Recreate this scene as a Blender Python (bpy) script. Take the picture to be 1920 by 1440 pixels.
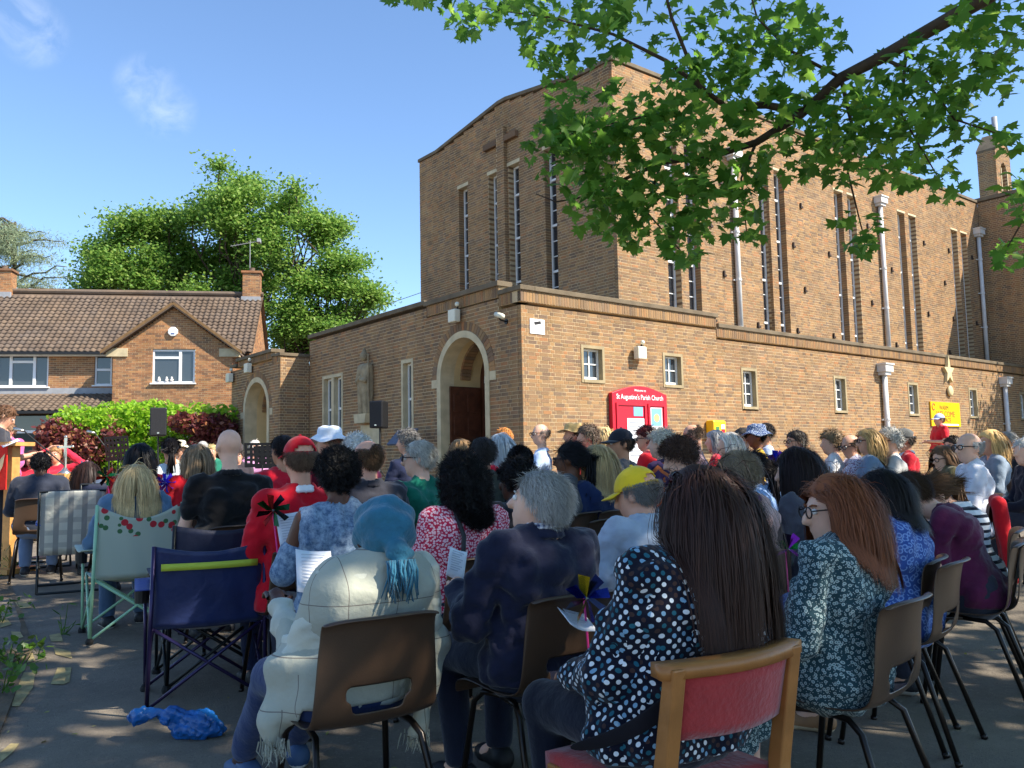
import bpy, bmesh, math, random
import numpy as np
from mathutils import Vector, Matrix, Euler
for o in list(bpy.data.objects): bpy.data.objects.remove(o)
S = bpy.context.scene
COL = S.collection
rng = np.random.default_rng(7)
random.seed(7)

# ---------------------------------------------------------------- camera
FPX, PITCH, ROLL, YAW, HC = 1595.3, .0936583, -.0198585, .8977454, 1.3
_fw = np.array([0, math.cos(PITCH), math.sin(PITCH)]); _rt = np.array([1., 0, 0]); _up = np.cross(_rt, _fw)
_A = math.cos(ROLL)*_rt + math.sin(ROLL)*_up
_B = -math.sin(ROLL)*_rt + math.cos(ROLL)*_up
cam = bpy.data.cameras.new('camera'); camo = bpy.data.objects.new('camera', cam); COL.objects.link(camo)
cam.sensor_width = 36; cam.lens = FPX/1920*36; cam.clip_start = .05; cam.clip_end = 3000
camo.matrix_world = Matrix(((_A[0], _B[0], -_fw[0], 0), (_A[1], _B[1], -_fw[1], 0), (_A[2], _B[2], -_fw[2], HC), (0, 0, 0, 1)))
S.camera = camo

# ---------------------------------------------------------------- sky, sun, exposure
SUN_AZ, SUN_EL = math.radians(110), math.radians(44)
W = bpy.data.worlds.new('World'); S.world = W; W.use_nodes = True
nt = W.node_tree; N = nt.nodes; N.clear()
out = N.new('ShaderNodeOutputWorld'); bg = N.new('ShaderNodeBackground'); bg.inputs[1].default_value = .12
sky = N.new('ShaderNodeTexSky'); sky.sky_type = 'NISHITA'; sky.sun_disc = False
sky.sun_elevation = SUN_EL; sky.sun_rotation = SUN_AZ; sky.air_density = 1.0; sky.dust_density = .0; sky.ozone_density = 5.0
# a few thin wisps of cloud: noise inside soft spots spread round the whole sky
tc = N.new('ShaderNodeTexCoord'); nz = N.new('ShaderNodeTexNoise'); nz.inputs['Scale'].default_value = 22; nz.inputs['Detail'].default_value = 7
nz.inputs['Distortion'].default_value = .6; nz.inputs['Roughness'].default_value = .62
nt.links.new(tc.outputs['Generated'], nz.inputs['Vector'])
def wdir(x, y):
    r = _fw + _A*(x-960)/FPX - _B*(y-720)/FPX
    return r/np.linalg.norm(r)
spots = [(wdir(60, 60), .99965), (wdir(35, 30), .99965), (wdir(8, 5), .9996), (wdir(275, 160), .9997), (wdir(310, 205), .9997), ((-.8, .2, .56), .996), ((.7, -.5, .5), .995), ((-.3, -.8, .52), .995), ((.5, .5, .7), .997)]
acc = None
for d, c0 in spots:
    vm = N.new('ShaderNodeVectorMath'); vm.operation = 'DOT_PRODUCT'; vm.inputs[1].default_value = [float(k) for k in np.array(d)/np.linalg.norm(d)]
    nt.links.new(tc.outputs['Generated'], vm.inputs[0])
    mr = N.new('ShaderNodeMapRange'); mr.interpolation_type = 'SMOOTHSTEP'
    mr.inputs['From Min'].default_value = c0 - .00035; mr.inputs['From Max'].default_value = 1.0
    nt.links.new(vm.outputs['Value'], mr.inputs['Value'])
    if acc is None: acc = mr.outputs[0]
    else:
        mx = N.new('ShaderNodeMath'); mx.operation = 'MAXIMUM'; nt.links.new(acc, mx.inputs[0]); nt.links.new(mr.outputs[0], mx.inputs[1]); acc = mx.outputs[0]
cr = N.new('ShaderNodeMapRange'); cr.inputs['From Min'].default_value = .42; cr.inputs['From Max'].default_value = .78
nt.links.new(nz.outputs['Fac'], cr.inputs['Value'])
ml = N.new('ShaderNodeMath'); ml.operation = 'MULTIPLY'; nt.links.new(acc, ml.inputs[0]); nt.links.new(cr.outputs[0], ml.inputs[1])
m2_ = N.new('ShaderNodeMath'); m2_.operation = 'MULTIPLY'; m2_.inputs[1].default_value = .3; nt.links.new(ml.outputs[0], m2_.inputs[0]); ml = m2_
mxc = N.new('ShaderNodeMix'); mxc.data_type = 'RGBA'; mxc.inputs['B'].default_value = (5.0, 5.4, 6.0, 1)
nt.links.new(ml.outputs[0], mxc.inputs['Factor']); nt.links.new(sky.outputs[0], mxc.inputs['A'])
nt.links.new(mxc.outputs['Result'], bg.inputs[0]); nt.links.new(bg.outputs[0], out.inputs[0])
sl = bpy.data.lights.new('sun', 'SUN'); sl.energy = 4.6; sl.angle = math.radians(.5); sl.color = (1, .92, .79)
so = bpy.data.objects.new('sun', sl); COL.objects.link(so)
SUNV = Vector((math.sin(SUN_AZ)*math.cos(SUN_EL), math.cos(SUN_AZ)*math.cos(SUN_EL), math.sin(SUN_EL)))
so.rotation_euler = SUNV.to_track_quat('Z', 'Y').to_euler(); so.location = (20, -5, 30)
S.view_settings.view_transform = 'Standard'; S.view_settings.look = 'None'; S.view_settings.gamma = 1; S.view_settings.exposure = 1.15
S.render.engine = 'CYCLES'

# ---------------------------------------------------------------- pixel helpers
def ray(x, y): return _fw + _A*(x-960)/FPX - _B*(y-720)/FPX
def at(x, y, d):
    r = ray(x, y); return np.array([0, 0, HC]) + r*d/r[1]
_GY = [-600, 0, 4.5, 6.5, 10, 17, 33, 2000]; _GZ = [0, 0, .065, .18, .32, .46, .8, .8]
def gz(x, y): return float(np.interp(y, _GY, _GZ))
def gpt(x, y):
    r = ray(x, y); t = 5.
    for _ in range(60): t = .5*t + .5*(gz(0, t*r[1])-HC)/r[2]
    return np.array([0, 0, HC]) + r*t

# ---------------------------------------------------------------- materials
def lin(c):
    return tuple((v/255/12.92 if v/255 <= .04045 else ((v/255+.055)/1.055)**2.4) for v in c)
MATS = {}
def newmat(name):
    m = bpy.data.materials.new(name); m.use_nodes = True
    n = m.node_tree.nodes; b = n['Principled BSDF']; return m, n, m.node_tree.links, b
def mat(name, col, rough=.7, var=.12, vs=6., bump=0., bs=60., metal=0., spec=.4, coat=0., sheen=0., trans=0.):
    if name in MATS: return MATS[name]
    m, n, l, b = newmat(name)
    c = lin(col)
    b.inputs['Roughness'].default_value = rough; b.inputs['Metallic'].default_value = metal
    b.inputs['Specular IOR Level'].default_value = spec
    if coat: b.inputs['Coat Weight'].default_value = coat
    if sheen: b.inputs['Sheen Weight'].default_value = sheen
    if trans: b.inputs['Transmission Weight'].default_value = trans
    tcn = n.new('ShaderNodeTexCoord')
    if var:
        t = n.new('ShaderNodeTexNoise'); t.inputs['Scale'].default_value = vs; t.inputs['Detail'].default_value = 5
        l.new(tcn.outputs['Object'], t.inputs['Vector'])
        r = n.new('ShaderNodeMix'); r.data_type = 'RGBA'
        r.inputs['A'].default_value = (*[v*(1-var) for v in c], 1); r.inputs['B'].default_value = (*[min(1, v*(1+var)) for v in c], 1)
        mp = n.new('ShaderNodeMapRange'); mp.inputs['From Min'].default_value = .3; mp.inputs['From Max'].default_value = .7
        l.new(t.outputs['Fac'], mp.inputs['Value']); l.new(mp.outputs[0], r.inputs['Factor']); l.new(r.outputs['Result'], b.inputs['Base Color'])
    else: b.inputs['Base Color'].default_value = (*c, 1)
    if bump:
        t = n.new('ShaderNodeTexNoise'); t.inputs['Scale'].default_value = bs; t.inputs['Detail'].default_value = 4
        l.new(tcn.outputs['Object'], t.inputs['Vector'])
        bm = n.new('ShaderNodeBump'); bm.inputs['Strength'].default_value = bump; bm.inputs['Distance'].default_value = .02
        l.new(t.outputs['Fac'], bm.inputs['Height']); l.new(bm.outputs[0], b.inputs['Normal'])
    MATS[name] = m; return m
def brick_mat(name, cols, seed=0.):
    m, n, l, b = newmat(name); b.inputs['Roughness'].default_value = .92; b.inputs['Specular IOR Level'].default_value = .2
    g = n.new('ShaderNodeNewGeometry'); oi = n.new('ShaderNodeObjectInfo')
    a = n.new('ShaderNodeMath'); a.operation = 'ADD'; l.new(g.outputs['Random Per Island'], a.inputs[0]); l.new(oi.outputs['Random'], a.inputs[1])
    f = n.new('ShaderNodeMath'); f.operation = 'FRACT'; l.new(a.outputs[0], f.inputs[0])
    r = n.new('ShaderNodeValToRGB'); r.color_ramp.interpolation = 'LINEAR'
    while len(r.color_ramp.elements) < len(cols): r.color_ramp.elements.new(.5)
    for i, c in enumerate(cols):
        r.color_ramp.elements[i].position = i/(len(cols)-1); r.color_ramp.elements[i].color = (*lin(c), 1)
    l.new(f.outputs[0], r.inputs[0])
    tcn = n.new('ShaderNodeTexCoord'); t = n.new('ShaderNodeTexNoise'); t.inputs['Scale'].default_value = 1.1; t.inputs['Detail'].default_value = 9; t.inputs['Roughness'].default_value = .7
    l.new(tcn.outputs['Object'], t.inputs['Vector'])
    mp = n.new('ShaderNodeMapRange'); mp.inputs['From Min'].default_value = .3; mp.inputs['From Max'].default_value = .7; mp.inputs['To Min'].default_value = .68; mp.inputs['To Max'].default_value = 1.2
    l.new(t.outputs['Fac'], mp.inputs['Value'])
    mx = n.new('ShaderNodeMix'); mx.data_type = 'RGBA'; mx.blend_type = 'MULTIPLY'; mx.inputs['Factor'].default_value = 1
    t3 = n.new('ShaderNodeTexNoise'); t3.inputs['Scale'].default_value = .45; t3.inputs['Detail'].default_value = 8; t3.inputs['Roughness'].default_value = .65; l.new(tcn.outputs['Object'], t3.inputs['Vector'])
    mp3 = n.new('ShaderNodeMapRange'); mp3.inputs['From Min'].default_value = .4; mp3.inputs['From Max'].default_value = .68; mp3.inputs['To Max'].default_value = .45; l.new(t3.outputs['Fac'], mp3.inputs['Value'])
    mw = n.new('ShaderNodeMix'); mw.data_type = 'RGBA'; mw.inputs['B'].default_value = (*lin((126, 104, 82)), 1); l.new(mp3.outputs[0], mw.inputs['Factor']); l.new(r.outputs[0], mw.inputs['A'])
    l.new(mw.outputs['Result'], mx.inputs['A']); l.new(mp.outputs[0], mx.inputs['B']); l.new(mx.outputs['Result'], b.inputs['Base Color'])
    t2 = n.new('ShaderNodeTexNoise'); t2.inputs['Scale'].default_value = 90; l.new(tcn.outputs['Object'], t2.inputs['Vector'])
    bm = n.new('ShaderNodeBump'); bm.inputs['Strength'].default_value = .5; bm.inputs['Distance'].default_value = .01
    l.new(t2.outputs['Fac'], bm.inputs['Height']); l.new(bm.outputs[0], b.inputs['Normal'])
    return m
def leaf_mat(name, cols, trans=.35, rough=.45):
    m, n, l, b = newmat(name); b.inputs['Roughness'].default_value = rough; b.inputs['Specular IOR Level'].default_value = .35
    g = n.new('ShaderNodeNewGeometry'); oi = n.new('ShaderNodeObjectInfo')
    a = n.new('ShaderNodeMath'); a.operation = 'ADD'; l.new(g.outputs['Random Per Island'], a.inputs[0]); l.new(oi.outputs['Random'], a.inputs[1])
    f = n.new('ShaderNodeMath'); f.operation = 'FRACT'; l.new(a.outputs[0], f.inputs[0])
    r = n.new('ShaderNodeValToRGB')
    while len(r.color_ramp.elements) < len(cols): r.color_ramp.elements.new(.5)
    for i, c in enumerate(cols):
        r.color_ramp.elements[i].position = i/(len(cols)-1); r.color_ramp.elements[i].color = (*lin(c), 1)
    l.new(f.outputs[0], r.inputs[0]); l.new(r.outputs[0], b.inputs['Base Color'])
    tr = n.new('ShaderNodeBsdfTranslucent'); mx = n.new('ShaderNodeMixShader'); mx.inputs[0].default_value = trans
    hs = n.new('ShaderNodeHueSaturation'); hs.inputs['Value'].default_value = 1.65; hs.inputs['Saturation'].default_value = .95; hs.inputs['Hue'].default_value = .485
    l.new(r.outputs[0], hs.inputs['Color']); l.new(hs.outputs[0], tr.inputs['Color'])
    l.new(b.outputs[0], mx.inputs[1]); l.new(tr.outputs[0], mx.inputs[2]); l.new(mx.outputs[0], n['Material Output'].inputs['Surface'])
    return m

# ---------------------------------------------------------------- mesh building
def mesh_np(name, V, F, mats=(), smooth=False, mi=None):
    """V (n,3) array, F list of (k,) index arrays / 2-D int array of one polygon size (or list of such arrays)"""
    me = bpy.data.meshes.new(name)
    V = np.asarray(V, np.float32); Fs = F if isinstance(F, list) else [F]
    Fs = [np.asarray(f, np.int32) for f in Fs if len(f)]
    me.vertices.add(len(V)); me.vertices.foreach_set('co', V.ravel())
    nl = sum(f.size for f in Fs); npoly = sum(len(f) for f in Fs)
    me.loops.add(nl); me.loops.foreach_set('vertex_index', np.concatenate([f.ravel() for f in Fs]) if Fs else [])
    me.polygons.add(npoly)
    st = np.concatenate([np.full(len(f), f.shape[1]) for f in Fs]); ls = np.concatenate([[0], np.cumsum(st)[:-1]])
    me.polygons.foreach_set('loop_start', ls.astype(np.int32)); me.polygons.foreach_set('loop_total', st.astype(np.int32))
    if mi is not None: me.polygons.foreach_set('material_index', np.asarray(mi, np.int32))
    me.polygons.foreach_set('use_smooth', np.full(npoly, smooth))
    for m in mats: me.materials.append(m)
    me.update(calc_edges=True); me.validate()
    return me
def link(name, data, parent=None, loc=None, rot=None, scale=None):
    o = bpy.data.objects.new(name, data); COL.objects.link(o)
    if parent is not None: o.parent = parent
    if loc is not None: o.location = [float(v) for v in loc]
    if rot is not None: o.rotation_euler = [float(v) for v in rot]
    if scale is not None: o.scale = scale if hasattr(scale, '__len__') else (scale,)*3
    return o
def tag(o, label=None, cat=None, group=None, kind=None):
    if label: o['label'] = label
    if cat: o['category'] = cat
    if group: o['group'] = group
    if kind: o['kind'] = kind
    return o
def thing(name, label, cat, loc=(0, 0, 0), rz=0., group=None):
    o = link(name, None, None, loc, (0, 0, rz)); o.empty_display_size = .1
    return tag(o, label, cat, group)
class MB:
    def __init__(s): s.v = []; s.f = []; s.m = []
    def add(s, vs, fs, mi=0):
        k = len(s.v); s.v.extend([tuple(map(float, p)) for p in vs]); s.f.extend([tuple(k+i for i in f) for f in fs]); s.m.extend([mi]*len(fs)); return s
    def box(s, x0, x1, y0, y1, z0, z1, mi=0):
        return s.add([(x0, y0, z0), (x1, y0, z0), (x1, y1, z0), (x0, y1, z0), (x0, y0, z1), (x1, y0, z1), (x1, y1, z1), (x0, y1, z1)],
                     [(0, 3, 2, 1), (4, 5, 6, 7), (0, 1, 5, 4), (1, 2, 6, 5), (2, 3, 7, 6), (3, 0, 4, 7)], mi)
    def tube(s, pts, r, n=8, mi=0, cap=True):
        pts = [Vector(p) for p in pts]; m = len(pts); rs = r if hasattr(r, '__len__') else [r]*m
        vs = []; fs = []; prev = None
        for i, p in enumerate(pts):
            t = (pts[min(i+1, m-1)] - pts[max(i-1, 0)]).normalized()
            if prev is None:
                a = t.orthogonal().normalized()
            else:
                a = (prev - t*prev.dot(t)); a = a.normalized() if a.length > 1e-6 else t.orthogonal().normalized()
            prev = a; b = t.cross(a)
            for k in range(n):
                w = 2*math.pi*k/n; vs.append(p + (a*math.cos(w) + b*math.sin(w))*rs[i])
        for i in range(m-1):
            for k in range(n):
                k2 = (k+1) % n; fs.append((i*n+k, i*n+k2, (i+1)*n+k2, (i+1)*n+k))
        if cap: fs.append(tuple(range(n-1, -1, -1))); fs.append(tuple((m-1)*n+k for k in range(n)))
        return s.add(vs, fs, mi)
    def lathe(s, prof, n=20, c=(0, 0, 0), mi=0, cap=True):
        vs = []; fs = []
        for r, z in prof:
            for k in range(n):
                w = 2*math.pi*k/n; vs.append((c[0]+r*math.cos(w), c[1]+r*math.sin(w), c[2]+z))
        for i in range(len(prof)-1):
            for k in range(n):
                k2 = (k+1) % n; fs.append((i*n+k, i*n+k2, (i+1)*n+k2, (i+1)*n+k))
        if cap: fs.append(tuple(range(n-1, -1, -1))); fs.append(tuple((len(prof)-1)*n+k for k in range(n)))
        return s.add(vs, fs, mi)
    def prism(s, poly, d0, d1, fn, mi=0):
        """poly 2-D outline extruded from d0 to d1; fn(a, b, d) -> xyz"""
        k = len(poly); vs = [fn(a, b, d0) for a, b in poly] + [fn(a, b, d1) for a, b in poly]
        fs = [tuple(range(k-1, -1, -1)), tuple(range(k, 2*k))] + [(i, (i+1) % k, k+(i+1) % k, k+i) for i in range(k)]
        return s.add(vs, fs, mi)
    def mesh(s, name, mats, smooth=False):
        me = bpy.data.meshes.new(name); me.from_pydata(s.v, [], s.f)
        for m in (mats if isinstance(mats, (list, tuple)) else [mats]): me.materials.append(m)
        me.polygons.foreach_set('material_index', s.m); me.polygons.foreach_set('use_smooth', [smooth]*len(s.f)); me.update()
        bmm = bmesh.new(); bmm.from_mesh(me); bmesh.ops.recalc_face_normals(bmm, faces=bmm.faces); bmm.to_mesh(me); bmm.free()
        return me
    def build(s, name, mats, parent=None, loc=None, rot=None, smooth=False, bevel=0.):
        o = link(name, s.mesh(name, mats, smooth), parent, loc, rot)
        if bevel:
            b = o.modifiers.new('bevel', 'BEVEL'); b.width = bevel; b.segments = 2; b.limit_method = 'ANGLE'; b.angle_limit = math.radians(40)
        return o
def box(name, x0, x1, y0, y1, z0, z1, m, parent=None, bevel=0., loc=None, rot=None):
    return MB().box(x0, x1, y0, y1, z0, z1).build(name, m, parent, loc, rot, bevel=bevel)
def copy_tree(o, parent=None):
    c = o.copy(); COL.objects.link(c); c.parent = parent
    for ch in o.children: copy_tree(ch, c)
    return c
def text_mesh(txt, size, m, ext=.0015, align='CENTER'):
    cu = bpy.data.curves.new('txt', 'FONT'); cu.body = txt; cu.size = size; cu.extrude = ext; cu.align_x = align; cu.resolution_u = 3
    ob = bpy.data.objects.new('txt', cu); COL.objects.link(ob)
    bpy.context.view_layer.update()
    me = bpy.data.meshes.new_from_object(ob.evaluated_get(bpy.context.evaluated_depsgraph_get()))
    bpy.data.objects.remove(ob); me.materials.clear(); me.materials.append(m); return me

# box arrays (bricks, tiles): arrays of lo/hi corners -> one mesh, five or six faces each
_BF = np.array([(0, 3, 2, 1), (4, 5, 6, 7), (0, 1, 5, 4), (1, 2, 6, 5), (2, 3, 7, 6), (3, 0, 4, 7)])
def boxes_mesh(name, lo, hi, fn, m, faces=(0, 1, 2, 3, 5)):
    lo = np.asarray(lo, float); hi = np.asarray(hi, float); n = len(lo)
    sel = np.array([(0, 0, 0), (1, 0, 0), (1, 1, 0), (0, 1, 0), (0, 0, 1), (1, 0, 1), (1, 1, 1), (0, 1, 1)])
    V = np.where(sel[None], hi[:, None, :], lo[:, None, :]).reshape(-1, 3)
    F = (_BF[list(faces)][None] + (np.arange(n)*8)[:, None, None]).reshape(-1, 4)
    return mesh_np(name, fn(V), F, [m])

MORTAR = mat('mortar', (192, 168, 132), .95, .15, 3, .3, 120)
def intervals(k0, L, zc, ztop, openings):
    if callable(ztop):
        ss = np.arange(0, L+.001, .02); ok = np.array([ztop(q) >= zc+.035 for q in ss]); iv = []
        i = 0
        while i < len(ss):
            if ok[i]:
                j = i
                while j+1 < len(ss) and ok[j+1]: j += 1
                if ss[j]-ss[i] > .1: iv.append([ss[i], ss[j], 0, 0])
                i = j+1
            else: i += 1
    else: iv = [[0, L, 0, 0]] if zc+.03 < ztop else []
    for op in openings:
        s0, s1, z0, z1 = op[:4]
        if len(op) > 4:     # arch: z1 is the springing
            r = (s1-s0)/2; c = (s0+s1)/2
            if zc < z0 or zc > z1+r*op[4]: continue
            if zc > z1:
                h = r*math.sqrt(max(0, 1-((zc-z1)/(r*op[4]))**2)); s0, s1 = c-h, c+h
        elif zc < z0 or zc > z1: continue
        nv = []
        for a, b, ea, eb in iv:
            if s1 <= a or s0 >= b: nv.append([a, b, ea, eb]); continue
            if s0-a > .03: nv.append([a, s0, ea, 1])
            if b-s1 > .03: nv.append([s1, b, 1, eb])
        iv = nv
    return iv
def brick_wall(parent, name, o, axis, normal, L, z0, ztop, openings=(), bmat=None, thick=.3, s_start=0., bond='flemish', soldier=None, loose=0):
    """wall face through o running along axis; outward normal; returns the wall object (mortar core) with its bricks as children"""
    o = np.array(o, float); ax = np.array([*axis, 0.]); nr = np.array([*normal, 0.])
    fn = lambda P: o + P[:, :1]*ax + P[:, 1:2]*(-nr) + P[:, 2:]*np.array([0, 0, 1.])
    lo, hi, ml, mh = [], [], [], []
    rs = random.Random(hash(name) % 1000 + L)
    zmax = max(ztop(q) for q in np.arange(0, L, .05)) if callable(ztop) else ztop
    k = 0
    while True:
        zk = z0 + k*.075
        if zk + .06 > zmax: break
        zc = zk+.033
        for a, b, ea, eb in intervals(k, L, zc, ztop, openings):
            a = max(a, s_start)
            if b-a < .04: continue
            ml.append((a+.009, .0045, zk-.0135)); mh.append((b-.009, thick, zk+.0615))
            p = -(.0 if k % 2 else (.1125 if bond != 'flemish' else .168)); j = k
            while p < b:
                w = .212 if (bond != 'flemish' or j % 2 == 0) else .0995
                q0, q1 = max(p, a), min(p+w, b); p += w+.013; j += 1
                if q1-q0 < .025: continue
                if b-q1 < .035: q1 = b
                y0 = rs.uniform(-.0025, .0025)
                d = .1
                if (ea and q0 <= a+.001) or (eb and q1 >= b-.001): d = thick-.01
                lo.append((q0, y0, zk+rs.uniform(-.0012, .0012))); hi.append((q1, d, zk+.0615+rs.uniform(-.0012, .0012)))
        k += 1
    if soldier:
        for (s0, s1, za, zb) in soldier:
            p = s0
            while p < s1-.03:
                lo.append((p, rs.uniform(-.002, .002), za+.006)); hi.append((min(p+.06, s1), .1, zb-.006)); p += .075
            ml.append((s0, .007, za)); mh.append((s1, thick, zb))
    wall = link(name, boxes_mesh(name, ml, mh, fn, MORTAR, (0, 1, 2, 3, 4, 5)), parent)
    lo = np.array(lo); hi = np.array(hi)
    if loose:           # the bricks that show largest become objects of their own
        c = (lo+hi)/2; W3 = fn(c); M = np.array(parent.matrix_world) if parent else np.eye(4)
        Wd = W3 @ M[:3, :3].T + M[:3, 3]
        dist = np.linalg.norm(Wd - np.array([0, 0, HC]), axis=1) - 4*np.minimum(hi[:, 0]-lo[:, 0], .2)
        vis = (c[:, 2] > 1.75)
        order = np.argsort(np.where(vis, dist, 1e9))[:loose]; cache = {}
        rest = np.ones(len(lo), bool); rest[order] = False
        for i in order:
            sz = tuple(np.round(hi[i]-lo[i], 2)); key = sz
            if key not in cache: cache[key] = boxes_mesh('brick', [(-sz[0]/2, 0, -.0325)], [(sz[0]/2, sz[1], .0325)], lambda P: P[:, :1]*ax + P[:, 1:2]*(-nr) + P[:, 2:]*np.array([0, 0, 1.]), bmat, (0, 1, 2, 3, 4, 5))
            pos = fn(np.array([[c[i, 0], lo[i, 1], c[i, 2]]]))[0]
            link('brick', cache[key], wall, pos)
        lo, hi = lo[rest], hi[rest]
    tag(link('brickwork', boxes_mesh('brickwork', lo, hi, fn, bmat), wall), kind='stuff')
    return wall
# ---------------------------------------------------------------- ground
def ground():
    m, n, l, b = newmat('worn_asphalt'); b.inputs['Roughness'].default_value = .93; b.inputs['Specular IOR Level'].default_value = .2
    tcn = n.new('ShaderNodeTexCoord')
    def noise(sc, det=6, rough=.6):
        t = n.new('ShaderNodeTexNoise'); t.inputs['Scale'].default_value = sc; t.inputs['Detail'].default_value = det; t.inputs['Roughness'].default_value = rough
        l.new(tcn.outputs['Object'], t.inputs['Vector']); return t.outputs['Fac']
    def mix(a, bb, f, lo, hi):
        mp = n.new('ShaderNodeMapRange'); mp.inputs['From Min'].default_value = lo; mp.inputs['From Max'].default_value = hi; l.new(f, mp.inputs['Value'])
        mx = n.new('ShaderNodeMix'); mx.data_type = 'RGBA'; l.new(mp.outputs[0], mx.inputs['Factor'])
        for s_, v in (('A', a), ('B', bb)):
            if isinstance(v, tuple): mx.inputs[s_].default_value = (*v, 1)
            else: l.new(v, mx.inputs[s_])
        return mx.outputs['Result']
    c1 = mix((.15, .126, .10), (.27, .228, .175), noise(.8, 9, .7), .38, .66)
    c2 = mix(c1, (.33, .28, .22), noise(38, 4, .8), .56, .74)
    c3 = mix(c2, (.04, .037, .034), noise(120, 3, .7), .6, .72)
    l.new(c3, b.inputs['Base Color'])
    bm = n.new('ShaderNodeBump'); bm.inputs['Strength'].default_value = .9; bm.inputs['Distance'].default_value = .012
    l.new(noise(110, 5, .75), bm.inputs['Height']); l.new(bm.outputs[0], b.inputs['Normal'])
    xs = [-900, -200, -60, -20, -8, 0, 8, 20, 60, 200, 900]; ys = [-600, -100, -30, -6, 0, 4.5, 6.5, 10, 13, 17, 24, 33, 60, 150, 500, 1500]
    V = [(x, y, gz(x, y)) for y in ys for x in xs]; k = len(xs)
    F = [(j*k+i, j*k+i+1, (j+1)*k+i+1, (j+1)*k+i) for j in range(len(ys)-1) for i in range(k-1)]
    o = link('ground', mesh_np('ground', V, np.array(F), [m])); tag(o, 'worn grey asphalt of the churchyard car park', kind='structure')
ground()

# ---------------------------------------------------------------- church
BR_CH = brick_mat('church_brick', [(118, 96, 78), (149, 118, 85), (165, 126, 86), (138, 110, 85), (169, 132, 90), (126, 106, 87), (169, 119, 80), (155, 125, 88), (118, 98, 82), (162, 128, 88)])
WSTONE = mat('window_stone', (156, 140, 108), .85, .16, 4, .25, 60)
STONE = mat('stone', (196, 180, 146), .85, .16, 4, .25, 60)
COPE = mat('coping_stone', (108, 95, 76), .9, .25, 3, .4, 40)
WHITE = mat('white_paint', (226, 226, 222), .45, .04, 4)
PVC = mat('white_pvc', (228, 230, 232), .3, .03, 4)
GREYPIPE = mat('pipe_paint', (206, 204, 200), .5, .1, 6)
CREAM = mat('cream_render', (206, 180, 132), .8, .1, 3)
DARKWOOD = mat('dark_wood', (84, 46, 30), .45, .3, 8, .15, 40)
BLACK = mat('black_plastic', (24, 24, 26), .5, .1, 8)
LEAD = mat('lead', (150, 152, 156), .6, .12, 5)
def glass_mat(name, col, rough=.06):
    m, n, l, b = newmat(name); b.inputs['Base Color'].default_value = (*lin(col), 1); b.inputs['Roughness'].default_value = rough
    b.inputs['Specular IOR Level'].default_value = .8; b.inputs['Coat Weight'].default_value = .5; b.inputs['Coat Roughness'].default_value = .03
    tcn = n.new('ShaderNodeTexCoord'); t = n.new('ShaderNodeTexNoise'); t.inputs['Scale'].default_value = 2.5; l.new(tcn.outputs['Object'], t.inputs['Vector'])
    bm = n.new('ShaderNodeBump'); bm.inputs['Strength'].default_value = .08; l.new(t.outputs['Fac'], bm.inputs['Height']); l.new(bm.outputs[0], b.inputs['Normal'])
    return m
GLASS = glass_mat('window_glass', (58, 64, 70)); GLASSD = glass_mat('leaded_glass', (40, 44, 50), .15)
CH_ROT = math.atan2(math.cos(YAW), math.sin(YAW))
CC = at(978, 640, 16.1)
church = thing('church', 'large brown brick church with tall slot windows, arched porch and flat parapets', 'church', (CC[0], CC[1], 0), CH_ROT)
bpy.context.view_layer.update()
def cw(u, v, z=0.):    # church-local -> world
    c, s = math.cos(CH_ROT), math.sin(CH_ROT); return (CC[0]+u*c-v*s, CC[1]+u*s+v*c, z)
Z0 = .15
# walls
arch_open = (1.03, 2.92, Z0, 3.15, 1.)
ztA = lambda s: 4.41 if s < .69 else (4.6 if s < 3.31 else 4.86)
brick_wall(church, 'porch_wall', (0, 0, 0), (0, 1), (-1, 0), 9.29, Z0, ztA, [arch_open, (7.3, 8.47, 1.55, 3.73), (3.89, 4.41, 1.55, 3.73)], BR_CH, .3, .112, soldier=[(.112, .69, 4.41, 4.63), (.7, 3.31, 4.6, 4.82)], loose=140)
SW = [(1.54, 2.2, 2.91, 3.68, 2), (3.99, 4.66, 2.91, 3.68, 2)] + [(6.78+4.045*k, 7.41+4.045*k, 2.5, 3.5, 3) for k in range(5)]
ztB = lambda s: 4.41 if s < 5.92 else 4.18
brick_wall(church, 'aisle_wall', (0, 0, 0), (1, 0), (0, -1), 25.2, Z0, ztB, [w[:4] for w in SW], BR_CH, .3, soldier=[(0, 5.92, 4.41, 4.63), (5.93, 25.2, 4.18, 4.4)], loose=158)
brick_wall(church, 'side_porch_return', (0, 9.29, 0), (-1, 0), (0, -1), .84, Z0, 4.34, [], BR_CH, .3)
brick_wall(church, 'side_porch_wall', (-.84, 9.29, 0), (0, 1), (-1, 0), 3.6, Z0, lambda s: 4.2 if s < .55 else 4.34, [(.72, 2.62, Z0, 2.96, 1.)], BR_CH, .3, .112, soldier=[(.112, .55, 4.2, 4.36), (.56, 3.1, 4.34, 4.5)])
UN, VN = 4.588, 1.842
gab = lambda s: 11.3 if s < .97 or s > 7.93 else 11.3+.47*min((s-.97)/3.3, 1, (7.93-s)/3.3)
nslots = [(a, a+.46, 4.9, 9.78) for a in (2.18, 3.74, 4.69, 6.23)]
brick_wall(church, 'nave_front_wall', (UN, VN, 0), (0, 1), (-1, 0), 8.93, 4.4, gab, nslots, BR_CH, .46, .112)
SLOTS = [a for k in range(5) for a in (1.85+4.06*k, 2.65+4.06*k)]
brick_wall(church, 'nave_side_wall', (UN, VN, 0), (1, 0), (0, -1), 20.6, 4.3, 11.3, [(a, a+.5, 4.7, 9.85) for a in SLOTS], BR_CH, .46)
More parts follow.
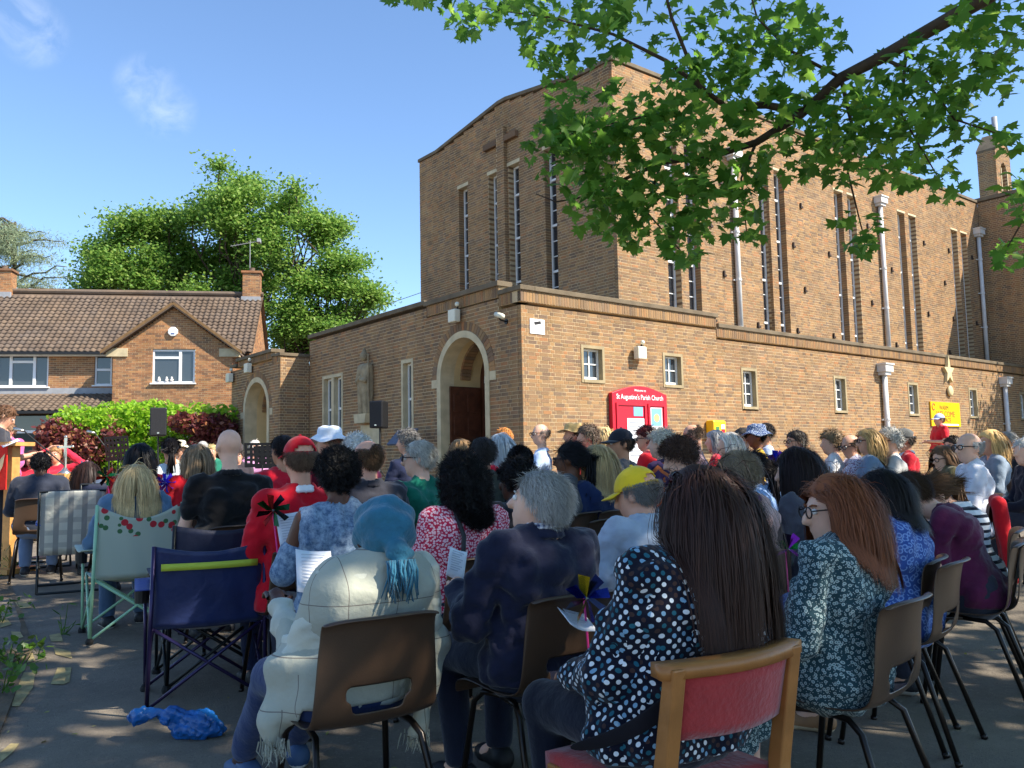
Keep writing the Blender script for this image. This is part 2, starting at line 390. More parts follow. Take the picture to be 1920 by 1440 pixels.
brick_wall(church, 'transept_wall', (UN+20.6, VN, 0), (0, -1), (-1, 0), 7.5, Z0, 11.35, [], BR_CH, .3)
# roofs and hidden far sides (closed volumes)
ROOF = mat('roof_felt', (90, 88, 86), .9, .2, 2)
m = MB(); m.box(.25, 25.2, .25, VN+.05, 4.05, 4.15); m.box(.25, UN+.1, VN, 9.25, 4.3, 4.4); m.box(-.6, .3, 9.5, 12.8, 4.05, 4.15)
m.box(UN+.3, 25.3, VN+.3, VN+8.9, 11.0, 11.1); m.box(25.4, 32, -5.5, VN+8.9, 11.1, 11.2); m.build('flat_roof', ROOF, church)
m = MB(); m.box(UN+.37, 32, VN+8.7, VN+8.93, Z0, 11.2); m.box(-.5, UN+.3, 12.6, 12.88, Z0, 4.1); m.box(0.31, UN+.36, 9.3, 9.4, Z0, 4.3); m.box(31.8, 32, -5.6, VN+8.7, Z0, 11.1); m.box(25.5, 31.8, -5.66, -5.5, Z0, 11.1); m.build('rear_wall', BR_CH, church)
# copings
def coping(name, boxes):
    for b in boxes: box(name, *b, COPE, church, .012)
coping('coping', [(-.04, .33, -.04, .69, 4.633, 4.73), (-.06, .33, .655, 3.36, 4.823, 4.93), (-.04, .33, 3.36, 9.33, 4.863, 4.97), (.33, 5.96, -.04, .33, 4.633, 4.73), (5.96, 25.19, -.04, .33, 4.403, 4.5),
                  (-.88, -.005, 9.25, 9.58, 4.343, 4.43), (-.88, -.5, 9.58, 9.86, 4.363, 4.45), (-.9, -.5, 9.8, 12.45, 4.503, 4.6), (-.88, -.5, 12.45, 12.93, 4.363, 4.45),
                  (UN-.03, UN+20.57, VN-.04, VN+.36, 11.303, 11.41), (UN+20.57, UN+20.95, VN-7.5, VN+.4, 11.353, 11.5)])
pts = [(.36, 11.3), (.97, 11.3), (4.27, 11.77), (4.63, 11.77), (7.93, 11.3), (8.97, 11.3)]
m = MB(); m.prism([(a, b+.003) for a, b in pts]+[(a, b+.11) for a, b in reversed(pts)], UN-.04, UN+.36, lambda a, b, d: (d, VN+a, b)); m.build('gable_coping', COPE, church, bevel=.012)
# brick cross and shaft on the nave front
BRD = brick_mat('dark_brick', [(100, 80, 66), (124, 96, 74), (108, 88, 72), (130, 98, 72)])
brick_wall(church, 'cross_shaft', (UN-.11, VN+4.27, 0), (0, 1), (-1, 0), .36, 4.4, 11.0, [], BR_CH, .105)
for a0, a1 in ((3.72, 4.26), (4.64, 5.26)): box('cross_arm', UN-.12, UN-.004, VN+a0, VN+a1, 10.52, 10.7, BRD, church, .01)
for a, b_, _, zt in nslots: box('lintel', UN-.015, UN+.3, VN+a-.06, VN+b_+.06, zt+.004, zt+.11, STONE, church)
# slot windows
def slot_window(u0, u1, v0, v1, z0, z1, front):
    """white frame standing at the back of a slot; front: slot in the nave front (plane u), else in the side (plane v)"""
    t = link('slot_window', None, church); t.empty_display_size = .1
    def bx(nm, a0, a1, d0, d1, za, zb, m):
        return box(nm, *((d0, d1, a0, a1) if front else (a0, a1, d0, d1)), za, zb, m, t)
    a0, a1, d = (v0, v1, u0) if front else (u0, u1, v0)
    bx('pane', a0+.03, a1-.03, d+.23, d+.245, z0, z1-.03, GLASSD)
    fr = MB()
    for (p, q, za, zb, w) in [(a0+.001, a0+.05, z0, z1-.002, .1), (a1-.05, a1-.001, z0, z1-.002, .1), (a0+.05, a1-.05, z1-.06, z1-.002, .1)]:
        fr.box(*((d+.19, d+.19+w, p, q) if front else (p, q, d+.19, d+.19+w)), za, zb)
    fr.build('frame', WHITE, t)
    z = z1-.42; k = 0
    while z > z0+.2:
        h = .03 if k % 3 == 1 else .012; dd = .06 if k % 3 == 1 else .02
        bx('glazing_bar', a0+.05, a1-.05, d+.23-dd, d+.229, z-h, z+h, WHITE); z -= .42; k += 1
for a, b_, za, zb in nslots: slot_window(UN, UN, VN+a, VN+b_, za, zb, True)
for a in SLOTS:
    slot_window(UN+a, UN+a+.5, VN, VN, 4.7, 9.85, False)
    box('lintel', UN+a-.04, UN+a+.54, VN-.012, VN+.3, 9.854, 9.92, STONE, church)
# iron wall ties on the nave side
TIE = mat('iron', (52, 40, 34), .8, .2, 20)
for i in range(9):
    for j, z in enumerate((5.0, 6.3, 7.6, 8.9)):
        u = 3.6+i*1.95+(j % 2)*.5
        if any(a-.25 < u < a+.75 for a in SLOTS) or abs(u-4.65) < .25 or abs(u-12.7) < .25 or u > 20: continue
        MB().box(UN+u, UN+u+.05, VN-.05, VN+.02, z, z+.16).box(UN+u+.05, UN+u+.11, VN-.05, VN+.02, z, z+.06).build('wall_tie', TIE, church)
# rainwater pipes
def downpipe(u, v, z0, z1, r=.075, hop=True, mt=GREYPIPE):
    t = link('downpipe', None, church, (u, v, 0)); t.empty_display_size = .1
    MB().tube([(0, -.1, z0), (0, -.1, z1)], r, 12).build('pipe', mt, t, smooth=True)
    if hop: MB().box(-.22, .22, -.27, -.003, z1, z1+.2).box(-.16, .16, -.22, -.003, z1-.09, z1).box(-.25, .25, -.3, -.003, z1+.2, z1+.24).build('hopper', mt, t)
    z = z0+.7
    while z < z1-.2: MB().tube([(0, -.1, z-.03), (0, -.1, z+.03)], r+.018, 12).box(-.14, .14, -.05, -.002, z-.02, z+.02).build('collar', mt, t); z += 1.35
for u, zt in ((4.65, 9.75), (12.69, 9.85), (20.25, 9.95)): downpipe(UN+u, VN, 4.2, zt)
downpipe(13.36, 0, .3, 3.72); downpipe(21.55, 0, .3, 3.72)
# aisle windows
for a, b_, za, zb, rows in SW:
    t = link('aisle_window', None, church); t.empty_display_size = .1
    f = MB(); w = .065
    f.box(a+.001, a+w, -.012, .26, za, zb); f.box(b_-w, b_-.001, -.012, .26, za, zb); f.box(a+w, b_-w, -.012, .26, zb-w, zb-.001); f.box(a+w, b_-w, -.02, .26, za+.001, za+w)
    f.build('stone_surround', WSTONE, t)
    fr = MB(); A0, A1, B0, B1 = a+w, b_-w, za+w, zb-w
    for q in ((A0+.002, A0+.045, B0, B1), (A1-.045, A1-.002, B0, B1), (A0+.045, A1-.045, B1-.045, B1), (A0+.045, A1-.045, B0, B0+.065)): fr.box(q[0], q[1], .11, .16, q[2], q[3])
    fr.build('frame', WHITE, t)
    gb = MB(); c = (A0+A1)/2; gb.box(c-.013, c+.013, .118, .145, B0+.065, B1-.045)
    for k in range(1, rows):
        z = B0+.065+(B1-B0-.11)*k/rows; gb.box(A0+.045, c-.013, .118, .145, z-.013, z+.013); gb.box(c+.013, A1-.045, .118, .145, z-.013, z+.013)
    gb.build('glazing_bar', WHITE, t)
    for i in range(2):
        for k in range(rows):
            z0_, z1_ = B0+.065+(B1-B0-.11)*k/rows, B0+.065+(B1-B0-.11)*(k+1)/rows
            x0_, x1_ = (A0+.045, c) if i == 0 else (c, A1-.045); box('pane', x0_, x1_, .14, .143, z0_, z1_, GLASS, t)
# porch windows
def porch_window(v0, v1, lights):
    t = link('porch_window', None, church); t.empty_display_size = .1
    f = MB(); w = .08; za, zb = 1.55, 3.73
    f.box(-.012, .26, v0+.001, v0+w, za, zb); f.box(-.012, .26, v1-w, v1-.001, za, zb); f.box(-.012, .26, v0+w, v1-w, zb-w, zb-.001); f.box(-.03, .26, v0+w, v1-w, za+.001, za+w)
    if lights == 2: c = (v0+v1)/2; f.box(-.005, .25, c-.07, c+.07, za+w, zb-w)
    f.build('stone_surround', STONE, t)
    sp = [(v0+w, v1-w)] if lights == 1 else [(v0+w, c-.07), (c+.07, v1-w)]
    fr = MB()
    for p, q in sp:
        for k in ((p+.002, p+.045, za+w, zb-w-.002), (q-.045, q-.002, za+w, zb-w-.002), (p+.045, q-.045, zb-w-.05, zb-w-.002), (p+.045, q-.045, 2.8, 2.86), (p+.045, q-.045, za+w, za+w+.06)): fr.box(.12, .17, *k)
        box('pane', .15, .153, p+.04, q-.04, za+w+.05, 2.81, GLASS, t); box('pane', .15, .153, p+.04, q-.04, 2.85, zb-w-.04, GLASS, t)
    fr.build('frame', WHITE, t)
porch_window(7.3, 8.47, 2); porch_window(3.89, 4.41, 1)
# arched openings
def ring(r0, r1, c, zs, zb, u0, u1, n=28):
    m = MB(); prof = [(c-r1, zb)] + [(c-r1*math.cos(math.pi*k/n), zs+r1*math.sin(math.pi*k/n)) for k in range(n+1)] + [(c+r1, zb)]
    inn = [(c-r0, zb)] + [(c-r0*math.cos(math.pi*k/n), zs+r0*math.sin(math.pi*k/n)) for k in range(n+1)] + [(c+r0, zb)]
    k = len(prof)
    vs = [(u0, a, b) for a, b in prof]+[(u0, a, b) for a, b in inn]+[(u1, a, b) for a, b in prof]+[(u1, a, b) for a, b in inn]
    fs = []
    for i in range(k-1): fs += [(i, i+1, k+i+1, k+i), (2*k+i, 3*k+i, 3*k+i+1, 2*k+i+1), (k+i, k+i+1, 3*k+i+1, 3*k+i), (i, 2*k+i, 2*k+i+1, i+1)]
    return m.add(vs, fs)
def arch_fill(r, c, zs, zb, u0, u1, n=28):
    poly = [(c-r, zb)] + [(c-r*math.cos(math.pi*k/n), zs+r*math.sin(math.pi*k/n)) for k in range(n+1)] + [(c+r, zb)]
    return MB().prism(poly, u0, u1, lambda a, b, d: (d, a, b))
def arch_bricks(c, zs, r0, r1, u0, u1, parent, name='arch_brick', n=34):
    bm_ = MB()
    for k in range(n):
        w0, w1 = math.pi*(k+.06)/n, math.pi*(k+.94)/n
        P = [(r0, w0), (r1, w0), (r1, w1), (r0, w1)]
        bm_.prism([(c-r*math.cos(w), zs+r*math.sin(w)) for r, w in P], u0, u1, lambda a, b, d: (d, a, b))
    tag(bm_.build(name, BR_CH, parent), kind='stuff')
ring(.8, .943, 1.975, 3.15, Z0, -.02, .34).build('door_surround', STONE, church)
ring(.80, .90, 1.975, 3.15, Z0, .34, 1.25).build('porch_lining', CREAM, church)
arch_bricks(1.975, 3.15, .945, 1.13, -.008, .09, church)
arch_bricks(1.975, 3.15, .74, .81, .5, .75, church, 'inner_arch_brick', 30)
for a, b_ in ((2.925, 3.13), (.82, 1.025)): box('impost_stone', -.012, .2, a, b_, 2.97, 3.15, STONE, church)
dr_ = link('church_door', None, church); dr_.empty_display_size = .1
ring(.68, .8, 1.975, 3.15, Z0, 1.05, 1.15).build('door_frame', DARKWOOD, dr_)
fl = MB(); fl.box(1.08, 1.13, 1.3, 2.65, 3.02, 3.12); fl.build('transom', WHITE, dr_)
ring(.62, .68, 1.975, 3.12, 3.1, 1.07, 1.13).build('fanlight_frame', WHITE, dr_)
MB().box(1.08, 1.12, 1.955, 1.995, 3.12, 3.75).box(1.08, 1.12, 1.62, 1.65, 3.12, 3.62).build('fanlight_bar', WHITE, dr_)
arch_fill(.64, 1.975, 3.12, 3.12, 1.1, 1.105).build('fanlight_pane', GLASSD, dr_)
lf = link('door_leaf', None, church); lf.empty_display_size = .1    # open leaf folded back against the reveal
MB().box(.2, 1.0, 2.70, 2.755, .32, 3.0).build('leaf_board', DARKWOOD, lf)
for i in range(2):
    for k in range(5): box('door_panel', .27+i*.37, .56+i*.37, 2.685, 2.70, .45+k*.5, .83+k*.5, DARKWOOD, lf, .02)
MB().tube([(.3, 2.66, 1.35), (.3, 2.66, 1.6)], .012, 6).box(.28, .32, 2.66, 2.7, 1.45, 1.49).build('door_handle', mat('brass', (170, 130, 60), .3, .1, 5, metal=1.), lf)
box('inner_door', 1.16, 1.9, 1.5, 1.56, .3, 3.0, WHITE, church); box('far_leaf', 1.12, 1.17, 1.2, 1.38, .32, 3.0, DARKWOOD, church)
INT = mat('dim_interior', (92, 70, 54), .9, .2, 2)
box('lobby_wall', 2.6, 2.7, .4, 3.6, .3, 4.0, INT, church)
box('threshold', -.25, 1.3, 1.1, 2.85, .15, .46, STONE, church)
cs = .95
ring(.8, .945, 9.29+.72+cs, 2.96, Z0, -.86, -.5).build('side_door_surround', STONE, church)
ring(.80, .9, 9.29+.72+cs, 2.96, Z0, -.5, .2).build('side_porch_lining', CREAM, church)
arch_bricks(9.29+.72+cs, 2.96, .945, 1.1, -.848, -.75, church, 'side_arch_brick')
arch_bricks(9.29+.72+cs, 2.96, .72, .81, -.35, -.15, church, 'side_inner_arch_brick', 30)
arch_fill(.81, 9.29+.72+cs, 2.96, Z0, .1, .16).build('side_porch_back', CREAM, church)
for a, b_ in ((11.94, 12.12), (9.8, 9.98)): box('side_impost_stone', -.855, -.7, a, b_, 2.78, 2.96, STONE, church)
# bellcote and flue behind the transept
bp = at(1867, 300, 34.)
c_, s_ = math.cos(CH_ROT), math.sin(CH_ROT); bu = (bp[0]-CC[0])*c_+(bp[1]-CC[1])*s_; bv = -(bp[0]-CC[0])*s_+(bp[1]-CC[1])*c_
bc = link('bellcote', None, church, (bu, bv, 0)); bc.empty_display_size = .1
brick_wall(bc, 'bellcote_front', (0, 0, 0), (0, 1), (-1, 0), .72, 11.0, 13.9, [], BR_CH, .3, .112)
zt = lambda s: 13.9+.75*(1-abs(s-.72)/.72)
brick_wall(bc, 'bellcote_side', (0, 0, 0), (1, 0), (0, -1), 1.45, 11.0, zt, [(.45, 1.0, 11.9, 13.1, 1.)], BR_CH, .3)
MB().prism([(0, 13.9), (.72, 14.7), (1.45, 13.9), (1.45, 13.8), (.72, 14.58), (0, 13.8)], -.03, .75, lambda a, b, d: (a, d, b)).build('bellcote_roof', COPE, bc)
ringb = MB(); box('bellcote_string', -.03, 1.47, -.02, .74, 11.75, 11.82, STONE, bc); box('bellcote_core', .3, 1.4, .3, .7, 11, 13.8, INT, bc)
for q in ((.40, .45), (1.0, 1.05)): box('opening_trim', q[0], q[1], -.02, .1, 11.9, 13.1, STONE, bc)
MB().tube([(1.2, .4, 14.0), (1.2, .4, 15.6)], .11, 10).build('flue_pipe', LEAD, bc, smooth=True)
box('roof_plant_housing', UN+19.0, UN+21.4, VN+.8, VN+2.2, 11.1, 11.95, LEAD, church, .05)

# ---------------------------------------------------------------- house
BR_HO = brick_mat('house_brick', [(140, 98, 72), (172, 122, 84), (188, 132, 88), (156, 110, 78), (128, 98, 78), (192, 142, 94), (164, 114, 80)])
TILE = brick_mat('roof_tile', [(96, 84, 75), (108, 94, 83), (102, 90, 81), (115, 100, 87), (100, 90, 83)])
SOFFIT = mat('soffit', (232, 230, 224), .6, .05, 4); GUTTER = mat('gutter', (30, 30, 32), .4, .1, 6); FLASH = LEAD
HB = at(100, 690, 32.)
haz = math.radians(80); HR = math.pi/2-haz
house = thing('house', 'brick vicarage with tiled roof, gabled wing and white window frames', 'house', (HB[0], HB[1], 0), HR)
bpy.context.view_layer.update()
HG = .75
brick_wall(house, 'main_wall', (-9, 0, 0), (1, 0), (0, -1), 11.45, HG, 5.9, [(7.02, 8.83, 4.55, 5.84), (10.46, 11.08, 4.6, 5.88), (8.45, 9.6, HG, 3.1)], BR_HO, .28, bond='stretcher')
wg = lambda s: 5.85+1.62*(1-abs(s-2.12)/2.13)
brick_wall(house, 'gable_wall', (2.44, -1.2, 0), (1, 0), (0, -1), 4.25, HG, wg, [(1.38, 2.89, 4.56, 5.82), (1.2, 3.0, 1.8, 3.2)], BR_HO, .28, bond='stretcher')
brick_wall(house, 'gable_return', (2.44, 0, 0), (0, -1), (-1, 0), 1.2, HG, 5.85, [], BR_HO, .1, bond='stretcher')
ew = lambda s: 5.9+2.75*(1-abs(s-3.2)/3.2)
brick_wall(house, 'end_wall', (7.15, 0, 0), (0, 1), (1, 0), 6.4, HG, ew, [], BR_HO, .28, .112, bond='stretcher')
brick_wall(house, 'wing_end_wall', (6.69, -1.2, 0), (0, 1), (1, 0), 1.2, HG, 5.85, [], BR_HO, .28, .112, bond='stretcher')
MB().box(-9, 7.1, 6.3, 6.5, HG, 5.9).box(-9.1, -9, 0, 6.4, HG, 5.9).box(6.69, 7.15, -.02, .3, HG, 5.9).build('rear_wall', BR_HO, house)
def tiles(name, O_, ex, ey, nx, ny, cut=None, parent=house, tw=.22, th=.25):
    """pantile-like roof: each tile a curved piece on the slope O_ + i*tw*ex + j*th*ey"""
    O_, ex, ey = np.array(O_, float), np.array(ex, float), np.array(ey, float); nn = np.cross(ex, ey); nn /= np.linalg.norm(nn)
    q = np.linspace(0, 1, 7); prof = .028*np.sin(q*2*np.pi)+.03
    V, F = [], []; k = 0
    for j in range(ny):
        for i in range(nx):
            if cut and not cut((i+.5)*tw, (j+.5)*th): continue
            dz = random.uniform(-.004, .004)
            for b_, lift in ((0, .035), (1.06, .0)):
                for a_, h in zip(q, prof): V.append(O_+ex*(i+a_*1.03)*tw+ey*(j+b_)*th+nn*(h+lift+dz))
            for a_, h in zip(q, prof): V.append(O_+ex*(i+a_*1.03)*tw+ey*(j)*th+nn*(h+.012+dz))
            for t_ in range(6): F.append((k+t_, k+t_+1, k+7+t_+1, k+7+t_)); F.append((k+14+t_, k+14+t_+1, k+t_+1, k+t_))
            k += 21
    return tag(link(name, mesh_np(name, np.array(V), np.array(F), [TILE], True), parent), kind='stuff')
sl_ = np.array([0, 3.45, 2.95]); sl_ /= np.linalg.norm(sl_)
# main roof: front slope with a valley where the gable roof meets it
rl = 4.45
def cutmain(a, b):
    s = -9.2+a; y = -.28+b*sl_[1]; z = 5.82+b*sl_[2]
    zg = 5.75+1.72*(1-abs(s-4.56)/2.4)    # gable roof surface height at this s
    return s < 7.3 and not (z < zg-.02)
tiles('roof_tiles', (-9.2, -.28, 5.82), (1, 0, 0), sl_, 75, int(rl/.25), cutmain)
sr = np.array([0, -3.45, 2.95]); sr /= np.linalg.norm(sr)
MB().add([(-9.2, -.26, 5.8), (7.3, -.26, 5.8), (7.3, 3.2, 8.74), (-9.2, 3.2, 8.74), (-9.2, 6.7, 5.8), (7.3, 6.7, 5.8)], [(0, 1, 2, 3), (3, 2, 5, 4)]).build('roof_slope', TILE, house)
MB().tube([(-9.2, 3.2, 8.84), (7.3, 3.2, 8.84)], .11, 8).build('ridge_tiles', TILE, house)
for sg, nm in ((1, 'left'), (-1, 'right')):
    e = np.array([sg*2.4, 0, 1.72]); Lg = np.linalg.norm(e); e /= Lg
    tiles('gable_roof_tiles', (4.56-sg*2.4, -1.45 if sg > 0 else 2.0, 5.72), (0, 1, 0) if sg < 0 else (0, 1, 0), e, 1, 1) if False else None
    x0 = 4.56-sg*2.42
    mbg = MB(); mbg.add([(x0, -1.46, 5.72), (4.56, -1.46, 7.53), (4.56, 2.0, 7.53), (x0, .1, 5.72), (x0, -1.46, 5.64), (4.56, -1.46, 7.43), (4.56, 2.0, 7.43), (x0, .1, 5.64)], [(0, 1, 2, 3), (4, 7, 6, 5), (0, 4, 5, 1), (0, 3, 7, 4)])
    mbg.build('gable_slope', TILE, house)
    cutg = (lambda a, b: True)
    ey_ = e; ex_ = np.array([0, -1. if sg > 0 else 1., 0])
    o_ = np.array([x0, (1.95 if sg > 0 else -1.46), 5.74])
    lim = (lambda a, b, sg=sg: ((1.95-a) if sg > 0 else (-1.46+a)) < .25+b*.62*.9)
    tiles('gable_roof_tiles', o_, ex_, ey_, 15, 12, lim)
    MB().prism([(4.56-sg*2.5, 5.62), (4.56, 7.48), (4.56, 7.60), (4.56-sg*2.5, 5.74)], -1.47, -1.42, lambda a, b, d: (a, d, b)).build('bargeboard', mat('bargeboard', (120, 92, 58), .7, .2, 8), house)
MB().tube([(4.56, -1.47, 7.62), (4.56, 2.1, 7.62)], .09, 8).build('gable_ridge', TILE, house)
box('corbel_stone', 2.2, 2.95, -1.25, -1.0, 5.55, 5.86, STONE, house); box('corbel_stone', 6.2, 6.95, -1.25, -1.0, 5.55, 5.86, STONE, house)
MB().box(-9.2, 2.2, -.40, -.26, 5.74, 5.84).build('gutter', GUTTER, house); box('soffit', -9.2, 2.43, -.27, -.005, 5.7, 5.76, SOFFIT, house)
MB().tube([(2.33, -.3, 5.74), (2.36, -.12, 5.5), (2.36, -.12, 4.3)], .05, 8).build('drainpipe', GUTTER, house)
def upvc(name, x0, x1, y, z0, z1, vs, hs, sill=True):
    """vs: x of mullions; hs: list of (xa, xb, z) transoms"""
    t = link(name, None, house); t.empty_display_size = .1; f = MB(); w = .065
    for q in ((x0, x0+w, z0, z1), (x1-w, x1, z0, z1), (x0+w, x1-w, z1-w, z1), (x0+w, x1-w, z0, z0+w)): f.box(q[0]+.001, q[1]-.001, y+.06, y+.13, q[2]+.001, q[3]-.001)
    for v in vs: f.box(v-.05, v+.05, y+.055, y+.12, z0+w, z1-w)
    for a, b_, z in hs: f.box(a, b_, y+.058, y+.118, z-.045, z+.045)
    f.build('frame', PVC, t); box('pane', x0+.02, x1-.02, y+.1, y+.104, z0+.02, z1-.02, GLASS, t)
    if sill: box('sill', x0-.06, x1+.06, y-.09, y+.05, z0-.05, z0-.002, PVC, t)
    return t
upvc('bedroom_window', -1.98, -.17, 0, 4.55, 5.84, [-1.5, -.68], [(-1.45, -.73, 5.5)])
upvc('landing_window', 1.46, 2.08, 0, 4.6, 5.88, [], [(1.5, 2.04, 5.2)])
upvc('gable_window', 3.82, 5.33, -1.2, 4.56, 5.82, [4.8], [(3.88, 4.75, 5.52)])
upvc('lower_window', 3.64, 5.44, -1.2, 1.8, 3.2, [4.5], [])
orn = mat('ornament_white', (240, 236, 230), .5, .05, 5)
for x in (4.05, 4.32, 4.5): MB().lathe([(.0, 0), (.05, .015), (.065, .06), (.035, .11), (.04, .13), (.015, .17), (0, .175)], 10, (x, -1.13, 4.63)).build('window_ornament', orn, house, smooth=True)
# lean-to porch roof and front door
MB().add([(-9, -1.75, 3.5), (2.44, -1.75, 3.5), (2.44, -.02, 4.28), (-9, -.02, 4.28), (-9, -1.75, 3.4), (2.44, -1.75, 3.4), (2.44, -.02, 4.18), (-9, -.02, 4.18)], [(0, 1, 2, 3), (7, 6, 5, 4), (0, 4, 5, 1), (1, 5, 6, 2)]).build('porch_roof_slope', TILE, house)
e = np.array([0, 1.73, .78]); e /= np.linalg.norm(e)
tiles('porch_roof_tiles', (-9, -1.8, 3.5), (1, 0, 0), e, 52, 7)
box('flashing', -9, 2.44, -.03, -.002, 4.26, 4.5, FLASH, house); box('porch_gutter', -9, 2.44, -1.92, -1.8, 3.42, 3.52, GUTTER, house)
brick_wall(house, 'porch_wall', (-9, -1.3, 0), (1, 0), (0, -1), 8.05, HG, 3.4, [], BR_HO, .2, bond='stretcher')
fd = link('front_door', None, house); fd.empty_display_size = .1
MB().box(-.93, -.83, -1.3, -1.2, HG, 3.38).box(.35, .45, -1.3, -1.2, HG, 3.38).box(-.83, .35, -1.3, -1.2, 2.75, 2.85).build('frame', PVC, fd)
box('pane', -.83, .35, -1.26, -1.25, 2.85, 3.38, GLASS, fd); box('door_panel', -.83, .35, -1.26, -1.2, HG, 2.75, mat('dark_green_door', (30, 44, 40), .4, .1, 4), fd)
box('porch_side', .45, 2.44, -1.3, -1.1, HG, 3.4, BR_HO, house)
def chimney(x, y, zb, zt, ant=False):
    brick_wall(house, 'chimney_face', (x-.36, y-.3, 0), (1, 0), (0, -1), .72, zb, zt, [], BR_HO, .1, bond='stretcher')
    brick_wall(house, 'chimney_side', (x+.36, y-.3, 0), (0, 1), (1, 0), .6, zb, zt, [], BR_HO, .1, .112, bond='stretcher')
    MB().box(x-.35, x+.34, y-.22, y+.3, zb, zt).build('chimney_core', BR_HO, house)
    box('chimney_cap', x-.42, x+.42, y-.36, y+.36, zt, zt+.09, BR_HO, house); box('chimney_flashing', x-.4, x+.4, y-.42, y-.3, zb-.05, zb+.22, FLASH, house)
    MB().lathe([(.13, 0), (.11, .1), (.12, .18)], 12, (x, y, zt+.09)).build('chimney_pot', TILE, house)
    if ant:
        a = MB(); a.tube([(x-.1, y, zt), (x-.1, y, zt+1.5)], .016, 6); a.tube([(x-.9, y-.1, zt+1.2), (x+.3, y+.05, zt+1.5)], .012, 6)
        for k in range(9): px = x-.85+k*.12; a.tube([(px, y-.26, zt+1.215+k*.03), (px, y+.1, zt+1.215+k*.03)], .006, 4)
        a.box(x+.2, x+.34, y-.15, y+.22, zt+1.42, zt+1.58); a.build('television_aerial', LEAD, house)
chimney(6.83, 3.2, 8.45, 9.72, True); chimney(-3.05, 3.2, 8.5, 9.62)
al = thing('alarm_box', 'white octagonal alarm box high on the house gable', 'alarm box', tuple(np.array([HB[0], HB[1], 6.49]) + np.array([math.cos(HR)*4.54+math.sin(HR)*1.2, math.sin(HR)*4.54-math.cos(HR)*1.2, 0])), HR)
MB().prism([(.19*math.cos(math.pi/8+k*math.pi/4), .19*math.sin(math.pi/8+k*math.pi/4)) for k in range(8)], -.09, 0.0, lambda a, b, d: (a, d, b)).build('casing', WHITE, al, bevel=.02)
MB().box(-.06, .06, -.1, -.085, -.1, -.06).build('strobe', mat('blue_lens', (60, 90, 150), .3, 0), al)
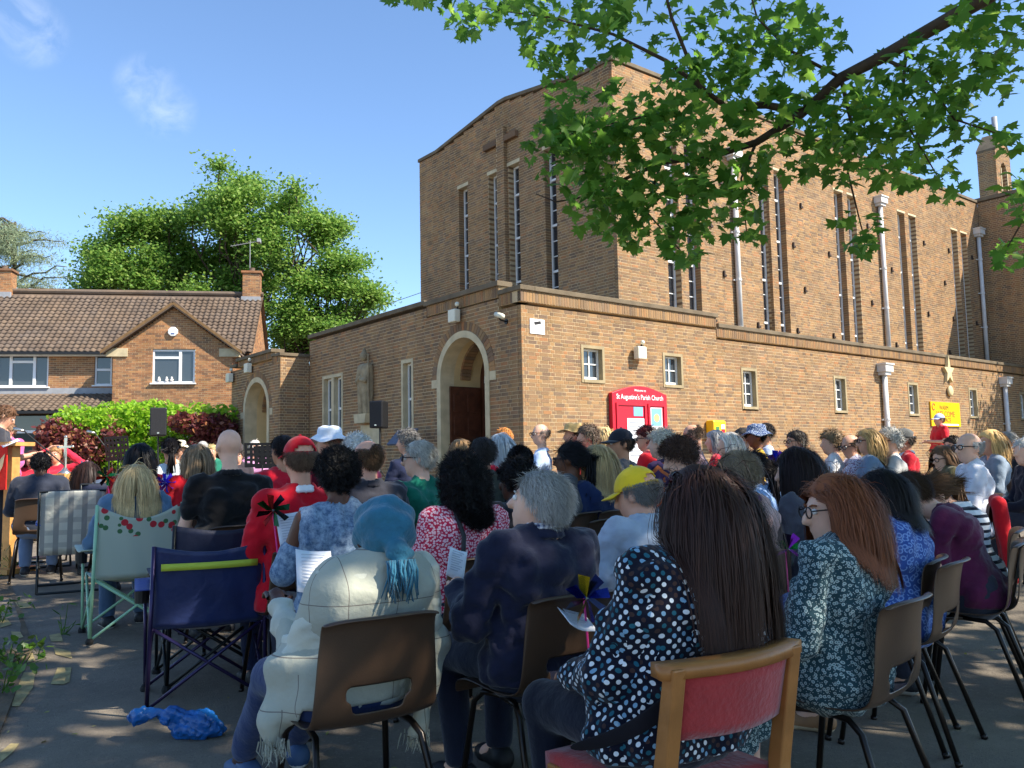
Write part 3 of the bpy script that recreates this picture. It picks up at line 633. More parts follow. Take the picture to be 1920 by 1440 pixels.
# ---------------------------------------------------------------- soft surfaces: distance fields meshed with surface nets
class Field:
    def __init__(s, lo, hi, h):
        s.lo = np.array(lo, np.float32); s.h = h; s.n = np.ceil((np.array(hi)-s.lo)/h).astype(int)+1
        s.ax = [s.lo[i]+h*np.arange(s.n[i], dtype=np.float32) for i in range(3)]; s.v = np.full(s.n, .5, np.float32)
    def win(s, a, b, pad):
        sl = []
        for i in range(3):
            k0 = max(0, int((min(a[i], b[i])-pad-s.lo[i])/s.h)); k1 = min(s.n[i], int((max(a[i], b[i])+pad-s.lo[i])/s.h)+2); sl.append(slice(k0, max(k0, k1)))
        return tuple(sl), np.meshgrid(*[s.ax[i][sl[i]] for i in range(3)], indexing='ij', sparse=True)
    def put(s, sl, d, k, sub=False):
        v = s.v[sl]
        if v.size == 0: return
        if sub: d = -d; hh = np.clip(.5-.5*(v-d)/k, 0, 1); s.v[sl] = v*(1-hh)+d*hh+k*hh*(1-hh)
        else: hh = np.clip(.5+.5*(d-v)/k, 0, 1); s.v[sl] = d*(1-hh)+v*hh-k*hh*(1-hh)
    def cap(s, a, b, ra, rb=None, k=.03, sub=False):
        rb = ra if rb is None else rb; a = np.array(a, np.float32); b = np.array(b, np.float32)
        sl, (X, Y, Z) = s.win(a, b, max(ra, rb)+k+.03); ab = b-a; q = float(ab@ab)+1e-9
        t = np.clip(((X-a[0])*ab[0]+(Y-a[1])*ab[1]+(Z-a[2])*ab[2])/q, 0, 1)
        d = np.sqrt((X-a[0]-t*ab[0])**2+(Y-a[1]-t*ab[1])**2+(Z-a[2]-t*ab[2])**2)-(ra+(rb-ra)*t); s.put(sl, d, k, sub)
    def ell(s, c, r, R=None, k=.03, sub=False):
        c = np.array(c); r = np.array(r, float); m = r.max(); sl, (X, Y, Z) = s.win(c, c, m+k+.03)
        X, Y, Z = X-c[0], Y-c[1], Z-c[2]
        if R is not None: X, Y, Z = [R[0][i]*X+R[1][i]*Y+R[2][i]*Z for i in range(3)]
        k0 = np.sqrt((X/r[0])**2+(Y/r[1])**2+(Z/r[2])**2); k1 = np.sqrt((X/r[0]**2)**2+(Y/r[1]**2)**2+(Z/r[2]**2)**2)+1e-6
        s.put(sl, k0*(k0-1)/k1, k, sub)
    def clip(s, n, c):      # keep n.p < c
        X, Y, Z = np.meshgrid(*s.ax, indexing='ij', sparse=True); s.v = np.maximum(s.v, n[0]*X+n[1]*Y+n[2]*Z-c)
    def folds(s, amp, fr, seed, stretch=(1, 1, .5)):
        X, Y, Z = np.meshgrid(*s.ax, indexing='ij', sparse=True); r = np.random.default_rng(seed); acc = 0
        for i in range(5):
            w = r.normal(size=3); w /= np.linalg.norm(w); w = w*np.array(stretch)*fr*(1+.5*i); acc = acc+(np.abs(np.sin(.5*(w[0]*X+w[1]*Y+w[2]*Z)+r.uniform(0, 6)))*2-1.27)/(1+.5*i)
        near = np.abs(s.v) < .08; s.v = np.where(near, s.v+amp*acc, s.v).astype(np.float32)
    def mesh(s):
        v = s.v; ins = v < 0; n = s.n-1
        c = np.zeros(n, np.int8)
        offs = [(i, j, k) for i in (0, 1) for j in (0, 1) for k in (0, 1)]
        for i, j, k in offs: c += ins[i:i+n[0], j:j+n[1], k:k+n[2]]
        I = np.argwhere((c > 0) & (c < 8)); idx = -np.ones(n, np.int64); idx[tuple(I.T)] = np.arange(len(I))
        if len(I) == 0: return np.zeros((0, 3)), np.zeros((0, 4), int)
        cv = np.stack([v[I[:, 0]+i, I[:, 1]+j, I[:, 2]+k] for i, j, k in offs], 1); O3 = np.array(offs, np.float32)
        acc = np.zeros((len(I), 3), np.float32); cnt = np.zeros(len(I), np.float32)
        for a in range(8):
            for b in range(a+1, 8):
                if np.abs(O3[a]-O3[b]).sum() != 1: continue
                m = (cv[:, a] < 0) != (cv[:, b] < 0); t = np.where(m, cv[:, a]/(cv[:, a]-cv[:, b]+1e-12), 0)[:, None]
                acc += np.where(m[:, None], O3[a]+t*(O3[b]-O3[a]), 0); cnt += m
        V = s.lo+(I+acc/cnt[:, None])*s.h; F = []
        for ax in range(3):
            sh = [slice(0, s.n[i]-1) if i == ax else slice(1, s.n[i]-1) for i in range(3)]
            sh2 = list(sh); sh2[ax] = slice(1, s.n[ax]); a0 = ins[tuple(sh)]; a1 = ins[tuple(sh2)]; E = np.argwhere(a0 != a1)
            if not len(E): continue
            st = a0[tuple(E.T)]; E = E+np.array([0 if i == ax else 1 for i in range(3)]); o1, o2 = [i for i in range(3) if i != ax]
            def g(d1, d2):
                q = E.copy(); q[:, o1] -= d1; q[:, o2] -= d2; return idx[tuple(q.T)]
            Q = np.stack([g(1, 1), g(0, 1), g(0, 0), g(1, 0)], 1); fl = st if ax != 1 else ~st
            F.append(np.where(fl[:, None], Q, Q[:, ::-1]))
        F = np.concatenate(F); return V, F[(F >= 0).all(1)]
def rotm(yaw, pitch, roll=0.):   # yaw left +, pitch down +
    return np.array(Euler((-pitch, roll, yaw), 'XYZ').to_matrix())

# ---------------------------------------------------------------- cloth, skin and hair materials
def pat(kind, *cols):
    """printed cloth: the print is laid along the cloth by choosing the two axes the surface faces"""
    key = kind+str(cols)
    if key in MATS: return MATS[key]
    m, n, l, b = newmat('cloth_'+kind); b.inputs['Roughness'].default_value = .9; b.inputs['Specular IOR Level'].default_value = .15; b.inputs['Sheen Weight'].default_value = .15
    tcn = n.new('ShaderNodeTexCoord'); sx = n.new('ShaderNodeSeparateXYZ'); l.new(tcn.outputs['Object'], sx.inputs[0])
    sn = n.new('ShaderNodeSeparateXYZ'); l.new(tcn.outputs['Normal'], sn.inputs[0])
    def math_(op, a, c=None):
        q = n.new('ShaderNodeMath'); q.operation = op
        for i, v in enumerate((a, c)):
            if v is None: continue
            if isinstance(v, (int, float)): q.inputs[i].default_value = v
            else: l.new(v, q.inputs[i])
        return q.outputs[0]
    # arc coordinate: x where the cloth faces front/back, y where it faces sideways
    f = math_('GREATER_THAN', math_('ABSOLUTE', sn.outputs[0]), math_('MULTIPLY', math_('ABSOLUTE', sn.outputs[1]), 1.2))
    mu = n.new('ShaderNodeMix'); mu.data_type = 'FLOAT'; l.new(f, mu.inputs['Factor']); l.new(sx.outputs[0], mu.inputs['A']); l.new(sx.outputs[1], mu.inputs['B'])
    g_ = math_('GREATER_THAN', math_('ABSOLUTE', sn.outputs[2]), .8)
    mv = n.new('ShaderNodeMix'); mv.data_type = 'FLOAT'; l.new(g_, mv.inputs['Factor']); l.new(sx.outputs[2], mv.inputs['A']); l.new(sx.outputs[1], mv.inputs['B'])
    cb = n.new('ShaderNodeCombineXYZ'); l.new(mu.outputs[0], cb.inputs[0]); l.new(mv.outputs[0], cb.inputs[1])
    C = [(*lin(c), 1) for c in cols]
    def vor(scale, rnd, thr, vec=None):
        v = n.new('ShaderNodeTexVoronoi'); v.voronoi_dimensions = '2D'; v.inputs['Scale'].default_value = scale; v.inputs['Randomness'].default_value = rnd
        l.new(vec or cb.outputs[0], v.inputs['Vector']); return v, math_('LESS_THAN', v.outputs['Distance'], thr)
    def mixc(f_, a, c):
        q = n.new('ShaderNodeMix'); q.data_type = 'RGBA'; l.new(f_, q.inputs['Factor'])
        for s_, v in (('A', a), ('B', c)):
            if isinstance(v, tuple): q.inputs[s_].default_value = v
            else: l.new(v, q.inputs[s_])
        return q.outputs['Result']
    if kind == 'polka':
        mp = n.new('ShaderNodeMapping'); mp.inputs['Rotation'].default_value = (0, 0, .75); l.new(cb.outputs[0], mp.inputs[0])
        v, d = vor(48, .12, .30, mp.outputs[0]); rp = n.new('ShaderNodeValToRGB'); rp.color_ramp.interpolation = 'CONSTANT'
        while len(rp.color_ramp.elements) < 4: rp.color_ramp.elements.new(.5)
        for e, (p_, c) in zip(rp.color_ramp.elements, ((0, C[1]), (.36, C[2]), (.62, C[3]), (.85, C[4]))): e.position = p_; e.color = c
        sp = n.new('ShaderNodeSeparateColor'); l.new(v.outputs['Color'], sp.inputs[0]); l.new(sp.outputs[0], rp.inputs[0]); col = mixc(d, C[0], rp.outputs[0])
    elif kind in ('floral', 'rings', 'ditsy'):
        sc = {'floral': 58, 'rings': 40, 'ditsy': 85}[kind]
        v, d = vor(sc, .95, {'floral': .30, 'rings': .44, 'ditsy': .40}[kind]); _, e = vor(sc, .95, {'floral': .16, 'rings': .24, 'ditsy': .0}[kind])
        col = mixc(d, C[0], C[1]); col = mixc(e, col, C[2] if len(C) > 2 else C[0])
        if kind == 'floral':
            _, d2 = vor(95, 1., .14); col = mixc(d2, col, C[1])
    elif kind == 'stripes':
        w = math_('GREATER_THAN', math_('FRACT', math_('MULTIPLY', sx.outputs[2], 24)), .6); col = mixc(w, C[0], C[1])
    elif kind == 'bands':
        w = math_('FRACT', math_('MULTIPLY', math_('ADD', mu.outputs[0], sx.outputs[2]), 7)); col = mixc(math_('GREATER_THAN', w, .55), C[0], C[1]); col = mixc(math_('GREATER_THAN', w, .85), col, C[2])
    elif kind == 'gingham':
        a = math_('GREATER_THAN', math_('FRACT', math_('MULTIPLY', mu.outputs[0], 60)), .5); c2 = math_('GREATER_THAN', math_('FRACT', math_('MULTIPLY', mv.outputs[0], 60)), .5)
        col = mixc(math_('MULTIPLY', math_('ADD', a, c2), .5), C[0], C[1])
    elif kind == 'plaid':
        w1 = math_('FRACT', math_('MULTIPLY', mu.outputs[0], cols_scale)); w2 = math_('FRACT', math_('MULTIPLY', mv.outputs[0], cols_scale))
        col = mixc(math_('GREATER_THAN', w1, .6), C[0], C[1]); col = mixc(math_('MULTIPLY', math_('GREATER_THAN', w2, .6), .5), col, C[1])
    elif kind == 'lines':     # fine window-pane lines on plain wool
        a = math_('LESS_THAN', math_('FRACT', math_('MULTIPLY', math_('ADD', mu.outputs[0], .07), 6.)), .016); c2 = math_('LESS_THAN', math_('FRACT', math_('MULTIPLY', math_('ADD', sx.outputs[2], .02), 6.)), .018)
        col = mixc(math_('MAXIMUM', a, c2), C[0], C[1])
    elif kind == 'wash':
        t = n.new('ShaderNodeTexNoise'); t.inputs['Scale'].default_value = 34; t.inputs['Detail'].default_value = 10; t.inputs['Roughness'].default_value = .75; l.new(tcn.outputs['Object'], t.inputs['Vector'])
        mp2 = n.new('ShaderNodeMapRange'); mp2.inputs['From Min'].default_value = .38; mp2.inputs['From Max'].default_value = .64; l.new(t.outputs['Fac'], mp2.inputs['Value']); col = mixc(mp2.outputs[0], C[0], C[1])
    l.new(col, b.inputs['Base Color'])
    t = n.new('ShaderNodeTexNoise'); t.inputs['Scale'].default_value = 25; t.inputs['Detail'].default_value = 6; l.new(tcn.outputs['Object'], t.inputs['Vector'])
    bm = n.new('ShaderNodeBump'); bm.inputs['Strength'].default_value = .35; bm.inputs['Distance'].default_value = .02; l.new(t.outputs['Fac'], bm.inputs['Height']); l.new(bm.outputs[0], b.inputs['Normal'])
    MATS[key] = m; return m
cols_scale = 8.
def cloth(c):
    if not isinstance(c, tuple): return c
    return mat('cloth%d_%d_%d' % c, c, .88, .16, 9, .35, 22, spec=.15, sheen=.2)
def skin(c):
    k = 'skin%d_%d_%d' % c
    if k in MATS: return MATS[k]
    m = mat(k, c, .5, .1, 14, .08, 90, spec=.35); b = m.node_tree.nodes['Principled BSDF']
    b.inputs['Subsurface Weight'].default_value = .12; b.inputs['Subsurface Radius'].default_value = (.02, .008, .004); return m
def hairmat(c):
    k = 'hair%d_%d_%d' % c
    if k in MATS: return MATS[k]
    m, n, l, b = newmat(k); b.inputs['Roughness'].default_value = .5; b.inputs['Specular IOR Level'].default_value = .22
    g = n.new('ShaderNodeNewGeometry'); r = n.new('ShaderNodeMix'); r.data_type = 'RGBA'; q = lin(c)
    r.inputs['A'].default_value = (*[v*.6 for v in q], 1); r.inputs['B'].default_value = (*[min(1, v*1.35) for v in q], 1)
    l.new(g.outputs['Random Per Island'], r.inputs['Factor']); l.new(r.outputs['Result'], b.inputs['Base Color']); MATS[k] = m; return m
PALE, FAIR, TAN, BROWN, DARK = (226, 178, 152), (214, 160, 132), (186, 132, 100), (110, 70, 48), (70, 44, 32)

# ---------------------------------------------------------------- hair
def ribbons(P, width, outw):
    """P (n,m,3) strand points -> ribbons facing outward"""
    n, m, _ = P.shape; T = np.gradient(P, axis=1); sd = np.cross(T, outw); sd /= np.linalg.norm(sd, axis=2, keepdims=True)+1e-9
    w = (width*(1-.75*np.linspace(0, 1, m)**2))[None, :, None]*.5; V = np.stack([P-sd*w, P+sd*w], 2).reshape(-1, 3)
    i = np.arange(m-1); q = np.stack([2*i, 2*i+1, 2*i+3, 2*i+2], 1); F = (q[None]+(np.arange(n)*2*m)[:, None, None]).reshape(-1, 4)
    return V, F
def make_hair(J, style, d, seed):
    r = np.random.default_rng(seed); hc, R = J['hc'], J['R']; hs = J['hs']
    near = d < 4.8; N_ = 8000 if near else (2600 if d < 7.2 else 700); wd = .0019 if near else (.0038 if d < 7.2 else .008)
    if style in ('long', 'mid', 'bob'): N_ = int(N_*1.5); wd *= 1.15
    cr = np.array([.0785, .1, .092])*hs; c0 = np.array([0, -.006, .028])*hs
    D = r.normal(size=(N_*3, 3)); D /= np.linalg.norm(D, axis=1, keepdims=True); p = c0+D*cr
    line = -.135*p[:, 1]+.16*p[:, 2] > -.002*hs+.0012*r.normal(size=len(p))
    if style == 'balding': line &= ~((p[:, 2] > .068*hs) & (p[:, 1] > -.075*hs)) & ~((p[:, 1] > .02*hs) & (p[:, 2] > .045*hs))
    if style == 'fringe': line &= (p[:, 2] < .045*hs) & (p[:, 1] < .03*hs)
    if style in ('afro', 'bigafro'):
        V0, _ = hair_base(J, style, .014); p = (V0[r.integers(len(V0), size=N_)]-hc)@R; line = np.ones(len(p), bool)
    p = p[line][:N_]; n = len(p); nor = (p-c0)/cr**2; nor /= np.linalg.norm(nor, axis=1, keepdims=True)
    L, grav, out_, curl, vol, m = {'crop': (.018, .0, 1., 0, .02, 3), 'short': (.05, .25, .35, .12, .06, 5), 'balding': (.035, .25, .4, .1, .04, 4), 'fringe': (.03, .2, .4, .1, .03, 4), 'curly': (.075, .12, .8, .9, .16, 7), 'afro': (.03, .0, .8, 1.2, .0, 6), 'bigafro': (.04, .05, .8, 1.2, .0, 7),
        'bob': (.23, .55, .25, .05, .08, 9), 'mid': (.265, .55, .25, .05, .09, 10), 'long': (.47, .6, .25, .05, .09, 12), 'pony': (.13, .1, .1, .02, .03, 6), 'nape': (.16, .5, .3, .05, .1, 8)}[style]
    Ls = L*hs*r.uniform(.75, 1.05, n)[:, None]
    comb = np.stack([np.sign(p[:, 0])*.35+r.normal(size=n)*.12, -.75+.1*r.normal(size=n), -.25+0*p[:, 0]], 1)
    if style in ('long', 'mid', 'bob'): comb = np.stack([np.sign(p[:, 0]+.012*hs)*.5, -.6+0*p[:, 0], .0*p[:, 0]], 1)
    if style == 'pony': comb = np.array([0, -.13, .02])*hs - p; comb /= np.linalg.norm(comb, axis=1, keepdims=True)+1e-6
    if style in ('afro', 'crop', 'bigafro'): comb = nor*0
    v = nor*out_+comb*(1-out_)+r.normal(size=(n, 3))*np.where(r.uniform(size=(n, 1)) < .07, .5, .13)
    v /= np.linalg.norm(v, axis=1, keepdims=True)
    pw = p@R.T+hc; vw = v@R.T; pts = [pw.copy()]; vs = 1+vol*r.uniform(.15, 1, n)[:, None]+np.where(r.uniform(size=(n, 1)) < .05, .1, 0); step = Ls/(m-1)
    G = np.array([0, 0, -1.])
    ph = r.uniform(0, 6.28, (n, 3)); bw = J['w']
    for i in range(m-1):
        vw = vw+G*grav; vw /= np.linalg.norm(vw, axis=1, keepdims=True)
        q = pw+vw*step
        q = q+r.normal(size=(n, 3))*.0012*(L > .1)
        if curl: q = q+curl*.012*np.sin(ph+i*1.9)*(1 if style != 'afro' else .8)
        h = (q-hc)@R; e = (h-c0)/(cr*vs); k = np.linalg.norm(e, axis=1, keepdims=True); h = np.where((k < 1), c0+(h-c0)/np.maximum(k, .3), h)
        if style in ('bob', 'mid', 'long'):       # keep clear of the face, fall outside neck and shoulders
            fr = (h[:, 1] > .02*hs) & (h[:, 2] < .05*hs) & (np.abs(h[:, 0]) < .084*hs); h[fr, 0] = np.sign(h[fr, 0]+1e-6)*.084*hs
            fr2 = (h[:, 1] > .065*hs) & (h[:, 2] < .055*hs); h[fr2, 1] = .065*hs; h[:, 1] = np.minimum(h[:, 1], .097*hs)
            inn = (np.abs(h[:, 0]) < .07*hs) & (h[:, 2] < -.05*hs) & (h[:, 1] > -.075*hs) & (h[:, 1] < .0); h[inn, 1] = -.075*hs
        q = h@R.T+hc
        lo_ = J.get('loose', 0); t = (q-J['chest'])/np.array([.25*bw+lo_, .17+lo_, .23]); kk = np.linalg.norm(t, axis=1, keepdims=True); ins = kk[:, 0] < 1; rem = np.sqrt(np.clip(1-t[:, 0]**2-t[:, 2]**2, 0, 1)); bk = np.where(q[:, 1] < J['chest'][1]+.03, -1, 1); q[ins, 1] = (J['chest'][1]+bk*rem*(.17+lo_))[ins]
        tz = q[:, 2] < J['chest'][2]; lim = J['chest'][1]-.158-lo_; bad = tz & (q[:, 1] > lim) & (np.abs(q[:, 0]) < .2*bw) & (q[:, 1] < J['chest'][1]+.05); q[bad, 1] = lim
        vw = q-pw; vw /= np.linalg.norm(vw, axis=1, keepdims=True)+1e-9; pw = q; pts.append(pw.copy())
    P = np.stack(pts, 1); ow = P-hc[None, None]; ow[:, :, 2] *= .3; return ribbons(P, wd*np.ones(m), ow)
def hair_base(J, style, h):
    hc, R, hs = J['hc'], J['R'], J['hs']; f = Field(hc-np.array([.3, .3, .62]), hc+np.array([.3, .3, .3]), h); w = lambda *q: R@(np.array(q)*hs)+hc
    vol = {'afro': .022, 'bigafro': .032, 'curly': .02, 'crop': .004, 'short': .008, 'pony': .006}.get(style, .012)
    f.ell(w(0, -.006, .028), (np.array([.0785, .1, .092])+vol)*hs, R, .01)
    n = R@np.array([0, .645, -.764]); f.clip(n, n@hc+.014*hs+(.01 if style in ('afro', 'bigafro') else 0))
    if style == 'bigafro':
        f.ell(w(0, -.04, -.06), (.118*hs, .1*hs, .15*hs), R, .05)
        n2 = R@np.array([0, 1., -.2]); f.clip(n2, n2@hc+.035*hs)
    if style in ('bob', 'mid', 'long'):
        f.ell(w(0, -.035, -.03), (.088*hs, .075*hs, .125*hs), R, .02)
        for sx in (-1, 1): f.ell(w(sx*.075, .005, -.05), (.018*hs, .05*hs, .085*hs), R, .02)
    f.folds(.003 if style not in ('afro', 'bigafro') else .007, 60 if style not in ('afro', 'bigafro') else 90, 3, (1, 1, .12) if style not in ('afro', 'bigafro') else (1, 1, 1))
    return f.mesh()
def join(*parts):
    V = []; F = []; k = 0
    for v, f in parts:
        V.append(np.asarray(v)); F.append(np.asarray(f)+k); k += len(v)
    return np.concatenate(V), np.concatenate(F)

# ---------------------------------------------------------------- people
EYEW = mat('eye_white', (235, 232, 226), .25, 0); IRIS = mat('iris', (50, 36, 28), .2, 0); SPEC = mat('spectacle_frame', (30, 26, 28), .3, 0)
def skeleton(H, w=1., lean=-.07, yaw=0., pitch=0., roll=0., pose='lap', stand=False, hs=1., bend=0., shift=0., reach=0.):
    J = {'w': w, 'hs': hs, 'stand': stand}; base = .95 if stand else .53
    sc = (H-.08)/.78 if not stand else (H-base)/.78
    L = math.tan(lean)
    def sp(x, y, z):
        q = (z-.53)*sc; return np.array([x+shift*q, y+q*L+bend*max(0, q-.3)**1.5*2.0, base+q*math.cos(lean*.5)])
    J['sp'] = sp; J['chest'] = sp(0, -.005, .86); J['R'] = rotm(yaw, pitch, roll)
    top = base+.78*sc; nb = sp(0, -.015, 1.05); hc = sp(0, .012, 1.19)+np.array([0, math.sin(pitch)*.06, -abs(math.sin(pitch))*.03]); hc[2] = top-.118*hs - (.02 if pitch > .4 else 0)
    J['hc'] = hc; J['neck'] = nb; J['sh'] = {s: sp(s*.178*w, -.005, .99) for s in (-1, 1)}
    arm = {}
    for s in (-1, 1):
        S0 = J['sh'][s]
        if stand or pose == 'down': el, wr = S0+np.array([s*.07, -.02, -.28]), S0+np.array([s*.05, .12, -.50])
        if pose == 'lap': el, wr = S0+np.array([s*.06, .06, -.27]), np.array([s*.09, .30, .62])
        if pose == 'paper': el, wr = S0+np.array([s*.07, .08, -.26]), np.array([s*.13, .33, .76])
        if pose == 'read': el, wr = S0+np.array([s*.05, .05, -.28]), S0+np.array([-s*.05, .33, -.22])
        if pose == 'cross': el, wr = S0+np.array([s*.08, .05, -.27]), S0+np.array([-s*.1, .25, -.25])
        if pose == 'clap': el, wr = S0+np.array([s*.07, .08, -.25]), S0+np.array([-s*.13, .34, -.14])
        if pose == 'up': el, wr = S0+np.array([s*.22, .02, .06]), S0+np.array([-s*.06, .0, .28])
        arm[s] = (S0, np.array(el), np.array(wr))
    J['arm'] = arm; leg = {}
    for s in (-1, 1):
        if stand: leg[s] = (np.array([s*.09*w, 0, .93]), np.array([s*.1, .02, .5]), np.array([s*.1, -.01, .09]))
        else: leg[s] = (np.array([s*.09*w, .0, .54]), np.array([s*.12, .43+reach*.06, .51-reach*.06]), np.array([s*.12, .40+.04*s+reach, .09+.02*(reach > 0)]))
    J['leg'] = leg; J['base'] = base; return J
def torso(f, J, off, k=.05):
    sp, w = J['sp'], J['w']; wb = 1+(w-1)*1.3
    for (x, y, z, r) in ((.085, 0, .53, .125), (.066*wb, .012, .68, .112*(.5+.5*wb)), (.08, -.004, .86, .112), (.138, -.012, .99, .054)):
        a, b = sp(-x*w, y, z), sp(x*w, y, z); f.cap(a, b, r+off, None, k)
    f.cap(sp(-.045, -.02, 1.035), sp(.045, -.02, 1.035), .046+off*.6, None, k); f.cap(sp(-.12, -.05, .93), sp(.12, -.05, .93), .06+off, None, k)
def hand_tubes(wr, d, side):
    """five bent fingers from the palm end"""
    m = MB(); d = d/np.linalg.norm(d); up = np.array([0, 0, 1.]); sd = np.cross(d, up); sd /= np.linalg.norm(sd)+1e-9; up = np.cross(sd, d)
    k = wr+d*.075
    for i, (o_, L) in enumerate(((-.03, .06), (-.01, .07), (.01, .068), (.03, .055))):
        a = k+sd*o_; m.tube([a-d*.02, a+d*L*.4-up*.005, a+d*L*.75-up*.022, a+d*L*.9-up*.042], [.0095, .009, .0082, .007], 6)
    t = wr+d*.03-sd*side*.03; m.tube([t, t+d*.03-sd*side*.022-up*.006, t+d*.06-sd*side*.02-up*.018], [.011, .0105, .008], 6)
    return np.array(m.v), [f for f in m.f]
SHOE = None
def shoe_mesh():
    global SHOE
    if SHOE: return SHOE
    f = Field((-.07, -.12, -.02), (.07, .2, .14), .008)
    f.cap((0, -.06, .045), (0, .1, .035), .042, .036, .02); f.cap((0, -.055, .06), (0, -.02, .085), .04, .038, .03); f.cap((0, .1, .03), (0, .14, .028), .036, .03, .02)
    f.clip((0, 0, -1), 0.); f.cap((0, -.02, .09), (0, -.03, .2), .03, None, .01, True)
    V, F = f.mesh(); zc = V[F].mean(1)[:, 2]; SHOE = mesh_np('shoe', V, F, [mat('shoe_upper', (40, 40, 46), .6, .1), mat('shoe_sole', (220, 216, 206), .6, .08)], True, (zc < .026).astype(int)); return SHOE
NPEOPLE = 0
def person(px, ty, d, label, top=(60, 60, 70), hair=('short', (90, 80, 70)), sk=FAIR, bottom=(44, 46, 58), sleeve='long', face=0., hat=0., stand=False, group='congregation', shoes=((36, 36, 40), (200, 196, 186)), h=None, collar=None, loose=.0, skirt=False, spec=False, detail=None, zr=None, glasses=False, **kw):
    """px, ty: photo pixel of the head top; d: distance along the view; face: turn away from the altar direction (rad)"""
    global NPEOPLE
    NPEOPLE += 1; seed = NPEOPLE
    tp = at(px, ty, d); g = gz(tp[0], tp[1]); rz = math.atan2(-(FOC[0]-tp[0]), FOC[1]-tp[1])+face if zr is None else zr
    Hh = tp[2]-g-hat-(0 if stand else .45)
    kw.setdefault('pose', 'read' if stand else 'lap'); J = skeleton(Hh, stand=stand, **kw)
    J['loose'] = loose; hy = J['hc'][1]; c, s = math.cos(rz), math.sin(rz); hx_ = J['hc'][0]
    root = thing('person', label, 'person', (tp[0]-(c*hx_-s*hy), tp[1]-(s*hx_+c*hy), g), rz, group); root['h'] = round(float(Hh), 2)
    h = h or (.0125 if d < 4.8 else (.016 if d < 7.5 else .021)); hs = J['hs']; R, hc = J['R'], J['hc']; W_ = lambda *q: R@(np.array(q)*hs)+hc
    hi = np.array([.5 if stand or J['w'] > 1.1 or kw['pose'] == 'up' else .42, .72+kw.get('reach', 0), hc[2]+.17]); lo = np.array([-hi[0], -.36, -.02])
    # body: one continuous surface
    f = Field(lo, hi, h); torso(f, J, -.004, .024)
    f.cap(J['neck']-np.array([0, 0, .03]), W_(0, -.015, -.055), .054*hs, .052*hs, .02)
    for sd in (-1, 1):
        S0, E, Wr = J['arm'][sd]; f.cap(S0, E, .046, .04, .012); f.cap(E, Wr, .04, .027, .015)
        dd = (Wr-E)/np.linalg.norm(Wr-E); f.cap(Wr, Wr+dd*.07, .026, .03, .02)
        a, b_, c_ = J['leg'][sd]; f.cap(a, b_, .085, .058, .03); f.cap(b_, c_, .055, .036, .02); f.cap(c_, c_+np.array([0, .1, -.05]), .036, .03, .02)
    f.ell(W_(0, -.006, .028), np.array([.076, .097, .089])*hs, R, .02); f.ell(W_(0, .03, -.035), np.array([.062, .066, .08])*hs, R, .03); f.cap(W_(0, .05, -.085), W_(0, .062, -.09), .026*hs, .024*hs, .03)
    hf = h*.5
    f.cap(W_(0, .094, .008), W_(0, .114, -.028), .011*hs+hf*.3, .015*hs+hf*.3, .012); f.cap(W_(-.03, .084, .022), W_(.03, .084, .022), .012*hs, None, .012)
    f.cap(W_(-.016, .09, -.058), W_(.016, .09, -.058), .010*hs, None, .008)
    for sd in (-1, 1):
        f.ell(W_(sd*.081, -.008, -.008), np.array([.012+hf*.3, .02, .034])*hs, R, .008); f.ell(W_(sd*.033, .098, .006), np.array([.016, .012, .011])*hs, R, .008, True)
    V, F = f.mesh(); hv, hf_ = [], []
    parts = [(V, F)]
    for sd in (-1, 1):
        S0, E, Wr = J['arm'][sd]; tv, tf = hand_tubes(Wr, Wr-E, sd); q4 = [x for x in tf if len(x) == 4]; parts.append((tv, np.array(q4)))
    V, F = join(*parts); link('body', mesh_np('body', V, F, [skin(sk)], True), root)
    # top
    cm = cloth(top); off = .014+loose; f = Field(lo, hi, h); torso(f, J, off, .036)
    fl = {'none': 0, 'cap': .3, 'short': .62, 'half': 1.0, 'long': 1.0}[sleeve]
    for sd in (-1, 1):
        S0, E, Wr = J['arm'][sd]
        if fl: f.cap(S0, S0+(E-S0)*fl, .05+off, .044+off*(1 if fl == 1 else 1.3), .012)
        if sleeve == 'long': f.cap(E, E+(Wr-E)*.93, .046+off, .032+off*.8, .02)
        elif sleeve == 'half': f.cap(E, E+(Wr-E)*.3, .045+off, .045+off, .02)
        a, b_, c_ = J['leg'][sd]
        if skirt: f.cap(a, b_, .1+off, .085+off, .05); f.cap(b_, c_+np.array([0, .02, .16]), .08+off, .085+off, .04)
    if skirt: f.cap((0, .1, .52), (0, .42, .50), .09, None, .06)
    v0 = f.v.copy(); f.folds(-.0085 if d < 7.5 else -.004, 34, seed, (1, 1, .8)); f.folds(-.0035, 85, seed+9, (.6, .6, 1.2)); f.v = np.minimum(f.v, v0+off-.005)
    nk = J['neck']; f.cap(nk+np.array([0, .01, .005]), W_(0, -.01, -.05), .06*hs, .055*hs, .012, True)
    if not skirt: f.clip((0, 0, -1), -(J['base']-.06))
    if collar:
        cf = Field(nk-np.array([.14, .14, .08]), nk+np.array([.14, .16, .12]), min(h, .011)); n_ = 14
        for i in range(n_):
            w0, w1 = 2*math.pi*i/n_, 2*math.pi*(i+1)/n_; P_ = lambda w: nk+np.array([.068*math.sin(w), .004+.066*math.cos(w), .018-.028*max(0, math.cos(w))]); cf.cap(P_(w0), P_(w1), .011, None, .01); cf.cap(P_(w0)*1.0+np.array([0, 0, -.02])+np.array([.012*math.sin(w0), .012*math.cos(w0), 0]), P_(w1)+np.array([.012*math.sin(w1), .012*math.cos(w1), -.02]), .01, None, .012)
        V, F = cf.mesh(); link('collar', mesh_np('collar', V, F, [cloth(collar)], True), root)
    V, F = f.mesh(); link('dress' if skirt else 'top', mesh_np('top', V, F, [cm], True), root)
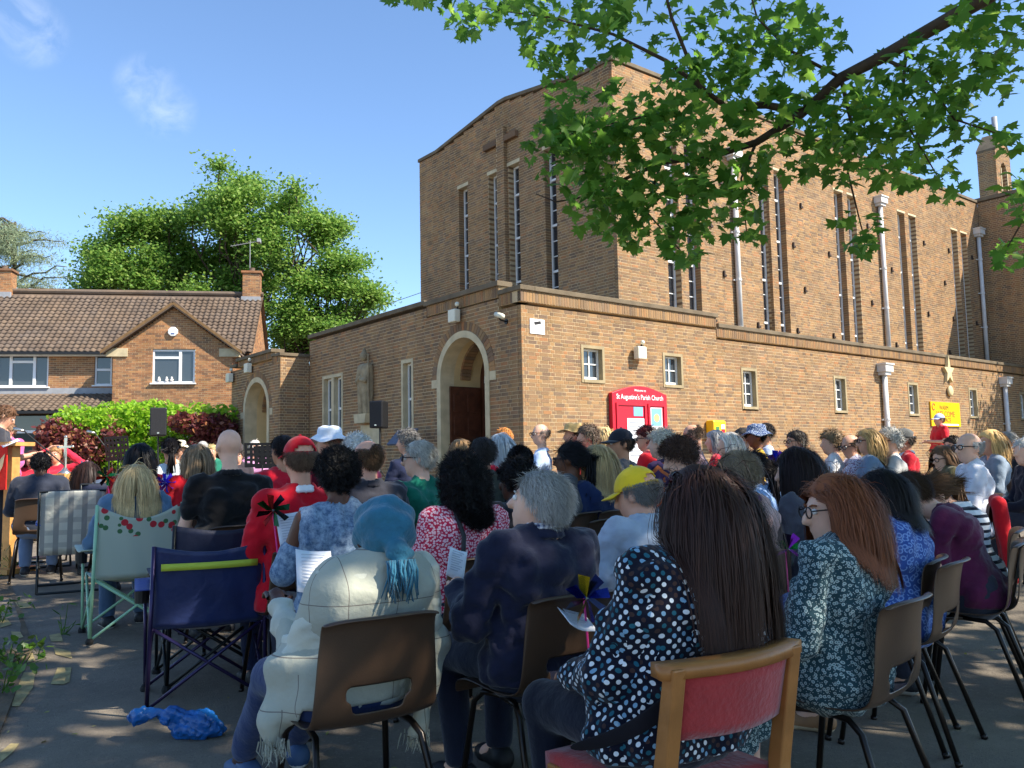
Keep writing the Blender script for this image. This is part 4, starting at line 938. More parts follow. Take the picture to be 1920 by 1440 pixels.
    # trousers
    if not skirt:
        f = Field((lo[0], lo[1], 0), (hi[0], hi[1], J['base']+.14), max(h, .014))
        f.cap(J['sp'](-.085*J['w'], 0, .53), J['sp'](.085*J['w'], 0, .53), .135, None, .05)
        for sd in (-1, 1):
            a, b_, c_ = J['leg'][sd]; f.cap(a, b_, .1, .074, .03); f.cap(b_, c_+np.array([0, 0, .03]), .07, .056, .02)
        f.clip((0, 0, -1), -.085); f.folds(.003, 22, seed+50); V, F = f.mesh(); link('trousers', mesh_np('trousers', V, F, [cloth(bottom)], True), root)
    for sd in (-1, 1):
        c_ = J['leg'][sd][2]; o = link('shoe', shoe_mesh(), root, (c_[0], c_[1]+.02, .0), (0, 0, -sd*.12))
        for i, cc in enumerate(shoes): o.material_slots[i].link = 'OBJECT'; o.material_slots[i].material = mat('shoe%d_%d_%d' % cc, cc, .6, .1, 20)
    # hair
    if hair and hair[0] != 'bald':
        st, hcol = hair; sv = make_hair(J, st, d, seed); ps = [sv]
        if st not in ('balding', 'fringe'): ps.insert(0, hair_base(J, st, min(h, .014)))
        V, F = join(*ps); link('hair', mesh_np('hair', V, F, [hairmat(hcol)], True), root)
        if st == 'pony':
            q0 = W_(0, -.115, .02); m_ = MB(); rr = np.random.default_rng(seed)
            for i in range(90 if d < 6 else 50):
                a = q0+rr.normal(size=3)*.012; e = a+np.array([rr.normal()*.025, -.03+rr.normal()*.02, -.26+rr.normal()*.03]); m_.tube([a, a+np.array([0, -.035, -.02]), (a+e)/2+np.array([0, -.02, 0]), e], [.006, .007, .006, .002], 4)
            m_.build('ponytail', hairmat(hcol), root, smooth=True)
    # eyes and spectacles where the face shows
    if detail == 'face':
        for sd in (-1, 1):
            e = W_(sd*.033, .09, .006); o = MB().lathe([(.0, -.0115), (.008, -.0085), (.0115, 0), (.008, .0085), (0, .0115)], 10, tuple(e), cap=False); o.build('eye', EYEW, root, smooth=True)
            e = W_(sd*.033, .0975, .006); MB().lathe([(0, -.005), (.0045, 0), (0, .005)], 8, tuple(e), cap=False).build('iris', IRIS, root, smooth=True)
            a, b_ = W_(sd*.018, .099, .024), W_(sd*.05, .088, .026); MB().tube([a, (a+b_)/2+R@np.array([0, .004, .003]), b_], .004, 5).build('eyebrow', hairmat(hair[1] if hair else (110, 90, 70)), root)
    if glasses:
        m_ = MB()
        for sd in (-1, 1):
            ce = np.array([sd*.033, .112, .004]); pts = [W_(*(ce+np.array([.026*math.cos(t_), -abs(.026*math.cos(t_)+sd*.0)*.05, .019*math.sin(t_)]))) for t_ in np.linspace(0, 2*math.pi, 15)]; m_.tube(pts, .0028 if d < 5 else .004, 5)
            m_.tube([W_(sd*.059, .108, .01), W_(sd*.083, .06, .012), W_(sd*.086, -.01, .008)], .0026 if d < 5 else .004, 5)
        m_.tube([W_(-.008, .113, .008), W_(.008, .113, .008)], .0026, 5); m_.build('spectacles', SPEC, root)
    return root, J, W_
FOC = (-7., 13.)
# headwear, fitted in the head frame
def cap_hat(root, J, col, back=False, up=.03):
    R, hc, hs = J['R'], J['hc'], J['hs']; m = cloth(col); V = []; F = []; nu, nv = 32, 9; r = np.array([.09, .11, .108])*hs; c0 = np.array([0, -.006, up-.008])*hs; sg = -1 if back else 1
    for j in range(nv+1):
        la = .02+(math.pi/2-.02)*j/nv
        for i in range(nu):
            lo_ = 2*math.pi*i/nu; pt = c0+r*np.array([math.cos(la)*math.sin(lo_), math.cos(la)*math.cos(lo_)*1., math.sin(la)])
            V.append(R@pt+hc)
    hole = lambda i, j: (abs(((i+.5)/nu-(.5 if not back else 0.)+.5) % 1-.5) < .12) and (1 <= j <= 2) and not (j == 2 and abs(((i+.5)/nu-(.5 if not back else 0.)+.5) % 1-.5) > .085)
    for j in range(nv):
        for i in range(nu):
            if hole(i, j): continue
            i2 = (i+1) % nu; F.append((j*nu+i, j*nu+i2, (j+1)*nu+i2, (j+1)*nu+i))
    t = link('cap', None, root); t.empty_display_size = .05
    def so(o, th): md = o.modifiers.new('thick', 'SOLIDIFY'); md.thickness = th; md.offset = 1; return o
    so(link('cap_crown', mesh_np('cap_crown', np.array(V), np.array(F), [m], True), t), .004)
    V = []; F = []; nb = 14
    for j in range(5):
        for i in range(nb+1):
            w = (i/nb-.5)*2.3; rr = 1+j*.16*math.cos(w*.62); V.append(R@(c0+np.array([r[0]*math.sin(w)*(1+.02*j), sg*r[1]*math.cos(w)*1+sg*j*.018*hs*max(0, math.cos(w*.68)), -.004*j-.012*(1-math.cos(w))*1.2+.006]))+hc)
    for j in range(4):
        for i in range(nb): F.append((j*(nb+1)+i, j*(nb+1)+i+1, (j+1)*(nb+1)+i+1, (j+1)*(nb+1)+i))
    so(link('cap_peak', mesh_np('cap_peak', np.array(V), np.array(F), [m], True), t), .005)
    MB().lathe([(.008, 0), (.009, .004), (.003, .008)], 8, tuple(R@(c0+np.array([0, 0, r[2]]))+hc)).build('cap_button', m, t)
def brim_hat(root, J, col, prof, name='hat', band=None, seed=1, tilt=.1):
    """prof: (radius, height above head centre)"""
    R, hc, hs = J['R'], J['hc'], J['hs']; n = 36; V = []; F = []; rr = np.random.default_rng(seed); ph = rr.uniform(0, 6, 4)
    for j, (r, z) in enumerate(prof):
        for i in range(n):
            w = 2*math.pi*i/n; wob = (.004+.008*(j < 3))*(math.sin(3*w+ph[0])+.6*math.sin(5*w+ph[1])); V.append(R@(np.array([r*.93*math.sin(w), r*1.08*math.cos(w)-.005, z+wob])*hs)+hc)
    for j in range(len(prof)-1):
        for i in range(n): i2 = (i+1) % n; F.append((j*n+i, j*n+i2, (j+1)*n+i2, (j+1)*n+i))
    o = link(name, mesh_np(name, np.array(V), np.array(F), [cloth(col)], True), root); md = o.modifiers.new('thick', 'SOLIDIFY'); md.thickness = .004
    if band:
        V = [R@(np.array([r*.935*math.sin(2*math.pi*i/n), r*1.085*math.cos(2*math.pi*i/n)-.005, z])*hs)+hc for r, z in ((.097, .062), (.096, .084)) for i in range(n)]
        F = [(i, (i+1) % n, n+(i+1) % n, n+i) for i in range(n)]; link('hat_band', mesh_np('hat_band', np.array(V), np.array(F), [cloth(band)], True), o)
BUCKET = [(.165, .025), (.14, .045), (.112, .062), (.1, .075), (.097, .11), (.09, .135), (.06, .148), (.0, .15)]
STRAW = [(.185, .05), (.15, .052), (.108, .056), (.099, .062), (.096, .1), (.088, .135), (.055, .142), (.0, .138)]

# ---------------------------------------------------------------- stacking chair (brown shell on tube legs)
def bake(o):
    bpy.context.view_layer.update(); me = bpy.data.meshes.new_from_object(o.evaluated_get(bpy.context.evaluated_depsgraph_get())); bpy.data.objects.remove(o); return me
SHELL = mat('brown_polypropylene', (74, 56, 42), .34, .12, 5, .05, 200, spec=.5); TUBE = mat('dark_tube', (40, 34, 30), .3, .1, 10, metal=.6, spec=.5); RUBBER = mat('rubber', (22, 22, 22), .8, 0)
def chair_shell():
    pr = [(.235, .395), (.232, .425), (.21, .445), (.15, .447), (.05, .437), (-.06, .430), (-.14, .436), (-.185, .458), (-.205, .495), (-.217, .535), (-.228, .58), (-.238, .63), (-.25, .69), (-.262, .74), (-.272, .785), (-.288, .80), (-.30, .79)]
    nx = 17; V = []; F = []
    for j, (y, z) in enumerate(pr):
        back = min(1, max(0, (z-.46)/.3)) if y < -.1 else 0; hw = .215-.018*back-.012*(j < 2)
        for i in range(nx):
            t = (i/(nx-1)-.5)*2; x = hw*math.copysign(abs(t)**.9, t); dy = .045*back*t*t + .02*(1-back)*0; dz = (.018*(1-back)*t*t if y < .2 else 0) - (.016*t**4 if j >= 13 else 0)
            V.append((x, y+dy, z+dz))
    for j in range(len(pr)-1):
        for i in range(nx-1):
            if (j == 8 and 5 <= i <= 10) or (j == 9 and 4 <= i <= 11): continue
            F.append((j*nx+i, j*nx+i+1, (j+1)*nx+i+1, (j+1)*nx+i))
    o = link('tmp', mesh_np('seat_shell', np.array(V), np.array(F), [SHELL], True)); a = o.modifiers.new('s', 'SOLIDIFY'); a.thickness = .007; b = o.modifiers.new('u', 'SUBSURF'); b.levels = 1; b.render_levels = 1
    me = bake(o); me.name = 'seat_shell'; return me
CH_SHELL = chair_shell(); CH_LEG = {}
for sx in (-1, 1):
    CH_LEG[sx, 1] = MB().tube([(sx*.155, .0, .425), (sx*.165, .1, .42), (sx*.18, .14, .38), (sx*.215, .2, .0)], .0115, 8).tube([(sx*.213, .198, .02), (sx*.216, .201, 0)], .015, 8).mesh('leg', TUBE, True)
    CH_LEG[sx, -1] = MB().tube([(sx*.155, -.0, .425), (sx*.165, -.1, .415), (sx*.18, -.145, .38), (sx*.22, -.27, .0)], .0115, 8).tube([(sx*.218, -.264, .02), (sx*.221, -.272, 0)], .015, 8).mesh('leg', TUBE, True)
def stack_chair(x, y, rz, label, group='brown stacking chairs'):
    t = thing('stacking_chair', label, 'chair', (x, y, gz(x, y)), rz, group); link('seat_shell', CH_SHELL, t)
    for k, me in CH_LEG.items(): link('leg', me, t)
    return t
def seat_for(root, label, dy=.07, dx=0., turn=0.):
    rz = root.rotation_euler[2]; c, s = math.cos(rz), math.sin(rz); return stack_chair(root.location[0]+c*dx-s*dy, root.location[1]+s*dx+c*dy, rz+turn, label)
# ---------------------------------------------------------------- the congregation (near rows first)
GREY_H, WHITE_H, BLACK_H, BRN_H, BLND_H = (150, 146, 140), (205, 202, 196), (22, 18, 18), (70, 48, 34), (196, 160, 104)
C1 = 'brown stacking chair under '
def P(*a, chair='', cdy=.06, **k):
    r = person(*a, **k)
    if chair: seat_for(r[0], C1+chair, cdy)
    return r
# turban wearer with shawl
r, J, W_ = P(718, 925, 2.98, 'person in teal headwrap and cream shawl seen from behind, holding a song sheet', top=(188, 190, 176), hair=None, sk=DARK, bottom=(36, 52, 92), hat=.035, w=.92, lean=-.12, shift=.22, reach=.42, cdy=-.035, pitch=.15, yaw=-.15, shoes=((58, 84, 120), (226, 226, 220)), chair='the person in the teal headwrap', pose='paper')
TEAL = mat('teal_headwrap', (28, 98, 124), .7, .2, 18, .5, 30, sheen=.3)
R, hc = J['R'], J['hc']; f = Field(hc-np.array([.16, .2, .26]), hc+np.array([.16, .18, .2]), .008)
f.ell(W_(0, -.02, .03), (.106, .128, .118), R, .02); n = R@np.array([0, .72, -.69]); f.clip(n, n@hc+.045)
f.cap(W_(.012, -.128, -.05), W_(.012, -.14, -.085), .036, .03, .015); f.ell(W_(.012, -.135, -.066), (.05, .03, .03), R, .012)
X, Y, Z = np.meshgrid(*f.ax, indexing='ij', sparse=True); hx_, hy_, hz_ = X-hc[0], Y-hc[1], Z-hc[2]
f.v = f.v+(.0055*np.sin(62*(hz_+.5*hx_)+7*np.sin(9*hy_))+.004*np.sin(48*(hz_-.9*hx_)+3*np.sin(14*hy_))).astype(np.float32)
V, F = f.mesh(); hw = link('headwrap', mesh_np('headwrap', V, F, [TEAL], True), r)
m = MB(); rr = random.Random(4)
for i in range(46):
    a = W_(.012+rr.uniform(-.045, .045), -.15+rr.uniform(-.014, .014), -.085); m.tube([a, a+np.array([rr.uniform(-.012, .012), -.01, -.035]), a+np.array([rr.uniform(-.03, .03), -.012+rr.uniform(-.01, .01), -.10-rr.uniform(0, .04)])], [.005, .0045, .002], 4)
m.build('headwrap_fringe', TEAL, hw, smooth=True)
SHAWL = pat('lines', (166, 168, 154), (110, 104, 98))
f = Field((-.46, -.36, .2), (.46, .4, 1.3), .0115); torso(f, J, .024, .05)
for sd in (-1, 1):
    S0, E_, Wr = J['arm'][sd]; f.cap(S0, E_, .066, .064, .03); f.cap(E_, E_+(Wr-E_)*.55, .064, .052, .03)
    f.cap(E_+np.array([sd*.02, -.02, -.02]), (sd*.25, -.02+.05*(sd < 0), .40 if sd < 0 else .34), .05, .03, .05); f.cap((sd*.235, .06, .6), (sd*.255, .04, .42), .035, .028, .04)
f.cap(J['neck']+np.array([0, -.02, -.015]), J['neck']+np.array([0, -.02, -.016]), .085, None, .04)
X, Y, Z = np.meshgrid(*f.ax, indexing='ij', sparse=True)
f.v = f.v+(.012*(np.abs(np.sin(17*(Z+.35*np.abs(X))+3*np.sin(5*X)))-.6)*np.clip((np.abs(X)-.02)*6, .35, 1)+.004*np.sin(50*(Z-.3*X)+4*np.sin(7*X))+.004*np.sin(60*X+20*Z)*(np.abs(X) > .22)).astype(np.float32)
f.cap(J['neck']+np.array([0, .05, .0]), W_(0, .02, -.05), .075, None, .02, True)
f.v = np.maximum(f.v, (.49-Z)-10*(np.abs(X) > .19)).astype(np.float32)
V, F = f.mesh(); sh = link('shawl', mesh_np('shawl', V, F, [SHAWL], True), r)
m = MB()
for sd in (-1, 1):
    for i in range(60):
        a = np.array([sd*.252+rr.uniform(-.035, .035), .0+rr.uniform(-.05, .06), (.385 if sd < 0 else .325)+rr.uniform(-.01, .02)]); m.tube([a, a+np.array([rr.uniform(-.008, .008), rr.uniform(-.008, .008), -.03]), a+np.array([rr.uniform(-.016, .016), rr.uniform(-.01, .01), -.055])], [.003, .0025, .001], 3)
tag(m.build('shawl_fringe', SHAWL, sh), kind='stuff')
# navy jacket
r, J, _ = P(1012, 885, 3.2, 'white haired man in navy jacket over checked shirt, looking up to his left', top=(30, 33, 54), hair=('short', (176, 172, 164)), sk=PALE, bottom=(24, 30, 48), w=1.03, lean=-.06, cdy=.02, yaw=.62, pitch=-.22, collar=(30, 33, 54), loose=.01, detail='face', chair='the white haired man in the navy jacket', pose='paper', shoes=((18, 18, 20), (24, 24, 24)))
nk = J['neck']; m = MB(); m.tube([nk+np.array([.062*math.sin(w), .0+.06*math.cos(w), .035]) for w in np.linspace(0, 2*math.pi, 17)], .013, 8); m.build('shirt_collar', pat('gingham', (230, 232, 238), (60, 72, 110)), r, smooth=True)
# polka dot blouse
r, J, W_ = P(1310, 880, 2.5, 'person with very long dark brown hair in navy polka dot blouse', top=pat('polka', (16, 18, 34), (214, 220, 224), (120, 158, 184), (34, 92, 108), (62, 46, 44)), hair=('long', (58, 37, 29)), sk=FAIR, bottom=(18, 22, 36), w=1.1, lean=-.1, face=-.06, yaw=.3, shift=.2, pitch=.12, loose=.02, shoes=((20, 20, 22), (20, 20, 22)))
m = MB(); q = [np.array(p_) for p_ in ((.24, -.1, 1.0), (.16, -.175, .9), (.02, -.215, .79), (-.14, -.21, .67), (-.26, -.13, .57), (-.31, .06, .50))]
V = []; F = []
for i, p_ in enumerate(q):
    t = q[min(i+1, 5)]-q[max(i-1, 0)]; sd_ = np.cross(t, (0, -1, 0)); sd_ /= np.linalg.norm(sd_)
    V += [p_-sd_*.03+np.array([0, -.004, 0]), p_+sd_*.03+np.array([0, -.004, 0])]
for i in range(5): F.append((2*i, 2*i+1, 2*i+3, 2*i+2))
o = link('bag_strap', mesh_np('bag_strap', np.array(V), np.array(F), [mat('navy_webbing', (20, 22, 34), .8, .1, 60)], True), r); md = o.modifiers.new('s', 'SOLIDIFY'); md.thickness = .004; o.modifiers.new('u', 'SUBSURF').render_levels = 2
m = MB(); m.tube([W_(.085*math.sin(w), .03+.02*math.cos(w), .088+.03*math.cos(w)) for w in np.linspace(-1.5, 1.5, 11)], .006, 6); m.build('sunglasses_on_head', mat('tortoiseshell', (60, 20, 26), .2, .2, 30), r, smooth=True)
POLKA = r
# red hair
r, J, _ = P(1565, 893, 3.0, 'red haired person with dark glasses in teal floral dress', top=pat('floral', (44, 72, 80), (176, 192, 190), (96, 128, 132)), hair=('mid', (126, 72, 42)), sk=PALE, w=1.06, lean=-.04, cdy=.02, face=.12, yaw=.8, pitch=.08, sleeve='half', skirt=True, glasses=True, detail='face', chair='the red haired person in teal floral dress', shoes=((40, 62, 120), (230, 230, 226)))
P(1652, 885, 3.9, 'person with dark bob in blue ring patterned dress, arms bare', top=pat('rings', (52, 82, 150), (120, 150, 204), (60, 92, 160)), hair=('nape', (30, 25, 24)), sk=PALE, w=1.02, lean=.04, cdy=.02, face=.1, yaw=.2, pitch=.3, sleeve='none', skirt=True, chair='the person in the blue ring patterned dress', shoes=((150, 110, 76), (200, 180, 150)))
P(1705, 882, 4.6, 'man in maroon t-shirt and glasses bowing his head', top=(82, 26, 58), hair=('short', (74, 54, 38)), sk=PALE, lean=.3, face=.2, yaw=.35, pitch=.75, sleeve='short', glasses=True, detail='face', chair='the bowing man in maroon', bend=.3)
P(1752, 887, 5.0, 'young person in black and white striped top with brown ponytail, head bowed', top=pat('stripes', (222, 222, 224), (24, 26, 40)), hair=('pony', (96, 70, 46)), sk=PALE, lean=.24, face=.2, pitch=.55, yaw=.3, w=.9, hs=.95, chair='the person in the striped top', bend=.2)
P(1815, 812, 6.8, 'bald man with white stubble of hair in pale waistcoat and shirt, seen in profile', top=(212, 212, 222), hair=('fringe', (190, 186, 180)), sk=PALE, w=1.12, face=.25, yaw=.5, lean=-.05, glasses=True, detail='face', collar=(224, 224, 232), chair='the bald man in the pale waistcoat')
P(1922, 822, 7.4, 'white haired man in dark navy suit at the end of a row', top=(22, 24, 40), hair=('short', WHITE_H), sk=PALE, w=1.1, face=.3, yaw=.4, lean=.12, chair='the man in the dark navy suit')
P(1856, 807, 8.3, 'blonde person with sunglasses pushed up and grey denim jacket', top=(128, 142, 158), hair=('bob', BLND_H), sk=FAIR, face=.2, yaw=.3, detail='face', chair='the blonde person in the denim jacket')
P(1888, 810, 9.6, 'grey haired man in black top behind the blonde person in denim', top=(34, 34, 40), hair=('short', (140, 136, 130)), sk=FAIR, face=.2, yaw=.2, chair='the grey haired man in black')
P(1786, 818, 9.0, 'man with dark cropped hair and sunglasses clapping in navy top', top=(38, 40, 58), hair=('crop', (60, 50, 44)), sk=FAIR, face=.3, yaw=.4, pose='clap', glasses=True, detail='face', chair='the clapping man in navy')
P(1768, 836, 8.0, 'person with long brown hair and glasses in olive checked top', top=(92, 86, 58), hair=('mid', (110, 80, 56)), sk=PALE, face=.3, yaw=.4, pitch=.15, glasses=True, pose='clap', chair='the person in the olive checked top')
P(1668, 806, 8.4, 'person with wavy white hair and glasses in grey top', top=(184, 184, 184), hair=('curly', (190, 186, 178)), sk=PALE, face=.15, yaw=.4, glasses=True, detail='face', chair='the person with wavy white hair')
r, J, _ = P(1694, 803, 9.2, 'man in grey flat cap and red polo shirt', top=(190, 26, 44), hair=('fringe', (90, 80, 72)), sk=TAN, face=.1, hat=.012, sleeve='short', collar=(190, 200, 214), chair='the man in the grey cap'); cap_hat(r, J, (92, 92, 90))
P(1627, 805, 8.3, 'person with blond bob and glasses, denim collar turned up', top=(108, 128, 150), hair=('bob', (176, 142, 92)), sk=FAIR, face=.1, yaw=.35, glasses=True, detail='face', collar=(200, 208, 214), chair='the person with blond bob and denim collar')
P(1594, 815, 8.8, 'man with brown receding hair and dark glasses in patterned shirt', top=pat('floral', (200, 200, 216), (120, 60, 80), (90, 90, 140)), hair=('balding', (96, 76, 60)), sk=FAIR, face=.2, yaw=.5, pitch=.2, glasses=True, detail='face', chair='the man in the patterned shirt')
P(1558, 810, 9.0, 'person with brown and grey curls in plain white top', top=(222, 222, 224), hair=('curly', (128, 106, 80)), sk=PALE, face=.1, yaw=.25, sleeve='half', chair='the person with curls in the white top')
P(1492, 808, 9.0, 'man with short dark hair and glasses in black', top=(36, 38, 44), hair=('short', (52, 44, 38)), sk=FAIR, face=.1, yaw=.45, glasses=True, detail='face', chair='the dark haired man with glasses')
P(1492, 842, 4.7, 'person with smooth dark brown bob in dark grey top', top=(78, 78, 88), hair=('bob', (40, 26, 24)), sk=PALE, face=.1, yaw=.1, pitch=.15, lean=.02, chair='the person with smooth dark brown bob')
r, J, _ = P(1380, 848, 4.4, 'person with short ash grey hair in pale pink cardigan and purple scarf', top=(206, 168, 162), hair=('short', (146, 128, 104)), sk=FAIR, face=.05, yaw=.3, lean=.0, pitch=.1, w=1.0, loose=.012, chair='the person in the pale pink cardigan')
nk = J['neck']; MB().tube([nk+np.array([.07*math.sin(w), .0+.07*math.cos(w), .01]) for w in np.linspace(0, 2*math.pi, 17)], [.02+.005*math.sin(9*i) for i in range(17)], 8).build('scarf', pat('ditsy', (70, 20, 74), (140, 60, 120)), r, smooth=True)
r, J, _ = P(1193, 870, 3.9, 'man in yellow baseball cap and pale grey polo shirt', top=(168, 178, 192), hair=('fringe', (140, 136, 130)), sk=FAIR, hat=.02, face=.0, yaw=.3, pitch=.25, lean=.0, collar=(176, 186, 198), w=1.02, chair='the man in the yellow cap'); cap_hat(r, J, (236, 196, 40))
P(1118, 836, 6.2, 'person with straight blond hair in dark navy denim jacket', top=(34, 48, 84), hair=('mid', (188, 160, 112)), sk=FAIR, face=.05, yaw=.1, chair='the person with straight blond hair in navy denim')
P(1068, 832, 6.1, 'person with tied back black hair and glasses in charcoal top', top=(72, 72, 76), hair=('pony', BLACK_H), sk=BROWN, face=.1, yaw=.4, glasses=True, chair='the person in the charcoal top')
r, J, _ = P(1163, 802, 6.9, 'man in black baseball cap and dark grey jacket, face in profile', top=(70, 70, 74), hair=('fringe', (60, 50, 44)), sk=TAN, hat=.015, face=.2, yaw=.65, detail='face', w=1.08, loose=.012, chair='the man in the black cap'); cap_hat(r, J, (36, 38, 48))
P(1211, 803, 9.0, 'person with dark red hair and sunglasses in bright red hoodie', top=(206, 24, 36), hair=('curly', (84, 30, 30)), sk=FAIR, face=.2, yaw=.4, glasses=True, loose=.02, chair='the person in the bright red hoodie')
P(1239, 808, 7.4, 'white haired person in purple and orange striped cardigan', top=pat('bands', (66, 44, 84), (168, 90, 50), (40, 36, 60)), hair=('curly', (208, 200, 184)), sk=PALE, face=.1, yaw=.3, chair='the person in the striped cardigan')
P(1273, 824, 5.6, 'person with dark brown curls in light blue grey jacket, looking down', top=(176, 186, 194), hair=('curly', (72, 50, 38)), sk=PALE, face=.15, yaw=.35, pitch=.4, lean=.05, chair='the person with dark brown curls')
P(1298, 796, 9.0, 'balding man in mauve grey t-shirt', top=(138, 116, 122), hair=('balding', (110, 90, 74)), sk=FAIR, face=.1, pitch=.35, sleeve='half', w=1.1, chair='the balding man in mauve')
P(1341, 808, 9.5, 'person with grey bowl cut and red top', top=(200, 40, 60), hair=('bob', (150, 150, 152)), sk=PALE, face=.1, yaw=.2, chair='the person with grey bowl cut')
P(1366, 812, 8.4, 'white haired person in pink cardigan', top=(228, 140, 148), hair=('bob', (222, 212, 200)), sk=PALE, face=.1, yaw=.3, chair='the white haired person in pink')
P(1392, 803, 10.0, 'person with dark grey hair in cream top', top=(214, 206, 164), hair=('short', (84, 78, 74)), sk=TAN, face=.1, yaw=.3, chair='the person in the cream top')
r, J, _ = P(1417, 795, 9.8, 'person in blue patterned bucket hat and mustard yellow top', top=(196, 158, 50), hair=('fringe', BLACK_H), sk=BROWN, hat=.035, face=.1, yaw=.3, sleeve='short', chair='the person in the blue bucket hat'); brim_hat(r, J, pat('floral', (40, 62, 110), (190, 204, 222), (30, 40, 70)), BUCKET, 'bucket_hat')
P(1434, 794, 10.6, 'man with short dark hair in pale blue shirt', top=(176, 192, 224), hair=('short', (40, 34, 32)), sk=TAN, face=.1, chair='the man in the pale blue shirt')
P(1408, 852, 5.7, 'person in light blue shirt with dark hair tied back', top=(150, 178, 222), hair=('pony', (36, 28, 26)), sk=TAN, face=.1, yaw=.1, lean=.05, pitch=.2, chair='the person in the light blue shirt')
r, J, _ = P(1074, 793, 9.8, 'man in straw trilby with dark band and dark waistcoat', top=(40, 40, 52), hair=('fringe', (90, 70, 54)), sk=FAIR, hat=.03, face=.2, yaw=.4, chair='the man in the straw hat'); brim_hat(r, J, (204, 170, 112), STRAW, 'straw_hat', (70, 46, 32))
P(1101, 800, 9.4, 'person with greying brown curls and red scarf', top=(206, 40, 46), hair=('curly', (104, 88, 76)), sk=FAIR, face=.1, yaw=.4, chair='the person with the red scarf')
P(1131, 803, 10.0, 'person with pale blond hair in white top beside the red scarf', top=(210, 214, 212), hair=('bob', (214, 184, 130)), sk=PALE, face=.1, chair='the person with pale blond hair')
P(1013, 795, 9.8, 'bald man with glasses in pale blue shirt, profile against the church corner', top=(178, 198, 228), hair=('fringe', (170, 150, 136)), sk=PALE, face=.25, yaw=.6, glasses=True, detail='face', collar=(190, 206, 232), w=1.06, chair='the bald man in the pale blue shirt')
P(974, 837, 6.6, 'young man with high black cropped hair', top=(40, 40, 48), hair=('crop', (20, 16, 16)), sk=BROWN, w=.95, chair='the young man with cropped black hair')
P(968, 868, 4.9, 'person with dense short black hair in black jacket', top=(24, 25, 32), hair=('afro', (18, 14, 14)), sk=DARK, w=1., hs=.92, face=.1, yaw=.3, chair='the person in the black jacket')
P(937, 815, 7.8, 'person with silver grey bob in red top', top=(200, 24, 50), hair=('bob', (178, 182, 184)), sk=PALE, face=.05, chair='the person with the silver bob')
P(944, 803, 11., 'person with ginger blond hair in white top near the porch', top=(224, 214, 208), hair=('short', (206, 140, 76)), sk=PALE, face=-.4, chair='the person with ginger hair')
P(903, 822, 6.4, 'man with short dark hair in olive grey polo shirt', top=(58, 60, 52), hair=('short', (56, 50, 46)), sk=FAIR, w=1.14, sleeve='short', collar=(52, 54, 48), chair='the man in the olive grey polo')
P(862, 825, 8.2, 'person with light brown bob beside the porch door', top=(90, 76, 70), hair=('bob', (150, 116, 78)), sk=FAIR, chair='the person with the light brown bob')
r, J, _ = P(865, 862, 4.3, 'person with big black curly hair in pink ditsy print dress', top=pat('ditsy', (190, 40, 74), (232, 190, 196)), hair=('bigafro', (16, 14, 15)), sk=BROWN, w=1.06, hs=.98, lean=-.02, chair='the person in the pink print dress', sleeve='half')
MB().tube([(-.17, -.16, .5), (-.12, -.175, .7), (-.1, -.16, .9), (-.1, -.06, 1.06), (-.1, .08, 1.0)], .012, 6).build('bag_strap', BLACK, r, smooth=True)
P(786, 828, 5.8, 'white haired man with glasses in emerald green shirt, face in profile', top=(14, 100, 82), hair=('short', (186, 180, 168)), sk=PALE, face=.2, yaw=.65, glasses=True, detail='face', w=1.05, chair='the man in the emerald green shirt')
P(763, 808, 9.0, 'man with bushy grey hair in navy jacket by the notice holder', top=(34, 40, 66), hair=('curly', (120, 116, 112)), sk=FAIR, yaw=.3, chair='the man with bushy grey hair')
P(688, 826, 5.3, 'man with thinning brown hair in charcoal jacket', top=(50, 50, 58), hair=('balding', (104, 78, 56)), sk=FAIR, w=1.16, yaw=.25, loose=.014, collar=(44, 44, 52), chair='the man with thinning hair')
P(668, 817, 7.2, 'person with wavy white hair behind the man with thinning hair', top=(196, 70, 90), hair=('curly', (206, 204, 198)), sk=PALE, chair='the person with wavy white hair in rose top')
r, J, _ = P(617, 800, 7.5, 'person in white cotton bucket hat', top=(120, 30, 50), hair=('fringe', (150, 130, 110)), sk=FAIR, hat=.03, face=.2, yaw=.5, chair='the person in the white bucket hat'); brim_hat(r, J, (222, 228, 238), BUCKET, 'bucket_hat')
r, J, _ = P(632, 838, 4.3, 'person with short black afro in bleached denim cold shoulder top', top=pat('wash', (66, 92, 124), (150, 172, 194)), hair=('afro', (14, 12, 13)), sk=(92, 58, 42), w=1., hs=.97, sleeve='none', lean=-.04, hat=.03, pose='paper', chair='the person in bleached denim')
DEN = r
for sd in (-1, 1):
    S0, E_, Wr = J['arm'][sd]; f = Field(S0-np.array([.16, .2, .36]), S0+np.array([.16, .25, .1]), .0125); f.cap(S0+(E_-S0)*.62, E_, .062, .064, .02); f.cap(E_, E_+(Wr-E_)*.25, .062, .058, .02); V, F = f.mesh(); link('sleeve', mesh_np('sleeve', V, F, [pat('wash', (66, 92, 124), (150, 172, 194))], True), r)
r, J, _ = P(562, 817, 4.7, 'man in red baseball cap worn with red jumper and white collar', top=(190, 16, 36), hair=('fringe', (120, 96, 78)), sk=FAIR, hat=.012, w=1.06, loose=.008, collar=(232, 234, 240), bottom=(34, 42, 70), chair='the man in the red cap'); cap_hat(r, J, (196, 16, 34))
P(530, 818, 7.0, 'man with short dark hair in red polo shirt', top=(196, 24, 44), hair=('short', (40, 32, 28)), sk=TAN, w=1.1, face=.15, yaw=.1, chair='the dark haired man in red')
P(430, 805, 5.8, 'broad man with shaved head in black t-shirt', top=(18, 18, 21), hair=None, sk=PALE, w=1.22, sleeve='short', lean=.05, bottom=(120, 126, 138), collar=(18, 18, 21), chair='the broad man with shaved head')
